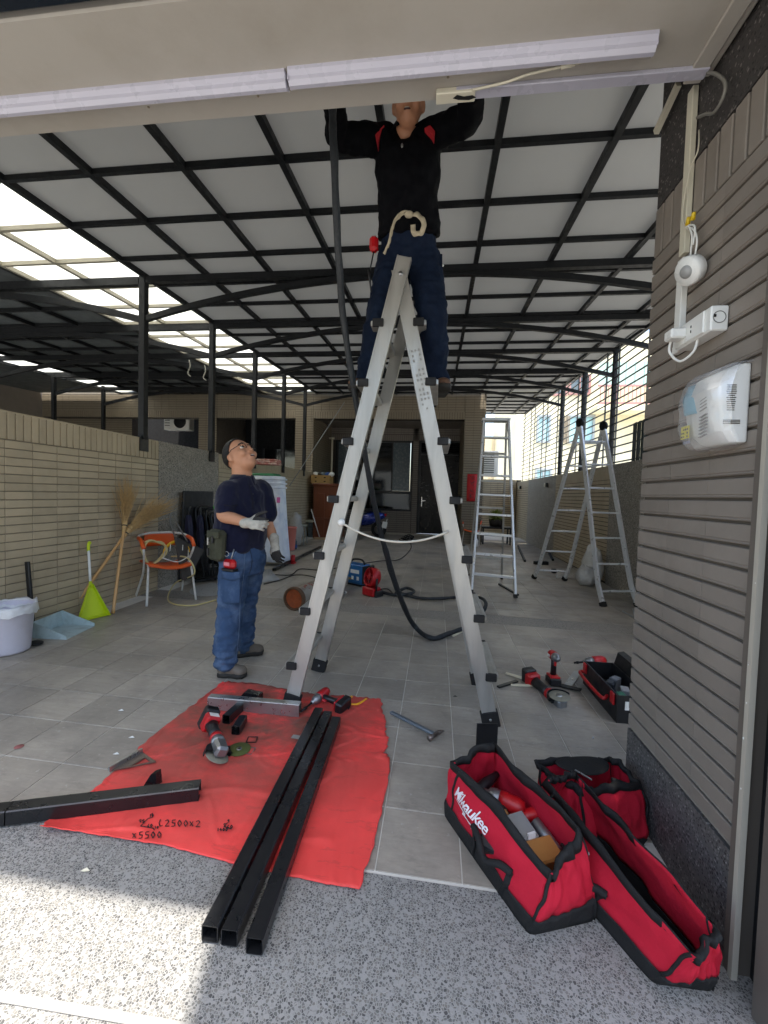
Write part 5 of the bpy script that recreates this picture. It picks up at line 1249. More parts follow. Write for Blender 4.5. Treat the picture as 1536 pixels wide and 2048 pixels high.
def head_details(t, c, f_, u_, s_, sc=1.0, hair=True, glasses=False, open_mouth=True, smile=False):
    Mh = basis(f_, s_, u_)
    W_ = lambda p: c + Mh @ (Vector(p) * sc)
    for k in (-1, 1):
        mb_ = MB(); mb_.ell(W_((.079, .034 * k, .008)), (.011 * sc, .016 * sc, .0085 * sc), Mh, 10, 8); e_ = mb_.build('eye', M_EYE, t)
        mb_ = MB(); mb_.ell(W_((.0885, .034 * k, .008)), (.0028 * sc, .007 * sc, .0075 * sc), Mh, 8, 6); mb_.build('iris', M_PUP, e_)
        mb_ = MB(); mb_.tube([W_((.088, .014 * k, .028)), W_((.09, .034 * k, .034)), W_((.078, .056 * k, .028))], [.0035 * sc, .0045 * sc, .0025 * sc], 6); mb_.build('eyebrow', M_HAIR, t)
    mb_ = MB(); mb_.ell(W_((.0915, 0, -.0655)), (.0080 * sc, .018 * sc, (.007 if open_mouth else .003) * sc), Mh, 12, 8); mo = mb_.build('mouth', M_MOUTH, t)
    if smile or open_mouth:
        mb_ = MB(); mb_.ell(W_((.0955, 0, -.0612)), (.005 * sc, .013 * sc, .0028 * sc), Mh, 10, 6); mb_.build('teeth', M_EYE, mo)
    if hair:
        mb_ = MB(); vs_ = []; nu, nv = 28, 16
        for j in range(nv + 1):
            th = PI * .78 * j / nv
            for i in range(nu):
                ph = 2 * PI * i / nu; x, y, z = math.sin(th) * math.cos(ph), math.sin(th) * math.sin(ph), math.cos(th)
                s_b = 1 - max(0, min(1, (math.cos(ph) + .30) / 1.15)); lim = PI * (.27 + .38 * s_b * s_b * (3 - 2 * s_b) + .012 * noise.noise(Vector((ph * 9, 1, 2))))
                tt = min(th, lim); x, y, z = math.sin(tt) * math.cos(ph), math.sin(tt) * math.sin(ph), math.cos(tt)
                k_ = 1.022 + .015 * noise.noise(Vector((ph * 2, th * 5, 3)))
                vs_.append(W_((-.012 + .099 * x * k_, .079 * y * k_, .03 + .094 * z * k_)))
        fs_ = [(j * nu + i, (j + 1) * nu + i, (j + 1) * nu + (i + 1) % nu, j * nu + (i + 1) % nu) for j in range(nv) for i in range(nu)]
        mb_.smooth = True; mb_.add(vs_, fs_); mb_.build('hair', M_HAIR, t, solid=.006)
    if glasses:
        M_GL = mat('black_glasses_frame', '#0d0d0d', .3)
        mb_ = MB()
        for k in (-1, 1):
            loop = [W_((.104 - .012 * abs(math.cos(a)), .034 * k + .025 * math.cos(a), .008 + .017 * math.sin(a))) for a in [2 * PI * i / 18 for i in range(18)]]
            mb_.tube(loop, .0018 * sc, 6, closed=True)
            mb_.tube([W_((.092, .06 * k, .014)), W_((.04, .083 * k, .016)), W_((-.02, .088 * k, .01))], .0022 * sc, 6)
        mb_.tube([W_((.106, -.01, .012)), W_((.108, 0, .014)), W_((.106, .01, .012))], .0018 * sc, 6); g_ = mb_.build('glasses', M_GL, t)
        for k in (-1, 1):
            mb_ = MB(); mb_.lathe([(0, 0), (.022 * sc, 0)], W_((.097, .034 * k, .008)), basis(s_, u_, f_), 16, cap=False); mb_.build('lens', thin_clear(), g_)
def hand_shape(mb_, w0, d, nrm, th, curl=.5, sc=1.0, spread=.12, thumb_curl=.4, point=None):
    """palm, four unequal bent fingers and a thumb; d along the hand, nrm out of the palm, th towards the thumb"""
    d = d.normalized(); nrm = (nrm - d * nrm.dot(d)).normalized(); th = d.cross(nrm) * (1 if d.cross(nrm).dot(th) > 0 else -1)
    Mx = basis(d, th, nrm)
    mb_.ell(w0 + d * .045 * sc, (.052 * sc, .042 * sc, .017 * sc), Mx, 16, 10); mb_.ell(w0 + d * .02 * sc, (.035 * sc, .03 * sc, .018 * sc), Mx, 14, 8); mb_.ell(w0 + d * .035 * sc + th * .022 * sc + nrm * .006 * sc, (.032 * sc, .018 * sc, .015 * sc), Mx, 12, 8)
    for k, L in enumerate((.074, .082, .077, .06)):
        off = (.030 - .0205 * k) * sc; c_ = curl if point != k else .05
        a0 = w0 + d * (.086 - .004 * abs(k - 1.2)) * sc + th * off
        dd = (d + th * spread * (1.2 - k) * .5).normalized(); ang = 0; pts = [a0 - dd * .02 * sc, a0]; p = a0
        for sg, fr in enumerate((.45, .32, .23)):
            ang += c_ * (.75, 1.05, .8)[sg]; dv = dd * math.cos(ang) + nrm * math.sin(ang); p = p + dv * L * fr * sc; pts.append(p)
        mb_.tube(pts, [.0095 * sc, .0098 * sc, .009 * sc, .0085 * sc, .007 * sc], 10)
        mb_.ell(pts[-1], (.007 * sc,) * 3, nu=8, nv=6)
    a0 = w0 + d * .028 * sc + th * .036 * sc + nrm * .006 * sc
    d1 = (d * .75 + th * .75 + nrm * .2).normalized(); p1 = a0 + d1 * .036 * sc; d2 = (d * 1.0 + th * (.35 - thumb_curl * .4) + nrm * thumb_curl * .7).normalized(); p2 = p1 + d2 * .03 * sc; p3 = p2 + (d2 + nrm * thumb_curl * .3).normalized() * .024 * sc
    mb_.tube([a0 - d1 * .015 * sc, a0, p1, p2, p3], [.013 * sc, .0135 * sc, .0115 * sc, .0105 * sc, .008 * sc], 10); mb_.ell(p3, (.008 * sc,) * 3, nu=8, nv=6)
def shoe(t, heel, toe, ankle, material, h=.075, w=.046):
    d = (toe - heel); d.z = 0; L = d.length; d.normalize(); s_ = Vector((-d.y, d.x, 0)); z = Vector((0, 0, 1)); mb_ = MB()
    def e(a, hz, r): mb_.ell(heel + d * a * L + z * hz, r, basis(d, s_, z), 16, 10)
    e(.16, .045, (L * .2, w * .78, .042)); e(.5, .05, (L * .36, w * .86, .04)); e(.78, .04, (L * .23, w, .036)); e(.34, .075, (L * .2, w * .8, .045))
    mb_.tube([heel + d * .2 * L + z * .05, ankle], [w * .82, w * .86], 14)
    me = remesh(mb_, .008, 5, 'shoe'); o_ = obj_of(me, 'shoe', material, t)
    sm_ = MB(); rg = []
    out = [(0.0, .0), (.02, .62), (.2, .78), (.5, .82), (.75, 1.02), (.92, .8), (1.0, .0), (.92, -.8), (.75, -1.0), (.5, -.72), (.2, -.76), (.02, -.6)]
    for hz, k in ((.0, .98), (.012, 1.03), (.03, 1.02)): rg.append([heel + d * ((a - .5) * k + .5) * L + s_ * b * w * k + z * (hz + .002) for a, b in out])
    sm_.smooth = True; sm_.loft(rg); sm_.build('sole', M_SOLE, o_)
    return o_
# ------------------------------------------------------------------ person looking up
YM = 2.9
pm = thing('person', 'person in navy polo shirt, jeans and grey gloves looking up beside the ladder', 'person', fl(470, 1335))
rs, ls = J(459, 985, 2.80), J(523, 984, 3.04)          # his right (near) and left (far) shoulder
side = (ls - rs); side.z = 0; side.normalize(); fwd = Vector((side.y, -side.x, 0))
nb_ = J(484, 958, 2.92)
hh = Vector((.92, -.40, 0)).normalized(); tl_ = R(38); hf = hh * math.cos(tl_) + Vector((0, 0, 1)) * math.sin(tl_); hu = -hh * math.sin(tl_) + Vector((0, 0, 1)) * math.cos(tl_); hs_ = hu.cross(hf)
hc = J(480, 914, 2.91); HS = 1.15
el_r = J(446, 1031, 2.72); wr_r = J(497, 1046, 2.62); el_l = J(536, 1050, 3.06); wr_l = J(549, 1084, 2.98)
hip_r, hip_l = J(470, 1118, 2.82), J(503, 1118, 3.0)
kn_r, kn_l = J(461, 1215, 2.79), J(489, 1206, 3.05)
he_r, to_r = fl(437, 1352), fl(490, 1354); he_l, to_l = fl(472, 1314), fl(524, 1307)
an_r = he_r.lerp(to_r, .24) + P(0, 0, .11); an_l = he_l.lerp(to_l, .24) + P(0, 0, .11)
pel = (hip_r + hip_l) / 2; wst = J(480, 1078, 2.9); chs = J(483, 1010, 2.92)
# body: one continuous skin
mb = MB(); head_shape(mb, hc, hf, hu, hs_, HS)
limb(mb, [nb_ - P(0, 0, .06), nb_ + P(.0, 0, .005), hc - hu * .05 * HS - hf * .02], [.076, .074, .07])
erings(mb, [(pel - P(0, 0, .04), .15, .11), (wst, .15, .12), (chs, .16, .11), (nb_ - P(0, 0, .03), .09, .06)], side)
for sh, elb, wri in ((rs, el_r, wr_r), (ls, el_l, wr_l)):
    limb(mb, [sh, sh.lerp(elb, .5), elb, elb.lerp(wri, .4), wri], [.052, .05, .043, .042, .029])
for hp, kn, an in ((hip_r, kn_r, an_r), (hip_l, kn_l, an_l)): limb(mb, [hp, hp.lerp(kn, .5), kn, kn.lerp(an, .45), an], [.08, .075, .055, .055, .038])
me = remesh(mb, .0085, 3, 'body'); body = obj_of(me, 'body', M_SKIN, pm)
head_details(pm, hc, hf, hu, hs_, HS, glasses=True)
# polo shirt
mb = MB()
erings(mb, [(wst + P(0, 0, -.075), .178, .155), (wst, .182, .162), (J(483, 1045, 2.9), .182, .155), (chs, .188, .14), (J(486, 985, 2.92), .185, .115), (J(486, 969, 2.92), .15, .09), (J(485, 960, 2.92), .10, .082), (nb_ + P(0, 0, .005), .076, .074)], side)
for sh, elb in ((rs, el_r), (ls, el_l)):
    hem = sh.lerp(elb, .66); limb(mb, [sh + (nb_ - sh) * .25 - P(0, 0, .02), sh, hem], [.075, .076, .074])
me = remesh(mb, .010, 7, 'shirt')
folds(me, .015, (8, 8, 4), seed=2.0); folds(me, .005, (22, 22, 12), seed=3.3); folds(me, .009, (5, 5, 16), seed=8.0, mask=lambda p: max(0, min(1, (wst.z + .12 - p.z) / .15)))
shirt = obj_of(me, 'polo_shirt', M_NAVY, pm)
# collar with a pale stripe, placket, sleeve hem
def collar_ring(k, r_, dz): 
    a = 2 * PI * k; return nb_ + side * math.cos(a) * r_ * 1.08 + fwd * math.sin(a) * r_ + P(0, 0, dz) + fwd * 0.01
cl_ = MB(); arc = [(.30 + .90 * i / 24) for i in range(25)]
cl_.smooth = True
cl_.add([collar_ring(k, .070, .028) for k in arc] + [collar_ring(k, .092, -.022 - (.02 if i in (0, 1, 23, 24) else 0)) for i, k in enumerate(arc)], [(i, i + 1, 26 + i, 25 + i) for i in range(24)])
cl_.build('collar', M_NAVY, shirt, solid=.006)
stp = MB(); stp.tube([collar_ring(k, .094, -.016) for k in arc[4:12]], .004, 6); stp.build('collar_stripe', mat('pale_stripe', '#c9b3b3', .8), shirt)
M_SEAM = mat('denim_stitch', '#5d6f88', .9)
def hug(px, py, me_o, lift=.003):
    """point where the sight line meets a built garment"""
    d_ = ray(px, py).normalized(); ok, loc, nr_, i_ = me_o.ray_cast(C0, d_)
    return loc + nr_ * lift if ok else None
def hug_line(pts, me_o, r_, nm, mtl, par):
    pp_ = []
    for k in range(len(pts) - 1):
        for j in range(6):
            q_ = hug(pts[k][0] + (pts[k + 1][0] - pts[k][0]) * j / 6, pts[k][1] + (pts[k + 1][1] - pts[k][1]) * j / 6, me_o)
            if q_: pp_.append(q_)
    if len(pp_) > 3:
        mb_ = MB(); mb_.tube(pp_, r_, 5); mb_.build(nm, mtl, par)
bpy.context.view_layer.update()
hug_line([(497, 968), (502, 985), (505, 1003), (506, 1022)], shirt, .0028, 'placket', mat('dark_navy_thread', '#0c0d18', .9), shirt)  # dark tube lines laid on the shirt for placket and hem
hug_line([(447, 1010), (462, 1012), (478, 1009)], shirt, .003, 'sleeve_hem', MATS['dark_navy_thread'], shirt)
for (x_, y_) in ((499, 972), (503, 988), (505, 1005)):
    q_ = hug(x_ + 3, y_, shirt, .002)
    if q_: mb = MB(); mb.ell(q_, (.005, .003, .005), nu=8, nv=6); mb.build('button', M_BLK, shirt)
# jeans
mb = MB()
erings(mb, [(pel + P(0, 0, -.10), .15, .115), (pel, .178, .145), (wst + P(0, 0, -.06), .170, .145)], side)
for hp, kn, an in ((hip_r, kn_r, an_r), (hip_l, kn_l, an_l)):
    limb(mb, [hp + P(0, 0, .02), hp.lerp(kn, .45), kn, kn.lerp(an, .5), an + P(0, 0, .0)], [.105, .098, .085, .080, .070])
me = remesh(mb, .009, 4, 'trousers')
zk = kn_r.z
folds(me, .012, (7, 7, 14), seed=1.0, mask=lambda p: 1.0 if p.z < zk + .1 else .55); folds(me, .005, (18, 18, 24), seed=7.0); folds(me, .014, (12, 12, 34), seed=5.0, mask=lambda p: max(0, min(1, (zk - .1 - p.z) / .2)))
jeans = obj_of(me, 'jeans', M_DEN, pm)
for k_, (a0, b0_) in enumerate(((J(455, 1145, 2.68), J(480, 1200, 2.69)),)):
    pass
bpy.context.view_layer.update()
hug_line([(490, 1100), (487, 1150), (480, 1200), (478, 1250), (474, 1300), (470, 1325)], jeans, .0018, 'seam', M_SEAM, jeans)
hug_line([(500, 1100), (504, 1120), (502, 1138), (497, 1150)], jeans, .0022, 'fly_seam', mat('dark_denim_line', '#1a2536', .9), jeans)
hug_line([(475, 1096), (468, 1112), (455, 1122)], jeans, .0022, 'pocket_seam', M_SEAM, jeans)
pkp = MB(); pkp.sheet(lambda u, v: J(446 + 34 * u, 1150 + 56 * v, 2.700 - .012 * math.sin(PI * u)), 6, 8); pkp.build('cargo_pocket', M_DEN, jeans, solid=.012, bevel=.003)
pkf = MB(); pkf.sheet(lambda u, v: J(444 + 38 * u, 1144 + 13 * v + 5 * (1 - abs(2 * u - 1)) * v, 2.690 - .013 * math.sin(PI * u)), 6, 3); pkf.build('pocket_flap', M_DEN, jeans, solid=.006)
shoe(pm, he_r, to_r + (to_r - he_r) * .06, an_r, M_SHOE, w=.054); shoe(pm, he_l, to_l + (to_l - he_l) * .06, an_l, M_SHOE, w=.054)
# gloves
mb = MB(); dr_ = (J(538, 1046, 2.56) - wr_r).normalized(); hand_shape(mb, wr_r + dr_ * .0, dr_, P(-.3, .75, -.25), P(.1, -.2, 1), .95, 1.08, thumb_curl=.1)
limb(mb, [wr_r - dr_ * .035, wr_r + dr_ * .02], [.036, .033]); me = remesh(mb, .0045, 3, 'glove'); g1 = obj_of(me, 'glove', M_GLV, pm)
mb = MB(); dl_ = (J(553, 1118, 2.94) - wr_l).normalized(); hand_shape(mb, wr_l, dl_, P(.3, .6, 0), P(-.9, -.4, .1), .5, 1.08, thumb_curl=.5)
limb(mb, [wr_l - dl_ * .035, wr_l + dl_ * .02], [.036, .033]); me = remesh(mb, .0045, 3, 'glove'); g2 = obj_of(me, 'glove', M_GLV, pm)
for vtx_me, cw, dd in ((g1, wr_r, dr_), (g2, wr_l, dl_)):
    vtx_me.data.materials.append(M_GLVD)
    for f_ in vtx_me.data.polygons:
        tt = (f_.center - cw).dot(dd)
        if (vtx_me is g1 and f_.center.z > cw.z + .022 and tt > .045) or (vtx_me is g2 and tt > .075): f_.material_index = 1
# belt pouch, tape measure, key ring
po = J(434, 1090, 2.70); M_POU = mat('olive_canvas', '#3b3c2c', .9, var=.2, vscale=25, bump=.3, bscale=300)
pt_ = thing('tool_pouch', 'olive canvas tool pouch hanging on the belt of the standing person', 'pouch', po)
mb = MB(); mb.box(po, (.15, .08, .215), rot('Z', -.5) @ rot('Y', .06), ch=.025); pb_ = mb.build('pouch_body', M_POU, pt_, bevel=.006)
for k, (dx, dz_) in enumerate(((-.02, .03), (.012, .045), (-.02, -.04))):
    mb = MB(); mb.box(po + P(dx - .012, -.058, dz_), (.014, .016, .05), rot('Z', -.5), ch=.003); mb.build('loop', M_BLK if k else M_STL, pt_)
mb = MB(); mb.box(po + P(-.005, -.044, .075), (.13, .02, .05), rot('Z', -.5), ch=.006); mb.build('pouch_flap', M_POU, pt_)
kr = J(453, 1108, 2.68); mb = MB(); mb.tube([kr + P(.016 * math.cos(a), 0, .016 * math.sin(a)) for a in [2 * PI * i / 16 for i in range(16)]], .0022, 6, closed=True); one(mb, 'key_ring', M_STL, 'small steel key ring beside the olive pouch', 'key ring')
tp = J(460, 1128, 2.70); tm = thing('tape_measure', 'red tape measure clipped to the hip of the standing person', 'tape measure', tp)
mb = MB(); mb.box(tp, (.105, .05, .066), rot('Z', -.35), ch=.018); mb.build('case', M_TRED, tm); mb = MB(); mb.box(tp + P(0, -.002, -.038), (.108, .054, .018), rot('Z', -.35), ch=.004); mb.build('bumper', M_BLK, tm)
mb = MB(); mb.box(tp + P(-.01, -.0275, .004), (.05, .003, .024), rot('Z', -.35)); mb.build('face_label', mat('pink_print', '#d77f86', .5), tm)
mb = MB(); mb.tube([J(461, 1123, 2.69), J(468, 1098, 2.70)], .004, 6); one(mb, 'hook_tool', M_STL, 'thin steel hook tool tucked in the jeans pocket', 'tool')
# ------------------------------------------------------------------ worker on the ladder
pw = thing('person', 'person in black work shirt with raised arms standing on the big ladder', 'person', J(800, 790, 2.66))
fR_, fL_ = J(724, 786, 2.66), J(877, 786, 2.66)        # image-left foot, image-right foot
hipR, hipL = J(788, 520, 2.62), J(848, 520, 2.62); knR, knL = J(758, 650, 2.55), J(866, 640, 2.55)
anR, anL = J(735, 752, 2.68), J(872, 748, 2.68)
pelw = (hipR + hipL) / 2 + P(0, 0, .03); wsw = J(818, 455, 2.56); chw = J(815, 345, 2.42); nbw = J(812, 268, 2.34); hcw = J(817, 208, 2.26)
shR, shL = J(768, 282, 2.36), J(862, 274, 2.36); elR, elL = J(676, 272, 2.22), J(938, 236, 2.22); wrR, wrL = J(668, 205, 2.05), J(945, 165, 2.05)
sw = Vector((1, 0, 0)); hfw = P(.0, -.94, -.25).normalized(); huw = P(0, -.25, .94).normalized(); hsw = huw.cross(hfw)
mb = MB(); head_shape(mb, hcw, hfw, huw, hsw, 1.0); limb(mb, [nbw - P(0, -.03, .06), nbw, hcw - huw * .05], [.062, .058, .055])
erings(mb, [(pelw - P(0, 0, .04), .14, .10), (wsw, .14, .10), (chw, .155, .1), (nbw - P(0, -.02, .03), .09, .06)], sw)
for sh, elb, wri in ((shR, elR, wrR), (shL, elL, wrL)): limb(mb, [sh, sh.lerp(elb, .5), elb, elb.lerp(wri, .4), wri], [.052, .048, .043, .04, .03])
for hp, kn, an in ((hipR, knR, anR), (hipL, knL, anL)): limb(mb, [hp, hp.lerp(kn, .5), kn, kn.lerp(an, .45), an], [.08, .072, .055, .055, .04])
for wri, sg in ((wrR, -1), (wrL, 1)):
    hand_shape(mb, wri, P(sg * -.1, -.35, .9).normalized(), P(0, -1, -.3), P(-sg, 0, 0), .6)
me = remesh(mb, .0085, 3, 'body'); obj_of(me, 'body', M_SKIN, pw)
head_details(pw, hcw, hfw, huw, hsw, 1.0, open_mouth=True, smile=True)
mb = MB()
erings(mb, [(wsw + P(0, .02, -.05), .185, .125), (wsw + P(0, 0, .03), .175, .13), (J(817, 400, 2.49), .17, .13), (chw, .178, .13), (J(815, 300, 2.38), .175, .115), (J(813, 278, 2.36), .12, .085), (nbw + P(0, 0, .0), .068, .068)], sw)
for sh, elb, wri in ((shR, elR, wrR), (shL, elL, wrL)): limb(mb, [sh + (nbw - sh) * .3 - P(0, 0, .03), sh, sh.lerp(elb, .5), elb, elb.lerp(wri, .5), elb.lerp(wri, .9)], [.074, .076, .066, .058, .052, .044])
me = remesh(mb, .010, 7, 'shirt'); folds(me, .012, (8, 8, 7), seed=3.0); folds(me, .006, (18, 18, 14), seed=9.0)
shw = obj_of(me, 'work_shirt', M_BLKS, pw)
cw_ = MB()
def cring(k, r_, dz): a = 2 * PI * k; return nbw + P(math.cos(a) * r_ * 1.05, math.sin(a) * r_, dz)
arc = [(-.20 + .90 * i / 20) for i in range(21)]
cw_.smooth = True; cw_.add([cring(k, .066, .03) for k in arc] + [cring(k, .09, -.02) for k in arc], [(i, i + 1, 22 + i, 21 + i) for i in range(20)]); cw_.build('collar', M_BLKS, shw, solid=.006)
M_PATCH = mat('red_shoulder_patch', '#b3202a', .7)
for pts in (((750, 268), (768, 250), (764, 256), (754, 288)), ((849, 256), (860, 250), (870, 262), (868, 272))):
    mb = MB(); ps = [J(*p_, 2.262) for p_ in pts]; mb.add(ps + [p_ + P(0, .05, 0) for p_ in ps], [(0, 1, 2, 3), (7, 6, 5, 4), (0, 4, 5, 1), (1, 5, 6, 2), (2, 6, 7, 3), (3, 7, 4, 0)]); mb.build('shoulder_patch', M_PATCH, shw)
mb = MB(); mb.ell(J(804, 291, 2.275), (.006, .006, .012)); mb.build('zip_pull', M_STL, shw)
mb = MB(); erings(mb, [(pelw + P(0, 0, -.12), .145, .11), (pelw, .168, .13), (wsw + P(0, .01, -.02), .158, .12)], sw)
for hp, kn, an in ((hipR, knR, anR), (hipL, knL, anL)): limb(mb, [hp + P(0, 0, .0), hp.lerp(kn, .45), kn, kn.lerp(an, .5), an + P(0, 0, -.03)], [.10, .095, .082, .078, .076])
me = remesh(mb, .009, 4, 'trousers'); zk2 = knR.z
folds(me, .012, (7, 7, 12), seed=4.0, mask=lambda p: 1.0 if p.z < zk2 + .15 else .5); folds(me, .005, (18, 18, 22), seed=7.0); folds(me, .004, (15, 15, 26), seed=6.0, mask=lambda p: max(0, min(1, (zk2 - p.z) / .25)))
jw = obj_of(me, 'jeans', M_DEND, pw)
mb = MB(); mb.sheet(lambda u, v: J(868 + 16 * u, 510 + 72 * v, 2.60 - .03 * math.sin(PI * v) - .02 * (1 - u)), 4, 8); mb.build('cargo_pocket', M_DEND, jw, solid=.02, bevel=.004)
mb = MB(); mb.ell(J(885, 531, 2.575), (.009, .005, .007)); mb.build('rivet', M_WHITE, jw)
for heel, sgn, an in ((fR_, -1, anR), (fL_, 1, anL)):
    hz = P(heel.x + .01 * sgn, 2.78, heel.z - .005); shoe(pw, hz, P(heel.x + .03 * sgn, 2.52, heel.z - .005), an, M_SHOEB, w=.048)
# cream sash tied at the waist
M_SASH = mat('cream_cotton_sash', '#b3a88f', .9, var=.12, vscale=30)
sa = thing('waist_sash', 'cream cloth belt knotted loosely at the waist of the worker on the ladder', 'belt', J(815, 435, 2.40))
def ribbon(pts, w_, nm, Y):
    pp_ = bez([J(x, y, Y - dz_) for x, y, dz_ in pts], 7); mb_ = MB(); L_ = len(pp_)
    vs_ = []
    for i, p_ in enumerate(pp_):
        t = (pp_[min(i + 1, L_ - 1)] - pp_[max(i - 1, 0)]).normalized(); n_ = t.cross(Vector((0, -1, 0))).normalized(); vs_ += [p_ + n_ * w_ / 2 + P(0, -.004, 0), p_ - n_ * w_ / 2 + P(0, .008 * math.sin(i), 0)]
    mb_.smooth = True; mb_.add(vs_, [(2 * i, 2 * i + 1, 2 * i + 3, 2 * i + 2) for i in range(L_ - 1)]); return mb_.build(nm, M_SASH, sa, solid=.004)
ribbon([(822, 428, .02), (800, 432, .03), (785, 455, .03), (778, 485, .02), (768, 508, .0)], .012, 'sash_end', 2.40)
ribbon([(822, 426, .02), (806, 424, .035), (790, 440, .035), (782, 470, .03), (775, 495, .01)], .010, 'sash_end', 2.40)
ribbon([(822, 428, .02), (838, 432, .05), (848, 448, .06), (842, 466, .05), (828, 466, .04), (826, 450, .03)], .026, 'sash_loop', 2.40)
mb = MB(); mb.ell(J(818, 429, 2.375), (.025, .018, .018)); mb.build('knot', M_SASH, sa)
tp = J(748, 489, 2.50); tm = thing('tape_measure', 'red tape measure hanging at the belt of the worker on the ladder', 'tape measure', tp)
mb = MB(); mb.box(tp, (.05, .06, .085), ch=.016); mb.build('case', M_TRED, tm); mb = MB(); mb.tube([tp + P(0, 0, -.04), J(742, 530, 2.5), J(739, 548, 2.5)], .004, 6); mb.build('lanyard', M_BLK, tm)
mb = MB(); a_, b_ = J(738, 540, 2.5), J(742, 584, 2.5); mb.tube([a_, a_.lerp(b_, .25), b_], [.009, .008, .004], 8); one(mb, 'marker_pen', M_BLK, 'dark marker pen dangling beside the worker left of the ladder top', 'pen')
# welding cable the worker holds, running down to the floor and round behind the ladder
M_CAB = mat('black_taped_cable', '#1b2024', .6, var=.25, vscale=30, bump=.6, bscale=45, bdist=.006)
ph_ = [oY(664, 205, 2.0), oY(668, 300, 2.06), oY(676, 500, 2.2), oY(690, 660, 2.4), oY(715, 820, 2.6), oY(742, 975, 2.85), oY(768, 1090, 3.15), oY(795, 1180, 3.4), fl(826, 1248, .10), fl(862, 1276, .03), fl(900, 1266, .025), fl(938, 1252, .025), fl(958, 1232, .03), fl(972, 1210, .06), fl(962, 1196, .04), fl(930, 1193, .03), fl(880, 1197, .03), fl(838, 1196, .03), fl(800, 1186, .03), fl(792, 1186, .03), fl(812, 1176, .05), fl(828, 1182, .04), fl(818, 1188, .03), fl(790, 1190, .03), fl(762, 1184, .03)]
cp_ = bez(ph_, 10); rr = [.020 + .004 * noise.noise(Vector((i * .33, 0, 0))) for i in range(len(cp_))]
rr = [r_ * (1.12 if 60 < i < 130 else .95) for i, r_ in enumerate(rr)]
for i, p_ in enumerate(cp_):
    p_ += Vector((noise.noise(Vector((i * .2, 3, 0))), noise.noise(Vector((i * .2, 9, 0))), 0)) * .006
mb = MB(); mb.tube(cp_, rr, 10); one(mb, 'welding_cable', M_CAB, 'thick black wrapped welding cable hanging from the worker to the floor', 'cable')
# ================================================================== things along the left wall
def rings_round(c, prof, n=28): return [[c + P(r_ * math.cos(2 * PI * k / n), r_ * math.sin(2 * PI * k / n), z) for k in range(n)] for r_, z in prof]
M_BIN = mat('milky_white_bucket', '#d3d0dc', .4, var=.06, dirt='#a9a3a8', dirt_amt=.4, dscale=6)
M_FILM = mat('white_plastic_film', '#dcdcdc', .35, var=.08, vscale=20, bump=.6, bscale=25, bdist=.01)
c = fl(14, 1302); wb = thing('waste_bin', 'white waste bin with plastic liner at the left picture edge', 'bin', c)
mb = MB(); mb.lathe([(.0, .002), (.135, .002), (.142, .02), (.165, .34), (.172, .345), (.168, .352), (.158, .345), (.14, .03), (0, .03)], c, n=32, cap=False); mb.build('bucket', M_BIN, wb)
mb = MB(); vs_ = []; n_ = 48
for j, (r_, z) in enumerate(((.150, .30), (.166, .352), (.18, .362), (.182, .33), (.186, .295))):
    for k in range(n_):
        a = 2 * PI * k / n_; w_ = 1 + (.05 if j > 1 else .01) * noise.noise(Vector((math.cos(a) * 4, math.sin(a) * 4, j * 1.3))); vs_.append(c + P(r_ * w_ * math.cos(a), r_ * w_ * math.sin(a), z + (.03 * noise.noise(Vector((math.cos(a) * 3, math.sin(a) * 3, 5 + j))) if j != 1 else 0)))
mb.smooth = True; mb.add(vs_, [(j * n_ + k, j * n_ + (k + 1) % n_, (j + 1) * n_ + (k + 1) % n_, (j + 1) * n_ + k) for j in range(4) for k in range(n_)]); mb.build('liner', M_FILM, wb)
# grey lobby dustpan with black upright handle
dg_ = thing('dustpan', 'blue grey dustpan with tall black handle on the floor by the left wall', 'dustpan', fl(112, 1270))
M_DP = mat('blue_grey_plastic', '#b3c6c9', .5, var=.08, dirt='#5c6463', dirt_amt=.5, dscale=12)
q = [F(-3.25, 3.03), F(-2.97, 3.06), F(-3.02, 3.40), F(-3.31, 3.37)]
inner = [p_ for p_ in q]; ce = sum(q, Vector()) / 4
mb = MB(); mb.loft([[p_ + P(0, 0, .0) for p_ in q], [p_ + P(0, 0, .006) for p_ in q]]); mb.build('pan_floor', M_DP, dg_)
def slab(a, b, h0, h1, t_=.005, lean=P(0, 0, 0)):
    mb_ = MB(); n_ = (b - a).cross(P(0, 0, 1)).normalized() * t_
    mb_.loft([[a, b, b + n_, a + n_], [a + lean + P(0, 0, h0), b + lean + P(0, 0, h1), b + n_ + lean + P(0, 0, h1), a + n_ + lean + P(0, 0, h0)]]); return mb_
slab(q[0], q[1], .13, .03).build('pan_side', M_DP, dg_); slab(q[3], q[2], .13, .03).build('pan_side', M_DP, dg_); slab(q[0], q[3], .13, .13, lean=P(-.01, .0, 0)).build('pan_back', M_DP, dg_)
hb = q[0].lerp(q[3], .1) + P(-.04, 0, 0); ht = oX(66, 1122, hb.x - .03)
mb = MB(); mb.bar(hb + P(.01, 0, .03), P(hb.x - .04, hb.y, ht.z), .036, .024, ch=.004); mb.build('handle', M_BLK, dg_)
mb = MB(); mb.ell(fl(70, 1286, .015), (.06, .05, .016)); one(mb, 'rubber_disc', M_RUB, 'dark rubber lump on the floor beside the white bin', 'rubber disc')
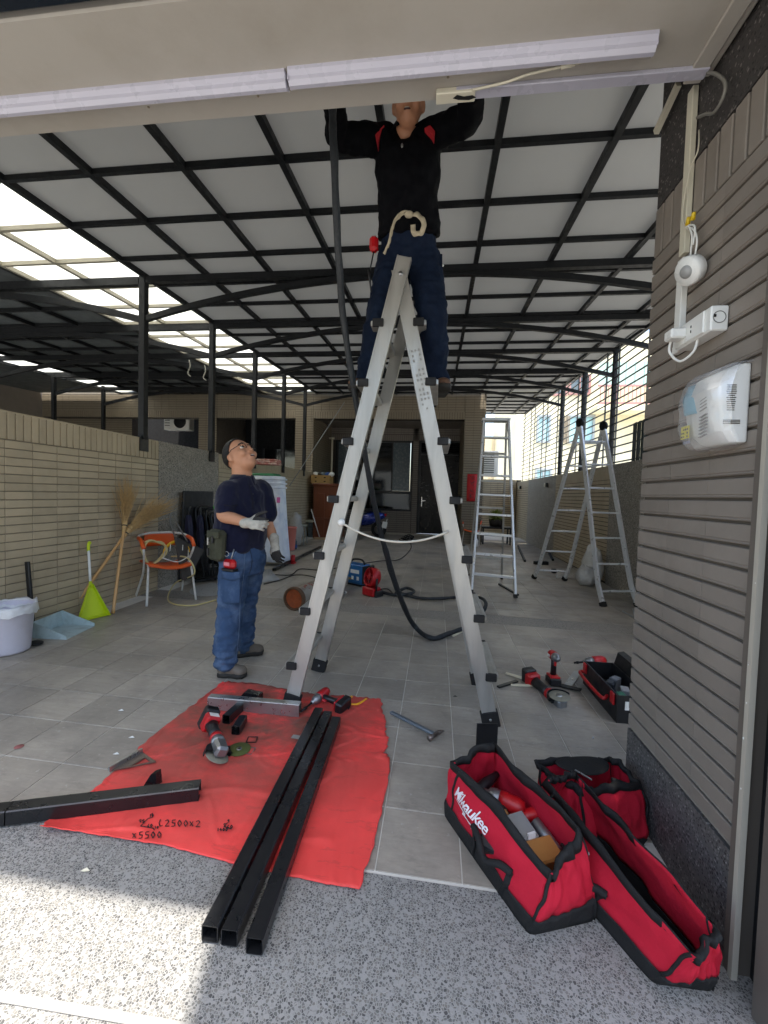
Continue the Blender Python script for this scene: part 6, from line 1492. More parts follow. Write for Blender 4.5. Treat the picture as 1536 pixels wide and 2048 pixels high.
# yellow-green dustpan leaning on the wall
M_LIME = mat('lime_plastic', '#c3d61a', .45, var=.06)
ld = thing('dustpan', 'lime green long handled dustpan leaning against the left wall', 'dustpan', fl(184, 1240))
b0_, b1_ = fl(153, 1246, .0), fl(215, 1231, .0); xw = XL + .10
ap = oX(181, 1168, xw + .02); tp_ = oX(177, 1098, XL + .06)
wd = (b1_ - b0_).normalized() * .012
mb = MB(); mb.add([b0_, b1_, ap + wd, ap - wd], [(0, 1, 2, 3)]); mb.build('pan_floor', M_LIME, ld, solid=.004)
nf = (b1_ - b0_).cross(ap - b0_).normalized(); nf = nf if nf.x > 0 else -nf
for a_, b_ in ((b0_, ap - wd), (b1_, ap + wd)):
    mb = MB(); mb.add([a_, b_, b_ + nf * .02, a_ + nf * .055], [(0, 1, 2, 3)]); mb.build('pan_side', M_LIME, ld, solid=.004)
mb = MB(); mb.bar(b0_.lerp(ap, .04) + nf * .012, b1_.lerp(ap, .04) + nf * .012, .016, .02); mb.build('pan_lip', M_LIME, ld)
mb = MB(); mb.cyl(ap - (tp_ - ap).normalized() * .02, tp_, .011); mb.build('handle', M_WHITE, ld)
mb = MB(); mb.cyl(ap - (tp_ - ap) * .1, ap + (tp_ - ap) * .08, .016, .012); mb.build('neck', M_LIME, ld)
mb = MB(); mb.tube(bez([tp_ - P(0, 0, .02), tp_ + P(0, 0, .03), tp_ + P(-.01, .02, .06), tp_ + P(-.02, .04, .05)], 5), [.014] * 16, 10); mb.build('grip', M_LIME, ld)
# bamboo brooms
M_BAM = mat('bamboo_pole', '#c79a62', .45, var=.15, vscale=14, stretch=(1, 1, .3)); M_TWIG = mat('dry_twigs', '#c2a06c', .8, var=.4, vscale=40)
def broom(label, foot, head, tips, n_tw, seed):
    t = thing('bamboo_broom', label, 'broom', foot); d = (head - foot); L = d.length; d.normalize(); mb_ = MB(); pts = []; rads = []
    for k in range(25):
        s_ = k / 24; pts.append(foot + d * L * s_); rads.append(.0155 + (.002 if k % 5 == 0 else 0) - .002 * s_)
    mb_.tube(pts, rads, 10); mb_.build('handle', M_BAM, t)
    random.seed(seed); tw = MB()
    for k in range(n_tw):
        tip = tips[0].lerp(tips[1], random.random()).lerp(tips[2].lerp(tips[1], random.random()), random.random() * .6)
        tip = head + (tip - head) * random.uniform(.45, 1.22) + P(random.gauss(0, .02), random.gauss(0, .045), random.gauss(0, .035))
        s0 = head - d * random.uniform(.0, .13) + P(random.gauss(0, .008), random.gauss(0, .008), 0); m1 = s0.lerp(tip, .45) + d * .05 + P(random.gauss(0, .012), random.gauss(0, .014), random.gauss(0, .01))
        tw.tube([s0, m1, tip], [.0034, .0026, .001], 3, cap=False)
    stuff(tw.build('twigs', M_TWIG, t))
    for s_ in (.03, .09):
        mb_ = MB(); c_ = head - d * s_; mb_.cyl(c_ - d * .006, c_ + d * .006, .026); mb_.build('binding', M_STEELB, t)
    mb_ = MB(); mb_.tube([head - d * .16, head - d * .1, head], [.018, .024, .028], 10); mb_.build('twig_collar', M_TWIG, t)
XB = XL + .05
h2 = oX(251, 1035, XB + .05); broom('upright bamboo broom with tall twigs, nearer the orange chair', fl(226, 1227), h2, [oX(232, 958, XB + .03), oX(262, 975, XB + .04), oX(298, 992, XB + .08)], 190, 1)
h1 = oX(240, 1078, XB + .03); h1b = oX(262, 1052, XB + .08)
broom('slanting bamboo broom with twigs spread to the right', fl(131, 1237), h1b, [oX(292, 985, XB + .12), oX(358, 1004, XB + .22), oX(345, 1058, XB + .22)], 230, 2)
# orange chair
M_OR = mat('orange_plastic', '#df5a1f', .4, var=.08); M_WHM = mat('white_painted_tube', '#d5d3cc', .4, var=.06, dirt='#9a8f80', dirt_amt=.4, dscale=14)
def chair(label, c, f_, s=1.0, arms=True):
    """tube framed chair with plastic seat and back band; c floor centre, f_ facing direction"""
    f_ = f_.normalized(); sd_ = P(-f_.y, f_.x, 0); t = thing('chair', label, 'chair', c)
    W_ = lambda a, b, h: c + f_ * a * s + sd_ * b * s + P(0, 0, h * s)
    for k in (-1, 1):
        mb_ = MB(); mb_.tube(bez([W_(.24, .24 * k, 0), W_(.16, .21 * k, .36), W_(.1, .2 * k, .41)], 5), .012 * s, 8); mb_.build('front_leg', M_WHM, t)
        mb_ = MB(); mb_.tube(bez([W_(-.27, .24 * k, 0), W_(-.1, .21 * k, .25), W_(.02, .22 * k, .40), W_(.12, .245 * k, .56), W_(.0, .25 * k, .64)], 5), .012 * s, 8); mb_.build('rear_leg', M_WHM, t)
    loop = [W_(.0, -.25, .64), W_(-.16, -.24, .68), W_(-.26, -.12, .70), W_(-.28, 0, .70), W_(-.26, .12, .70), W_(-.16, .24, .68), W_(.0, .25, .64)]
    mb_ = MB(); mb_.tube(bez(loop, 5), .013 * s, 8); mb_.build('back_rail', M_WHM, t)
    for k in (-1, 1):
        mb_ = MB(); mb_.tube(bez([W_(-.1, .247 * k, .665), W_(.04, .25 * k, .645), W_(.13, .246 * k, .58)], 5), .021 * s, 10); mb_.build('armrest', M_OR, t)
    mb_ = MB(); mb_.sheet(lambda u, v: W_(-.262 - .03 * math.sin(PI * u) - .01 * v, .16 * (2 * u - 1), .71 - .16 * v), 8, 4); mb_.build('back_band', M_OR, t, solid=.014 * s)
    mb_ = MB(); mb_.sheet(lambda u, v: W_(.22 - .46 * v, .21 * (2 * u - 1), .41 + .012 * math.cos(4 * u) - .03 * math.sin(PI * u) - .02 * v - .05 * max(0, .12 - v) * 8 * .3), 8, 8); mb_.build('seat', M_OR, t, solid=.02 * s)
    return t, W_
cc = fl(322, 1190); cc = P(XL + .36, cc.y - .12, 0); cc.z = fz(cc.x, cc.y)
ch1, CW = chair('orange chair with white tube legs holding a coiled hose by the left wall', cc, P(.75, -.66, 0), 1.04)
# coiled hose on the chair and its free end on the floor
M_HOSE = mat('pale_yellow_hose', '#c9bb83', .4, var=.08)
hs_t = thing('garden_hose', 'pale yellow hose coiled on the orange chair with its end on the floor', 'hose', CW(0, -.1, .42))
pts = []; random.seed(4)
for k in range(150):
    a = k * .23; r_ = .125 + .018 * math.sin(k * .7); pts.append(CW(.0, -.13, .53) + P(.75, -.66, 0) * (.03 * math.sin(k * .31) + .0004 * k) + P(.66, .75, 0) * r_ * math.cos(a) * .9 + P(0, 0, r_ * math.sin(a)))
mb = MB(); mb.tube(pts, .0085, 8); mb.build('coil', M_HOSE, hs_t)
e_pts = [CW(.0, .05, .46), CW(.2, .16, .46), CW(.30, .2, .30), fl(352, 1165, .12), fl(336, 1192, .03), fl(345, 1207, .012), fl(385, 1211, .012), fl(432, 1200, .012)]
mb = MB(); mb.tube(bez(e_pts, 8), .0085, 8); mb.build('free_end', M_HOSE, hs_t)
# small yellow frame stool lying on the chair
ys = thing('wire_stool', 'small white wire stool with yellow band lying on the orange chair seat', 'stool', CW(.05, .12, .42))
o_ = CW(.02, .10, .47); ex, ey, ez = P(.66, .75, 0), P(.4, -.35, .3).normalized(), P(0, 0, 1)
arc_ = [o_ + ex * .13 * math.cos(a) + ez * (.03 + .13 * math.sin(a)) for a in [PI * i / 12 for i in range(13)]]
mb = MB(); mb.tube(arc_, .017, 8); mb.build('band', mat('yellow_plastic', '#e8b41d', .4), ys)
for k in (1, 4, 8, 11):
    mb = MB(); mb.tube([arc_[k], arc_[k] + P(.10, -.16, -.06 - .0)], .005, 6); mb.build('wire', M_WHM, ys)
mb = MB(); mb.tube(bez([arc_[0] + P(.1, -.16, -.02), arc_[1] + P(.10, -.16, -.06), o_ + P(.13, -.18, -.04), arc_[11] + P(.1, -.16, -.06), arc_[12] + P(.10, -.16, -.02)], 5), .006, 6); mb.build('foot_wire', M_WHM, ys)
# folded dark chairs and things leaning on the pebble panel
M_DKM = mat('black_chair_tube', '#17181a', .35, .3)
def folded_chair(label, y, x0, tilt, h, w_=.42):
    t = thing('folding_chair', label, 'folding chair', F(x0, y), 'folded black chairs against the wall')
    a = F(x0 + tilt, y - w_ / 2); b = F(x0 + tilt, y + w_ / 2); up_ = P(-tilt, 0, h)
    loop = [a, a + up_ * .5, a + up_ * .93, a + up_ + P(0, .07, .02), b + up_ + P(0, -.07, .02), b + up_ * .93, b + up_ * .5, b]
    mb_ = MB(); mb_.tube(bez(loop, 5), .0125, 8); mb_.build('frame', M_DKM, t)
    a2, b2 = a + P(.05, .03, 0), b + P(.05, -.03, 0)
    mb_ = MB(); mb_.tube(bez([a2, a2 + up_ * .35 + P(.01, 0, 0), a2 + up_ * .62, b2 + up_ * .62, b2 + up_ * .35 + P(.01, 0, 0), b2], 5), .0125, 8); mb_.build('leg_frame', M_DKM, t)
    mb_ = MB(); mb_.sheet(lambda u, v: a.lerp(b, .08 + .84 * u) + up_ * (.68 + .28 * v) + P(.012 + .015 * math.sin(PI * v), 0, 0), 5, 4); mb_.build('backrest', M_BLK, t, solid=.02)
    mb_ = MB(); mb_.sheet(lambda u, v: a2.lerp(b2, .05 + .9 * u) + up_ * (.22 + .4 * v) + P(.025, 0, 0), 5, 4); mb_.build('seat', M_BLK, t, solid=.035)
for k, lb in enumerate(('folded black chair nearest the wall behind the standing person', 'second folded black chair from the wall behind the person', 'third folded black chair from the wall behind the person', 'outermost folded black chair of the stack behind the person')):
    folded_chair(lb, 5.62 + .02 * k, XL + .09 + .065 * k, .16, .98 - .02 * k)
mb = MB(); mb.box((XL + .04, 5.55, .72), (.03, .75, 1.22), rot('Y', .04), ch=.01); one(mb, 'table_top', M_BLK, 'black folded table leaning on the pebble panel behind the chairs', 'table')
# navy umbrellas hanging on the chair stack
M_UMB = mat('navy_umbrella_cloth', '#181a35', .7, var=.15, vscale=25)
for k, (px, lb) in enumerate(((378, 'navy folded umbrella hanging left on the black chairs'), (400, 'navy folded umbrella hanging right on the black chairs'))):
    t_ = oX(px, 1030, -3.02 + .03 * k); b_ = oX(px + 2, 1108, -3.02 + .03 * k); t = thing('umbrella', lb, 'umbrella', b_, 'hanging umbrellas')
    mb = MB(); pr_ = []
    for j in range(9):
        s_ = j / 8; rr_ = .012 + .034 * math.sin(PI * min(1, s_ * .9 + .1)) * (1 - .35 * s_); c_ = t_.lerp(b_, s_); pr_.append([c_ + P(rr_ * (1 + .25 * math.cos(5 * a)) * math.cos(a), rr_ * (1 + .25 * math.cos(5 * a)) * math.sin(a), 0) for a in [2 * PI * i / 20 for i in range(20)]])
    mb.smooth = True; mb.loft(pr_); mb.build('canopy', M_UMB, t)
    mb = MB(); mb.tube(bez([t_, t_ + P(0, 0, .06), t_ + P(0, .03, .1), t_ + P(0, .06, .07)], 5), .008, 8); mb.build('handle', M_BLK, t)
# grey tote bag leaning in front of the chairs
tg = thing('tote_bag', 'dark grey flat tote bag leaning on the black chairs', 'bag', fl(375, 1170))
a_, b_, c_, d_ = oX(352, 1098, -2.86), oX(408, 1098, -2.86), oX(374, 1160, -2.84), oX(385, 1040, -2.9)
q4 = [oX(347, 1072, -2.92), oX(407, 1099, -2.84), oX(374, 1158, -2.84), oX(362, 1160, -2.88)]
mb = MB(); mb.loft([[p_ for p_ in q4], [p_ + P(.035, -.03, 0) for p_ in q4]]); mb.build('body', mat('grey_felt', '#4a4642', .9, var=.1), tg, bevel=.008)
mb = MB(); mb.tube(bez([q4[0] + P(.02, -.01, 0), oX(340, 1040, -2.94), oX(346, 1025, -2.95), oX(356, 1050, -2.9), q4[1].lerp(q4[0], .6) + P(.03, -.02, 0)], 6), .009, 6); mb.build('strap', mat('grey_webbing', '#6d6963', .9), tg)
mb = MB(); mb.box(oX(384, 1094, -2.80), (.02, .03, .016)); mb.build('buckle', M_BLK, tg)
# bright green cloth piece and low black tray trolley
mb = MB(); mb.sheet(lambda u, v: oX(427 + 9 * u + 3 * math.sin(3 * v), 1012 + 48 * v, -2.72) + P(.01 * math.sin(9 * u), 0, 0), 4, 8); one(mb, 'green_cloth', mat('bright_green_cloth', '#3fc21f', .6), 'bright green cloth strip hanging behind the person in the polo shirt', 'cloth', solid=.01)
tr = thing('tray_trolley', 'low black tray trolley standing at the foot of the folded chairs', 'trolley', fl(415, 1168))
q = [fl(388, 1168), fl(452, 1160), fl(452, 1138), fl(400, 1143)]
mb = MB(); mb.loft([[p_ + P(0, 0, .03) for p_ in q], [p_ + P(0, 0, .045) for p_ in q]]); mb.build('deck', M_BLK, tr)
mb = MB(); mb.tube([p_ + P(0, 0, .075) for p_ in q], .012, 8, closed=True); mb.build('rail', M_DKM, tr)
for p_ in q:
    mb = MB(); mb.cyl(p_ + P(0, -.012, .022), p_ + P(0, .012, .022), .021); mb.build('wheel', M_RUB, tr)
mb = MB(); q = [fl(366, 1192, .004), fl(432, 1196, .004), fl(470, 1178, .02), fl(455, 1162, .006), fl(385, 1168, .006)]; mb.smooth = True; ce = sum(q, Vector()) / 5 + P(0, 0, .012); mb.add(q + [ce], [(i, (i + 1) % 5, 5) for i in range(5)]); one(mb, 'plastic_sheet', mat('grey_plastic_film', '#9a9b99', .35, var=.1, vscale=15, bump=.5, bscale=30, bdist=.01), 'crumpled grey plastic sheet on the floor below the black chairs', 'plastic sheet', solid=.003, sub=2)
mb = MB(); q = [fl(520, 1165, .004), fl(560, 1160, .01), fl(540, 1138, .02), fl(512, 1145, .006)]; mb.smooth = True; mb.add(q, [(0, 1, 2, 3)]); one(mb, 'plastic_sheet', MATS['grey_plastic_film'], 'small clear plastic sheet on the floor right of the standing person', 'plastic sheet', solid=.003)
# ================================================================== white fabric wardrobe with quilt on top
XW = -3.0
wr = thing('fabric_wardrobe', 'white and pale blue fabric wardrobe cover behind the standing person', 'wardrobe', F(XW, 7.1))
M_WC = mat('white_blue_cloth', '#e9eef6', .8, var=.08, vscale=8, dirt='#a9b9da', dirt_amt=.6, dscale=5, bump=.3, bscale=30, bdist=.006)
tz = oY(545, 952, 6.7).z; x1_ = oY(560, 940, 6.7).x; x0_ = XL + .03; y0_, y1_ = 6.7, 6.98
rg_ = []; NV = 14
for j in range(NV + 1):
    s_ = j / NV; z_ = fz(XW, 7) + .06 + (tz - fz(XW, 7) - .06) * s_; fl_ = .06 * (1 - s_) ** 2; ring = []
    for (cx, cy_) in [(x0_, y0_), (x1_ + fl_ * 1.6, y0_ - fl_), (x1_ + fl_ * 1.6, y1_), (x0_, y1_)]: ring.append(P(cx, cy_, z_))
    full = []
    for i in range(4):
        for k in range(10):
            p_ = ring[i].lerp(ring[(i + 1) % 4], k / 10); w_ = .022 * noise.noise(Vector((p_.x * 7, p_.y * 7, s_ * 1.2))) + .010 * math.sin(k * 2.2 + i) * (1 - s_); full.append(p_ + P(w_, w_, 0))
    rg_.append(full)
mb = MB(); mb.smooth = True; mb.loft(rg_); mb.build('cover', M_WC, wr)
for dz_ in (.0, .07, .14):
    z_ = tz - .05 - dz_; mb = MB(); mb.tube([P(x0_, y0_ - .012, z_), P(x1_ + .012, y0_ - .012, z_), P(x1_ + .012, y1_, z_)], .016, 8); mb.build('hem_roll', M_WC, wr)
mb = MB(); p_ = oY(557, 1000, 6.68); mb.box(p_, (.05, .02, .09)); mb.build('pink_tag', mat('pink_tag', '#d068a8', .6), wr)
M_QUI = mat('flowered_quilt', '#b4685f', .9, var=.5, vscale=14, dirt='#ece4d2', dirt_amt=1.0, dscale=13)
def quilt_mb():
    a_, b_ = oY(470, 926, 6.75), oY(556, 936, 6.75); rgq = []
    for k in range(15):
        s_ = k / 14; c_ = a_.lerp(b_, s_); rgq.append([c_ + P(0, .32 + .3 * math.cos(a), (.055 * math.sin(a) - .03 * s_) + .012 * noise.noise(Vector((s_ * 6, a, 2)))) for a in [2 * PI * i / 16 for i in range(16)]])
    mb_ = MB(); mb_.smooth = True; mb_.loft(rgq); return mb_
qm = MB(); qp = oY(536, 926, 6.95)
for k in range(3): qm.box(qp + P(.01 * k, .0, .032 * k - .02), (.40 - .02 * k, .26, .03), rot('Z', .06 * k), ch=.012)
qm.box(qp + P(-.195, 0, .012), (.03, .3, .09), ch=.014)
one(qm, 'quilt', M_QUI, 'folded flowered quilt laid on top of the green storage box', 'quilt')
mb = MB(); p_ = oY(528, 950, 6.95); mb.box(p_ + P(0, 0, -.045), (.5, .3, .14), ch=.02); one(mb, 'storage_box', mat('green_storage_box', '#2c7a4c', .5), 'green storage box under the quilt on the wardrobe', 'box')
mb = MB(); p_ = oY(452, 940, 6.9)
rgq = []
for k in range(9):
    s_ = k / 8; c_ = oY(452 - 4 * s_, 905 + 70 * s_, 6.8); rgq.append([c_ + P(.10 * math.cos(a), .25 + .2 * math.sin(a), 0) for a in [2 * PI * i / 12 for i in range(12)]])
mb.smooth = True; mb.loft(rgq); one(mb, 'rolled_blanket', mat('yellow_patterned_cloth', '#a8905a', .9, var=.6, vscale=30, dirt='#5a2e22', dirt_amt=.9, dscale=18), 'rolled yellow patterned blanket standing behind the head of the person', 'blanket')
# ================================================================== farther left side
pb = thing('trash_can', 'pink plastic trash can behind the wardrobe', 'trash can', fl(577, 1105))
M_PNK = mat('pink_plastic', '#d98375', .45, var=.06)
c = fl(577, 1100); mb = MB(); mb.lathe([(0, 0), (.125, 0), (.13, .02), (.158, .46), (.17, .465), (.17, .49), (.155, .49), (.12, .02), (0, .02)], c, n=26, cap=False); mb.build('bucket', M_PNK, pb)
mb = MB(); mb.tube(bez([c + P(-.05, -.165, .44), c + P(0, -.19, .40), c + P(.05, -.165, .44)], 5), .009, 6); mb.build('handle', M_PNK, pb)
def blob(name, label, cat, px, py, r_, mtl, sd, h=0.0, sc=(1, 1, 1)):
    c_ = px if isinstance(px, Vector) else fl(px, py); mb_ = MB(); nu, nv = 22, 16; vs_ = []
    for j in range(nv + 1):
        th = PI * j / nv
        for i in range(nu):
            ph = 2 * PI * i / nu; d_ = Vector((math.sin(th) * math.cos(ph), math.sin(th) * math.sin(ph), math.cos(th))); k_ = 1 + .28 * noise.noise(d_ * 2.2 + Vector((sd, 0, 0))) + .14 * noise.noise(d_ * 6 + Vector((0, sd, 0)))
            p_ = Vector((d_.x * r_ * sc[0] * k_, d_.y * r_ * sc[1] * k_, d_.z * r_ * sc[2] * k_ + r_ * sc[2] * .88)); p_.z = max(p_.z, .002); vs_.append(c_ + p_ + P(0, 0, h))
    fs_ = [(j * nu + i, (j + 1) * nu + i, (j + 1) * nu + (i + 1) % nu, j * nu + (i + 1) % nu) for j in range(nv) for i in range(nu)]
    mb_.smooth = True; mb_.add(vs_, fs_); return one(mb_, name, mtl, label, cat)
M_CLB = mat('cloudy_plastic_bag', '#aaa59d', .35, var=.15, vscale=12, bump=.6, bscale=20, bdist=.01)
blob('plastic_bag', 'cloudy plastic bag bulging over the pink trash can', 'plastic bag', 588, 1092, .26, M_CLB, 3, 0, (.7, .8, 1.5))
blob('cloth_bundle', 'peach and black cloth bundle on top of the plastic bag', 'cloth', 576, 1052, .16, mat('peach_cloth', '#c98a66', .8, var=.4, vscale=10, dirt='#1c1814', dirt_amt=1.0, dscale=6), 8, .55)
st_ = thing('stool', 'round grey topped stool with metal legs by the wooden cabinet', 'stool', fl(600, 1092))
c = fl(600, 1088)
for k in range(4):
    a = PI / 4 + k * PI / 2; mb = MB(); mb.tube([c + P(.19 * math.cos(a), .19 * math.sin(a), 0), c + P(.12 * math.cos(a), .12 * math.sin(a), .42)], .011, 8); mb.build('leg', M_ALU, st_)
mb = MB(); mb.lathe([(0, .42), (.17, .42), (.18, .435), (.17, .455), (0, .455)], c, n=20, cap=False); mb.build('seat', mat('grey_green_seat', '#8c8d7c', .6), st_)
blob('clutter_bag', 'grey crumpled bag on the round stool', 'bag', 598, 1062, .12, mat('grey_crumple', '#77756f', .6, var=.3, vscale=20), 5, .30)
bt_ = thing('water_jug', 'clear bottle with blue label standing by the stool legs', 'bottle', fl(588, 1098))
c = fl(589, 1098); mb = MB(); mb.lathe([(0, 0), (.05, 0), (.052, .03), (.05, .16), (.03, .21), (.015, .23), (0, .23)], c, n=16, cap=False); mb.build('bottle', M_FROST, bt_); mb = MB(); mb.lathe([(.053, .03), (.0535, .1)], c, n=16, cap=False); mb.build('label_band', mat('blue_label', '#2a4f8f', .5), bt_)
s2 = thing('side_stand', 'small white stand with round foot in front of the cabinet', 'stand', fl(621, 1078)); c = fl(621, 1076)
mb = MB(); mb.box(c + P(0, 0, .012), (.26, .2, .024), ch=.006); mb.build('foot', M_WHITE, s2); mb = MB(); mb.box(c + P(0, 0, .22), (.12, .06, .40), ch=.01); mb.build('column', M_FROST, s2); mb = MB(); mb.ell(c + P(0, 0, .45), (.2, .15, .04)); mb.build('top', M_CREAM, s2)
br_ = thing('floor_broom', 'white handled floor broom leaning at the wooden cabinet', 'broom', fl(640, 1078)); a_ = fl(639, 1074, .06); b_ = oY(622, 1018, 10.6)
mb = MB(); mb.cyl(a_, b_, .014); mb.build('handle', M_WHITE, br_); mb = MB(); mb.box(fl(640, 1077, .03), (.34, .07, .06), ch=.01); mb.build('head', mat('tan_bristles', '#a98e6f', .8), br_)
# wooden cabinet with carton
cb0, cb1 = fl(630, 1077), fl(668, 1072); ct = oY(645, 968, 10.7).z; cx0, cx1 = oY(627, 1000, 10.7).x, oY(652, 1000, 10.7).x
kb = thing('wooden_cabinet', 'reddish brown wooden cabinet standing by the left house pier', 'cabinet', fl(645, 1078))
M_CW = mat('red_brown_veneer', '#6e3a22', .4, var=.25, vscale=6, stretch=(3, 3, .6)); zf = fz(-3, 10.9)
mb = MB(); mb.box(((cx0 + cx1) / 2 + .18, 11.05, (zf + ct) / 2 + .01), (cx1 - cx0 + .36, .72, ct - zf - .02), ch=.008); mb.build('carcass', M_CW, kb)
for z0_, z1_ in ((zf + .05, zf + .52), (zf + .56, ct - .24)):
    mb = MB(); mb.box(((cx0 + cx1) / 2, 10.68, (z0_ + z1_) / 2), (cx1 - cx0 - .06, .02, z1_ - z0_), ch=.006); mb.build('door', M_CW, kb)
mb = MB(); mb.box(((cx0 + cx1) / 2 + .18, 11.04, ct - .02), (cx1 - cx0 + .42, .78, .07), ch=.012); mb.box(((cx0 + cx1) / 2 + .18, 11.04, zf + .54), (cx1 - cx0 + .40, .755, .04), ch=.008); mb.build('moulding', M_CW, kb)
ctn = thing('fruit_carton', 'brown printed carton full of odds and ends on the wooden cabinet', 'box', ((cx0 + cx1) / 2, 10.9, ct)); M_CRT = mat('brown_card', '#a6844f', .8, var=.15, vscale=15)
mb = MB(); mb.box(((cx0 + cx1) / 2 + .0, 10.9, ct + .12), (.5, .4, .22), ch=.004); mb.build('carton', M_CRT, ctn)
for k in range(2):
    for j in range(2):
        mb = MB(); mb.ell(((cx0 + cx1) / 2 - .12 + .24 * k, 10.698, ct + .07 + .1 * j), (.03, .004, .014)); mb.build('hand_hole', M_DARK, ctn)
for k in range(5):
    mb = MB(); random.seed(k); mb.ell(((cx0 + cx1) / 2 - .16 + .1 * k, 10.9, ct + .26), (.09, .1, .06), rot('Y', random.uniform(-.6, .6))); mb.build('odd_item', [M_WHITE, M_BLK, M_FROST, MATS['blue_label'], M_WHITE][k], ctn)
# thin antenna-like rod leaning from the wall
mb = MB(); mb.cyl(oY(579, 972, 8.0), oY(689, 804, 8.0), .008, .005, 6); one(mb, 'thin_rod', M_ALU, 'thin pale rod slanting up behind the left rail', 'rod')
# ================================================================== centre background
# long black bar on the floor with a red jack on it
hollow(fl(548, 1139, .03), fl(641, 1094, .03), .05, .05, .003, label='long black square tube lying far back on the left floor', nm='square_tube')
jk = thing('bottle_jack', 'small red bottle jack standing on the far black tube', 'jack', fl(584, 1128)); c = fl(584, 1127)
mb = MB(); mb.box(c + P(0, 0, .012), (.12, .1, .024), ch=.005); mb.build('base', M_TRED, jk); mb = MB(); mb.cyl(c + P(.02, 0, .02), c + P(.02, 0, .15), .034); mb.cyl(c + P(-.035, 0, .02), c + P(-.035, 0, .13), .017); mb.build('cylinder', M_TRED, jk); mb = MB(); mb.cyl(c + P(.02, 0, .15), c + P(.02, 0, .165), .016); mb.build('ram', M_STL, jk)
# gas cylinder
gc = thing('gas_cylinder', 'grey gas cylinder with rusty base lying on the floor', 'gas cylinder', fl(600, 1215))
ga = fl(587, 1198, .125); gb_ = fl(712, 1150, .125); gd = (gb_ - ga); gd.z = .004; gd.normalize(); RG = .122; ga = F(ga.x, ga.y, RG + .003)
Mg = basis(gd.cross(P(0, 0, 1)).normalized(), P(0, 0, 1), gd)
M_CYL = mat('scuffed_grey_cylinder', '#8f887c', .55, var=.2, vscale=8, dirt='#6b4a33', dirt_amt=.7, dscale=7); M_RUST = mat('orange_rust', '#8a4420', .85, var=.4, vscale=14, dirt='#b2592a', dirt_amt=.8, dscale=9)
mb = MB(); mb.lathe([(RG, .03), (RG, .95), (RG * .92, 1.05), (RG * .6, 1.15), (.04, 1.2), (.03, 1.26), (0, 1.26)], ga, Mg, 28, cap=False); mb.build('shell', M_CYL, gc)
mb = MB(); mb.lathe([(RG * .86, .012), (RG * .9, -.006), (RG + .003, -.004), (RG + .005, .03), (RG + .001, .045)], ga, Mg, 28, cap=False); mb.build('foot_ring', mat('dark_rust', '#5d4430', .9, var=.3, vscale=20), gc, solid=.004)
mb = MB(); mb.lathe([(0, .035), (RG * .6, .03), (RG * .88, .012)], ga, Mg, 28, cap=False); mb.build('base_plate', M_RUST, gc)
mb = MB(); vp = ga + gd * 1.26; mb.cyl(vp, vp + gd * .05, .02); mb.cyl(vp + gd * .02 - P(.04, 0, 0), vp + gd * .02 + P(.05, 0, 0), .012); mb.build('valve', mat('brass', '#9d8348', .35, .9), gc)
ink_ = MB(); random.seed(9)
for k in range(4):
    for s_ in range(6):
        a = PI * .36 + random.uniform(-.32, .32); al = .16 + .13 * k + random.uniform(-.045, .045); L_ = random.uniform(.02, .05); hz = random.random() < .5
        def cp(a_, al_): return ga + gd * al_ + Mg @ Vector((math.cos(a_) * (RG + .001), math.sin(a_) * (RG + .001), 0))
        a = PI - a if Mg.col[0].y > 0 else a
        ink_.bar(cp(a, al), cp(a + (0 if hz else L_ / RG), al + (L_ if hz else .006)), .009, .0016)
stuff(ink_.build('painted_characters', mat('faded_red_paint', '#8f3520', .8), gc))
# blue welder
wl = thing('welding_machine', 'small blue welding machine with carry strap beyond the left rails', 'welder', fl(712, 1178))
c = fl(714, 1176); c = F(c.x - .05, c.y + .22); M_BLU = mat('blue_painted_steel', '#1c5f96', .4, var=.1)
Mw = rot('Z', 1.0); hW = P(0, 0, 1)
mb = MB(); mb.box(c + P(0, 0, .16), (.18, .36, .27), Mw, ch=.012); mb.build('casing', M_BLU, wl)
mb = MB(); mb.box(c + P(0, 0, .012), (.16, .3, .024), Mw); mb.build('feet', M_BLK, wl)
mb = MB(); mb.box(c + Mw @ P(-.095, -.05, .2) , (.004, .16, .05), Mw); mb.build('label_plate', M_WHITE, wl)
mb = MB(); mb.box(c + Mw @ P(0, -.183, .16), (.17, .012, .25), Mw, ch=.01); mb.build('front_panel', M_BLK, wl)
for k in (-1, 1):
    mb = MB(); mb.box(c + Mw @ P(-.0955, -.06 + .05 * k, .11), (.004, .04, .05), Mw); mb.build('caution_mark', M_WHITE, wl)
    mb = MB(); pf = c + Mw @ P(.045 * k, -.19, .08); mb.cyl(pf, pf + Mw @ P(0, -.03, 0), .018); mb.build('socket', M_STL, wl)
mb = MB(); mb.tube(bez([c + Mw @ P(0, -.15, .295), c + Mw @ P(.02, -.08, .35), c + Mw @ P(.0, .06, .35), c + Mw @ P(0, .14, .295)], 6), .014, 8); mb.build('strap', M_BLK, wl)
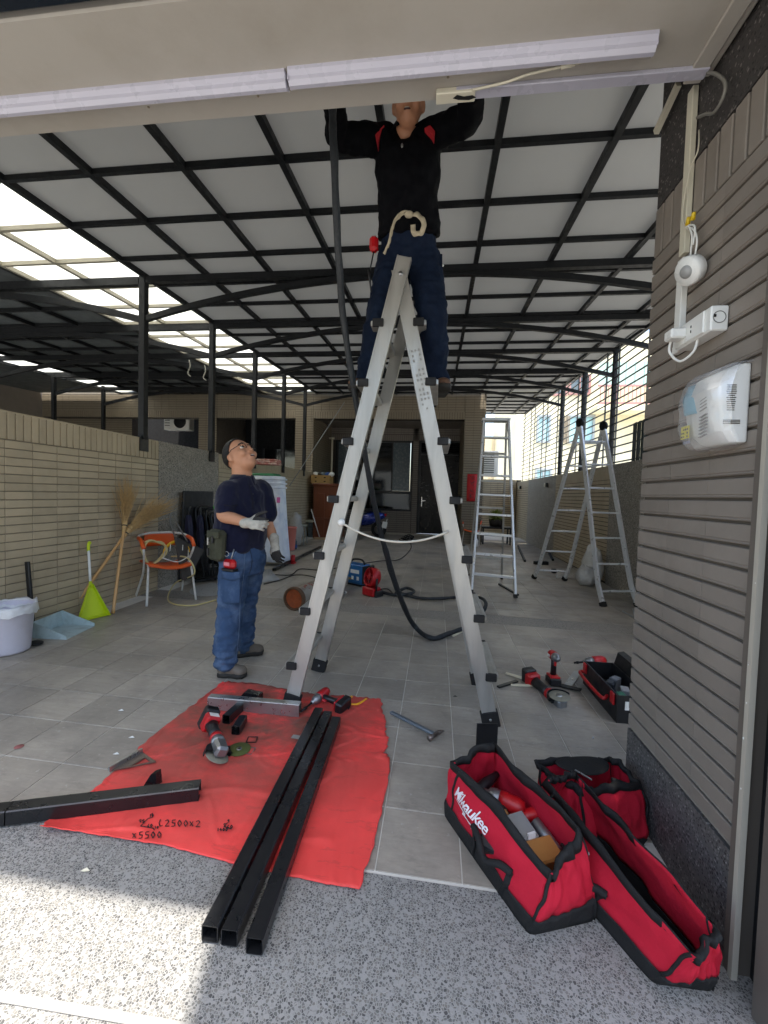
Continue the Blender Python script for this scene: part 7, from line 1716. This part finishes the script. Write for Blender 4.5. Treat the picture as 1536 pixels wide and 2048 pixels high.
# red jobsite fan on its battery base
fn = thing('jobsite_fan', 'round red battery fan standing in front of the blue welder', 'fan', fl(742, 1194))
c = fl(742, 1192); fd = P(-.75, -.6, .25).normalized(); up_ = P(0, 0, 1); sx_ = fd.cross(up_).normalized(); uz = sx_.cross(fd); Mf = basis(sx_, uz, fd)
mb = MB(); mb.box(c + P(.0, .02, .06), (.2, .15, .11), rot('Z', -.6), ch=.014); mb.build('base', M_TRED, fn)
mb = MB(); mb.box(c + P(.09, -.02, .04), (.07, .14, .075), rot('Z', -.6), ch=.008); mb.build('battery', M_BLK, fn)
fc = c + P(0, .03, .235)
mb = MB(); mb.lathe([(.085, -.07), (.118, -.06), (.125, .0), (.118, .05), (.105, .058), (.098, .045), (.11, -.05)], fc, Mf, 28, cap=False); mb.build('drum', M_TRED, fn)
mb = MB(); mb.lathe([(0, .05), (.035, .05), (.04, .03), (.0, .03)], fc, Mf, 16, cap=False); mb.build('hub', M_TRED, fn)
for k in range(10):
    a = 2 * PI * k / 10; mb = MB(); mb.bar(fc + Mf @ P(.03 * math.cos(a), .03 * math.sin(a), .045), fc + Mf @ P(.102 * math.cos(a), .102 * math.sin(a), .045), .007, .006); mb.build('grille_spoke', M_TRED, fn)
for k in range(5):
    a = 2 * PI * k / 5; mb = MB(); mb.sheet(lambda u, v: fc + Mf @ P((.03 + .065 * u) * math.cos(a + .7 * v), (.03 + .065 * u) * math.sin(a + .7 * v), -.01 + .03 * v), 3, 3); mb.build('blade', M_BLK, fn, solid=.003)
mb = MB(); mb.lathe([(0, -.072), (.09, -.072), (.085, -.065)], fc, Mf, 20, cap=False); mb.build('rear_cap', M_TRED, fn)
for k in (-1, 1):
    mb = MB(); mb.tube([c + sx_ * .11 * k + P(0, .03, .08), fc + sx_ * .132 * k], .014, 8); mb.build('yoke', M_BLK, fn)
mb = MB(); mb.box(fc + P(0, 0, .135), (.06, .05, .03), ch=.008); mb.build('carry_handle', M_BLK, fn)
wbm = thing('water_bottle', 'clear water bottle lying on the floor before the welder', 'bottle', fl(690, 1188)); a_, b_ = fl(676, 1192, .035), fl(700, 1180, .035); d_ = (b_ - a_).normalized()
mb = MB(); mb.lathe([(0, 0), (.03, .002), (.032, .02), (.029, .05), (.032, .08), (.032, .14), (.014, .19), (.013, .205), (0, .205)], a_, basis(d_.cross(P(0, 0, 1)).normalized(), P(0, 0, 1), d_), 16, cap=False); mb.build('bottle', glass_mat('clear_pet', '#eef2f2', .05, 1.0), wbm); mb = MB(); p_ = a_ + d_ * .21; mb.cyl(p_ - d_ * .008, p_ + d_ * .01, .016); mb.build('cap', M_WHITE, wbm)
for pts, lb in (([(528, 1168), (560, 1160), (590, 1150), (620, 1152), (645, 1160), (668, 1160)], 'thin black cable curling on the floor behind the gas cylinder'), ([(535, 1148), (580, 1150), (600, 1138), (640, 1140), (690, 1134), (715, 1136)], 'thin black cable running from the wall side to the welder'), ([(690, 1134), (720, 1128), (760, 1122), (800, 1118), (822, 1096), (818, 1082)], 'thin black cable running back from the welder to the door'), ([(744, 1170), (765, 1182), (785, 1188), (775, 1178), (760, 1180), (790, 1190)], 'tangled thin black cable between the fan and the thick cable')):
    mb = MB(); mb.tube(bez([fl(x, y, .008 + .004 * (i % 2)) for i, (x, y) in enumerate(pts)], 8), .0075, 6); one(mb, 'power_cable', M_RUB, lb, 'cable')
mb = MB(); random.seed(2)
hp = thing('cable_heap', 'heap of black cables and a small device lying before the door', 'cable', fl(815, 1082))
for k in range(5):
    c = fl(812 + 2 * k, 1080 - 2 * k, .03 + .03 * k); mb = MB(); mb.tube([c + P(.18 * math.cos(a) * (1 - .1 * k), .12 * math.sin(a), .03 * math.sin(2 * a + k)) for a in [2 * PI * i / 20 for i in range(20)]], .012, 6, closed=True); mb.build('loop', M_RUB, hp)
mb = MB(); mb.box(fl(828, 1082, .03), (.12, .1, .05), ch=.01); mb.build('plug', M_WHITE, hp)
# blue scooter by the window
sc = thing('scooter', 'dark blue scooter parked under the window behind the ladder', 'scooter', fl(735, 1082))
M_SBL = mat('metallic_blue_paint', '#152f86', .25, .3, var=.08, coat=.6); sy = 11.9; sx0 = oY(672, 1060, sy).x; zfs = fz(-2, sy)
S = lambda x, z, y=0: P(sx0 + x, sy + y, zfs + z)
for x_ in (.0, 1.25):
    mb = MB(); c = S(x_, .22); mb.lathe([(.13, -.04), (.2, -.045), (.22, -.02), (.22, .02), (.2, .045), (.13, .04)], c, rot('X', R(90)), 22, cap=False); w_ = mb.build('wheel', M_RUB, sc); mb = MB(); mb.lathe([(0, -.02), (.14, -.03), (.14, .03), (0, .02)], c, rot('X', R(90)), 18, cap=False); mb.build('rim', M_STL, w_)
def body_loft(pts, nm, mtl):
    mb_ = MB(); mb_.smooth = True; mb_.loft([[S(x_, z0_ + (z1_ - z0_) * (.5 + .5 * math.sin(a)), w_ * math.cos(a)) for a in [2 * PI * i / 16 for i in range(16)]] for x_, z0_, z1_, w_ in pts]); return mb_.build(nm, mtl, sc)
body_loft([(.55, .28, .5, .10), (.75, .3, .66, .15), (1.0, .34, .72, .16), (1.25, .45, .72, .13), (1.42, .56, .68, .05)], 'tail_body', M_SBL)
body_loft([(.5, .72, .76, .10), (.7, .7, .80, .14), (1.0, .70, .82, .14), (1.3, .70, .78, .10)], 'seat', M_BLK)
body_loft([(.12, .22, .3, .13), (.4, .2, .3, .15), (.62, .22, .34, .13)], 'footboard', M_BLK)
body_loft([(-.1, .35, .5, .1), (.0, .4, .95, .17), (.1, .3, .95, .19), (.2, .28, .8, .12)], 'front_shield', M_SBL)
mb = MB(); mb.tube([S(.02, .92), S(.1, 1.02), S(.16, 1.05)], .03, 10); mb.tube([S(.12, 1.03, -.32), S(.1, 1.03), S(.12, 1.03, .32)], .014, 8); mb.build('handlebar', M_BLK, sc)
mb = MB(); mb.box(S(1.44, .64), (.05, .16, .09), ch=.02); mb.build('tail_light', mat('red_lens', '#a3141a', .2), sc)
mb = MB(); mb.box(S(1.47, .46), (.012, .22, .13), rot('Y', .3)); mb.build('licence_plate', M_WHITE, sc)
pp_ = oY(766, 1035, sy - .12); mb = MB(); mb.box(oY(769, 1050, sy - .18), (.14, .012, .18), rot('Y', .2)); mb.build('plate_holder', M_WHITE, sc)
# ================================================================== right background
c2 = fl(943, 1088); c2 = F(c2.x, c2.y)
chair('orange chair with white tube legs far back on the right by the house pier', c2, P(-.2, -1, 0), .95)
pt = thing('planter_table', 'dark low table with a leafy plant at the end of the right passage', 'table', fl(985, 1075))
c = F(1.66, 11.9); 
for sx2 in (-1, 1):
    for sy2 in (-1, 1):
        mb = MB(); mb.bar(c + P(.36 * sx2, .22 * sy2, 0), c + P(.36 * sx2, .22 * sy2, .44), .04); mb.build('leg', M_STEELB, pt)
mb = MB(); mb.box(c + P(0, 0, .46), (.84, .54, .04)); mb.build('table_top', M_STEELB, pt)
plt = thing('potted_plant', 'bushy yellow green plant in a pot on the low dark table', 'plant', c + P(0, 0, .48))
mb = MB(); mb.lathe([(0, 0), (.16, 0), (.2, .2), (.18, .2), (.14, .03), (0, .03)], c + P(0, 0, .48), n=18, cap=False); mb.build('pot', mat('dark_pot', '#3a332d', .7), plt)
random.seed(21); lf = MB()
for k in range(420):
    a = random.uniform(0, 2 * PI); el = random.uniform(.1, 1.45); r_ = random.uniform(.15, .42); b_ = c + P(0, 0, .66); tip = b_ + P(math.cos(a) * math.cos(el) * r_ * 1.1, math.sin(a) * math.cos(el) * r_, math.sin(el) * r_); d_ = (tip - b_).normalized(); s_ = d_.cross(P(0, 0, 1)).normalized() * .012
    base = b_ + d_ * r_ * .35; md = base.lerp(tip, .5) + P(0, 0, .02); tip2 = tip + P(0, 0, -.05); lf.add([base, md + s_, tip2, md - s_], [(0, 1, 2, 3)])
stuff(lf.build('leaves', mat('yellow_green_leaf', '#7d8a2e', .6, var=.4, vscale=12), plt))
jug = MB(); cj = F(1.05, 11.0); jug.lathe([(0, 0), (.06, 0), (.065, .03), (.06, .16), (.02, .22), (.02, .25), (0, .25)], cj, n=14, cap=False); one(jug, 'detergent_bottle', M_WHITE, 'white detergent bottle on the floor by the right house pier', 'bottle')
oc = oY(977, 925, 14.6); ou = thing('outdoor_unit', 'white louvred outdoor air unit above the end wall of the passage', 'air conditioner', oc)
mb = MB(); mb.box((oc.x + .1, 15.3, oc.z), (.62, .3, .9), ch=.02); mb.build('casing', M_WHITE, ou)
for k in range(9):
    mb = MB(); mb.box((oc.x + .08, 15.14, oc.z - .3 + .075 * k), (.36, .02, .025)); mb.build('louvre', M_STEEL, ou)
# white sacks and sheeting by the folding ladder
M_SACK = mat('white_woven_sack', '#cfcdc7', .6, var=.12, vscale=14, bump=.5, bscale=22, bdist=.012)
blob('plastic_sack', 'tall white plastic sack leaning on the right boundary wall', 'sack', F(2.52, 7.05), 0, .20, M_SACK, 2, 0, (.75, .8, 1.55))
blob('plastic_sack', 'slumped white printed bag in front of the tall white sack', 'sack', F(2.34, 6.8), 0, .14, mat('white_bag_print', '#b9b7b2', .45, var=.25, vscale=30, bump=.5, bscale=30, bdist=.01), 7, 0, (1, 1, 1.2))
mb = MB(); mb.sheet(lambda u, v: fl(1112 + 66 * u, 1137 + 20 * v, .01 + .05 * max(0, noise.noise(Vector((u * 6, v * 4, 2))) + .3) * math.sin(PI * u) * math.sin(PI * min(1, v * 1.1))), 18, 8); one(mb, 'plastic_wrap', M_CLB, 'crumpled clear plastic wrap along the right wall foot', 'plastic wrap', solid=.004)
mb = MB(); mb.box(fl(1082, 1126, .03), (.28, .1, .07), rot('Z', .2), ch=.01); one(mb, 'black_block', M_RUB, 'small black block on the floor behind the folding ladder', 'block')
mb = MB(); mb.box(fl(1108, 1142, .03), (.08, .1, .07), ch=.01); one(mb, 'rubber_block', M_RUB, 'loose black rubber block beside the clear plastic wrap', 'rubber foot')
for a_, b_, lb in (((1036, 1092), (1050, 1122), 'grey steel bar lying along the passage floor'), ((1098, 1106), (1106, 1120), 'short dark steel pipe by the right wall foot')):
    mb = MB(); mb.bar(fl(*a_, .02), fl(*b_, .02), .04); one(mb, 'steel_pipe', M_STEEL, lb, 'pipe')
mb = MB(); mb.tube([fl(1245, 1222, .01), fl(1270, 1236, .01), fl(1266, 1218, .01)], .008, 6); one(mb, 'wire_hook', M_ALU, 'bent pale wire on the floor beside the pillar corner', 'wire')
# ================================================================== lamps under the beam
def batten(label, px0, px1, Yc, w_=.058):
    a_, b_ = oZ(*px0, ZS), oZ(*px1, ZS); x0, x1 = a_.x, b_.x
    t = thing('tube_light', label, 'light', ((x0 + x1) / 2, Yc, ZS - .04), 'tube lights under the beam')
    prof = [(-w_ / 2, 0), (-w_ / 2, -.012), (-w_ * .30, -.022), (-w_ * .28, -.034), (-w_ * .12, -.046), (w_ * .12, -.046), (w_ * .28, -.034), (w_ * .30, -.022), (w_ / 2, -.012), (w_ / 2, 0)]
    mb_ = MB(); mb_.loft([[P(x, Yc + p_, ZS + z) for p_, z in prof] for x in (x0, x1)]); mb_.build('diffuser', M_LED, t)
    for x in (x0, x1):
        mb_ = MB(); mb_.box((x, Yc, ZS - .018), (.005, w_ * .8, .036), ch=.002); mb_.build('end_cap', M_LED, t)
    return t
batten('left white tube light along the overhead beam', (-500, 250), (574, 152), 1.487)
batten('right white tube light along the overhead beam', (581, 152), (1316, 66), 1.482)
cy_ = thing('cable_tray', 'open narrow white cable tray at the back edge of the beam', 'cable tray', oZ(1140, 165, ZS))
x0, x1 = oZ(878, 186, ZS).x, oZ(1414, 140, ZS).x
mb = MB(); mb.box(((x0 + x1) / 2 + .03, 1.598, ZS - .008), (x1 - x0 - .06, .042, .016), ch=.003); mb.build('channel', M_LED, cy_)
mb = MB(); mb.box((x0 + .06, 1.60, ZS - .011), (.14, .044, .022), ch=.003); mb.build('cover', M_CREAM, cy_)
mb = MB()
vv = [(0, 0), (.02, .008), (.06, .012), (.085, .004), (.07, -.006), (.04, -.004), (.015, -.012)]
mb.add([P(x0 + .05 + a, 1.598 + b, ZS - .0235) for a, b in vv], [tuple(range(7))]); mb.build('burn_hole', M_DARK, cy_)
mb = MB(); mb.tube(bez([oZ(945, 180, ZS - .02), oZ(1010, 165, ZS - .03), oZ(1060, 148, ZS - .03), oZ(1130, 132, ZS - .028), oZ(1180, 118, ZS - .03), oZ(1226, 98, ZS - .02)], 8), .0045, 6); wr_ = mb.build('lead', M_CREAM, cy_); mb = MB(); a_, b_ = oZ(1122, 134, ZS - .03), oZ(1150, 126, ZS - .03); mb.cyl(a_, b_, .008); mb.build('lead_joint', M_CREAM, wr_)
# ================================================================== fittings on the pillar
XF = XP - .002
cd_ = thing('wall_conduit', 'cream cable conduit running down the brick pillar', 'conduit', (XF, 1.72, 2.4))
top = oX(1385, 165, XF); bot = oX(1372, 690, XF); Yc = 1.712
mb = MB(); mb.box((XF - .010, Yc, (2.27 + 2.86) / 2), (.02, .036, .59), ch=.002); mb.build('trunking', M_CREAM, cd_)
mb = MB(); mb.box((XF - .011, Yc, (1.93 + 2.25) / 2), (.022, .038, .33), ch=.002); mb.build('trunking', M_WHITE, cd_)
mb = MB(); mb.box((XF - .012, Yc - .03, 1.925), (.024, .1, .03), ch=.003); mb.build('elbow', M_WHITE, cd_)
def wp(px, py, off=.03): return oX(px, py, XF - off)
mb = MB(); mb.tube(bez([wp(1395, 235, .012), wp(1412, 228), wp(1428, 225), wp(1446, 195), wp(1450, 165), wp(1432, 148), wp(1415, 146)], 6), .0055, 6); mb.build('loose_cable', mat('grey_cable', '#77756e', .5), cd_)
mb = MB(); mb.tube(bez([wp(1398, 260, .012), wp(1396, 300), wp(1380, 340), wp(1368, 400), wp(1366, 440), wp(1376, 460)], 6), .0022, 6); mb.build('thin_wire', M_CREAM, cd_)
for pts in ([(1378, 455), (1388, 460), (1394, 480), (1390, 510), (1384, 530)], [(1376, 450), (1384, 470), (1382, 500), (1380, 525)], [(1372, 455), (1380, 450), (1390, 455), (1386, 490)]):
    mb = MB(); mb.tube(bez([wp(x, y, .03) for x, y in pts], 6), .0032, 6); mb.build('lead', M_WHITE, cd_)
for px, py in ((1388, 430), (1378, 440)):
    mb = MB(); a_, b_ = wp(px, py - 6, .035), wp(px - 3, py + 10, .03); mb.tube([b_, a_], [.0085, .006], 8); mb.build('wire_nut', mat('yellow_wire_nut', '#d9b81f', .4), cd_)
mb = MB(); mb.bar(wp(1357, 168, .02), wp(1312, 265, .03), .018, .026); one(mb, 'loose_conduit', M_CREAM, 'loose strip of cream conduit slanting off the pillar top', 'conduit')
# motion sensor
ss = thing('motion_sensor', 'round white motion sensor hanging on the pillar conduit', 'sensor', wp(1377, 541))
c = wp(1380, 541, .045); ax = P(-.86, -.30, -.42).normalized(); ux = ax.cross(P(0, 0, 1)).normalized(); Ms = basis(ux, ax.cross(ux) * -1, ax) if False else basis(ux, ax.cross(ux), ax)
mb = MB(); mb.lathe([(0, -.024), (.040, -.024), (.046, -.018), (.048, .010), (.043, .018), (0, .018)], c, Ms, 28, cap=False); mb.build('housing', M_WHITE, ss)
mb = MB(); mb.lathe([(.022, .017), (.019, .024), (.011, .029), (0, .030)], c, Ms, 20, cap=False); mb.build('lens_dome', mat('grey_lens', '#9a9a98', .4), ss)
# outlet box with plug adaptor
ob = thing('outlet_box', 'white surface outlet box on the pillar with an adaptor plugged in', 'outlet', wp(1425, 655))
y0, y1 = oX(1458, 640, XF).y, oX(1383, 690, XF).y; z0, z1 = 1.875, 1.96
yc, zc = (y0 + y1) / 2, oX(1425, 655, XF).z
mb = MB(); mb.box((XF - .026, yc, zc), (.052, abs(y1 - y0), .078), ch=.004); mb.build('back_box', M_WHITE, ob)
mb = MB(); mb.box((XF - .055, yc + .012, zc), (.008, abs(y1 - y0) - .03, .07), ch=.003); mb.build('face_plate', M_WHITE, ob)
for dz_ in (-.008, .008):
    mb = MB(); mb.box((XF - .0597, yc - .005, zc + dz_), (.002, .003, .008)); mb.build('socket_slot', M_DARK, ob)
mb = MB(); cc_ = Vector((XF - .028, yc - abs(y1 - y0) / 2 - .0005, zc + .002)); mb.tube([cc_ + P(.018 * math.cos(a), -.0008, .018 * math.sin(a)) for a in [2 * PI * i / 24 for i in range(24)]], .0012, 5, closed=True); mb.build('knock_out', mat('grey_line', '#6a6a66', .6), ob)
mb = MB(); mb.box(cc_ + P(-.014, -.001, .004), (.007, .003, .008)); mb.build('knock_out_slot', M_DARK, ob)
ad_ = thing('plug_adaptor', 'small white plug adaptor in the pillar outlet', 'adaptor', wp(1395, 680))
mb = MB(); mb.box((XF - .082, yc + .045, zc + .0), (.05, .05, .034), ch=.005); mb.build('body', M_WHITE, ad_)
mb = MB(); mb.tube(bez([P(XF - .085, yc + .065, zc - .012), P(XF - .085, yc + .07, zc - .05), P(XF - .07, yc + .03, zc - .095), P(XF - .05, yc - .01, zc - .075), P(XF - .04, yc - .012, zc - .03)], 8), .0042, 8); mb.build('cord', M_WHITE, ad_)
# wrapped hand-dryer-like appliance
hd_ = thing('wall_appliance', 'white wall appliance still wrapped in clear plastic on the pillar', 'appliance', wp(1435, 810))
ya, yb = oX(1500, 800, XF).y, oX(1412, 800, XF).y; zt_, zb_ = oX(1497, 728, XF).z, oX(1497, 885, XF).z
yc = (ya + yb) / 2; W2 = abs(yb - ya); H2 = zt_ - zb_; zc = (zt_ + zb_) / 2
prof = [(0, -.5), (-.040, -.5), (-.064, -.34), (-.078, .0), (-.082, .22), (-.062, .42), (-.03, .5), (0, .5)]
mb = MB(); rg_ = []
for u, k_ in ((-.5, .62), (-.42, .92), (-.2, 1.0), (.2, 1.0), (.42, .9), (.5, .6)): rg_.append([P(XF + x * k_, yc + u * W2, zc + z * H2) for x, z in prof])
mb.loft(rg_); bd_ = mb.build('casing', M_WHITE, hd_, bevel=.006)
mb = MB(); mb.sheet(lambda u, v: P(XF - .086 + .05 * max(0, v - .55) + .02 * (1 - u) ** 3, yc + W2 * (-.02 + .46 * u * (1 - .3 * (1 - v))), zc + H2 * (-.04 + .44 * v)), 8, 8); mb.build('blue_window', mat('pale_blue_plastic', '#7fb2c4', .25), hd_, solid=.002)
for grp in (0, 1):
    for k in range(4 if grp == 0 else 7):
        z_ = zc + H2 * (.12 - .045 * k) if grp == 0 else zc - H2 * (.10 + .045 * k)
        mb = MB(); mb.box((XF - .0765, yc - W2 * .12, z_), (.008, W2 * .16, .0024), rot('X', -.2)); mb.build('vent_slot', mat('slot_grey', '#8b8882', .7), hd_)
def plate(u0, u1, z0_, z1_, x_, mtl, nm):
    mb_ = MB(); mb_.add([P(x_, yc + W2 * u0, zc + H2 * z0_), P(x_, yc + W2 * u1, zc + H2 * z0_), P(x_, yc + W2 * u1, zc + H2 * z1_), P(x_, yc + W2 * u0, zc + H2 * z1_)], [(0, 1, 2, 3)]); return mb_.build(nm, mtl, hd_, solid=.0015)
plate(.20, .42, -.36, -.18, XF - .080, mat('yellow_sticker', '#e6d83c', .5), 'yellow_sticker'); 
tx = MB(); random.seed(13)
for r_ in range(3):
    for k in range(4):
        if random.random() < .15: continue
        tx.box((XF - .0818, yc + W2 * (.235 + .05 * k), zc + H2 * (-.23 - .05 * r_)), (.001, W2 * .03, H2 * .028 * random.uniform(.5, 1)))
stuff(tx.build('sticker_print', M_MORTD, hd_))
plate(.22, .40, -.43, -.39, XF - .074, mat('blue_grey_print', '#8d93a8', .6), 'brand_strip')
tx = MB()
for r_ in range(13):
    tx.box((XF - .0005 - .05, yc - W2 * .5 + .0 - .0012, zc + H2 * (.22 - .026 * r_)), (.028 * random.uniform(.5, 1), .001, .0024))
for r_ in range(3): tx.box((XF - .046, yc - W2 * .5 - .0012, zc - H2 * (.22 + .02 * r_)), (.045, .001, .0024))
stuff(tx.build('side_print', M_MORTD, hd_))
# clear wrapping
def wrap_mat():
    mt, t, b, out = nodes_of('clear_wrap_film')
    tr_ = t.nodes.new('ShaderNodeBsdfTransparent'); gl = t.nodes.new('ShaderNodeBsdfGlossy'); gl.inputs['Roughness'].default_value = .12; df = t.nodes.new('ShaderNodeBsdfDiffuse'); df.inputs[0].default_value = (.8, .8, .8, 1)
    m1 = t.nodes.new('ShaderNodeMixShader'); m2 = t.nodes.new('ShaderNodeMixShader'); m1.inputs[0].default_value = .14; m2.inputs[0].default_value = .22
    t.links.new(tr_.outputs[0], m1.inputs[1]); t.links.new(gl.outputs[0], m1.inputs[2]); t.links.new(m1.outputs[0], m2.inputs[1]); t.links.new(df.outputs[0], m2.inputs[2]); t.links.new(m2.outputs[0], out.inputs[0])
    bn = t.nodes.new('ShaderNodeBump'); bn.inputs['Strength'].default_value = .8; bn.inputs['Distance'].default_value = .01; t.links.new(noise_t(t, wcoords(t, (1, 1, .5)), 30, 5), bn.inputs['Height']); t.links.new(bn.outputs[0], gl.inputs['Normal']); t.links.new(bn.outputs[0], df.inputs['Normal'])
    t.nodes.remove(b); return mt
rg_ = []
for i in range(17):
    u = -.54 + 1.08 * i / 16; e_ = max(0, 1 - abs(u / .54) ** 6); pts_ = []
    for j in range(17):
        s_ = j / 16; th = -PI / 2 + PI * s_; x_ = -.098 * max(0, math.cos(th)) ** .45 * (.55 + .45 * e_) - .002; z_ = .535 * math.sin(th) * (.96 + .04 * e_)
        w_ = .010 * noise.noise(Vector((u * 6, s_ * 6, 4))); pts_.append(P(XF + x_ + w_ * (x_ < -.02), yc + u * W2 * 1.02, zc + z_ * H2 + w_))
    rg_.append(pts_)
mb = MB(); mb.smooth = True; mb.add([p_ for r_ in rg_ for p_ in r_], [(i * 17 + j, i * 17 + j + 1, (i + 1) * 17 + j + 1, (i + 1) * 17 + j) for i in range(16) for j in range(16)]); mb.build('plastic_wrap', wrap_mat(), hd_)
# small hanging hooks and rags on the neighbour's frame
for k, (px, py) in enumerate(((378, 720), (409, 730))):
    p_ = oX(px, py, -4.0); mb = MB(); mb.tube(bez([p_, p_ + P(.02, 0, -.1), p_ + P(-.03, .02, -.2), p_ + P(.03, 0, -.26)], 6), .009, 6); one(mb, 'cloth_tie', mat('grey_rag', '#8b8a80', .9), ['grey cloth tie hanging left on the skylight frame', 'grey cloth tie hanging right on the skylight frame'][k], 'cloth tie')
# small litter on pavement and tiles
for (px, py, lb, col) in ((170, 1741, 'pale leaf scrap on the pebble pavement', '#d8d2ba'), (263, 1475, 'small white paper chip on the left tiles', '#d9d9d4'), (232, 1508, 'tiny white chip near the edge of the mat', '#d9d9d4'), (242, 1421, 'tiny white chip farther back on the left tiles', '#d9d9d4'), (910, 1393, 'dark leaf scrap on the tiles beneath the ladder', '#33302a')):
    c = fl(px, py, .003); mb = MB(); mb.add([c + P(-.014, -.004, 0), c + P(.004, -.008, .003), c + P(.016, .002, 0), c + P(.0, .008, .004)], [(0, 1, 2, 3)]); one(mb, 'litter_scrap', mat('scrap_' + col[1:], col, .8), lb, 'scrap', solid=.001)
c = fl(38, 1493, .0025); mb = MB(); mb.lathe([(0, 0), (.02, 0)], c, n=14, cap=False); one(mb, 'paint_stain', mat('faint_red_paint', '#8f5752', .8), 'faint red paint stain on the left tiles', 'stain', solid=.001)
bpy.data.scenes.remove(WS)
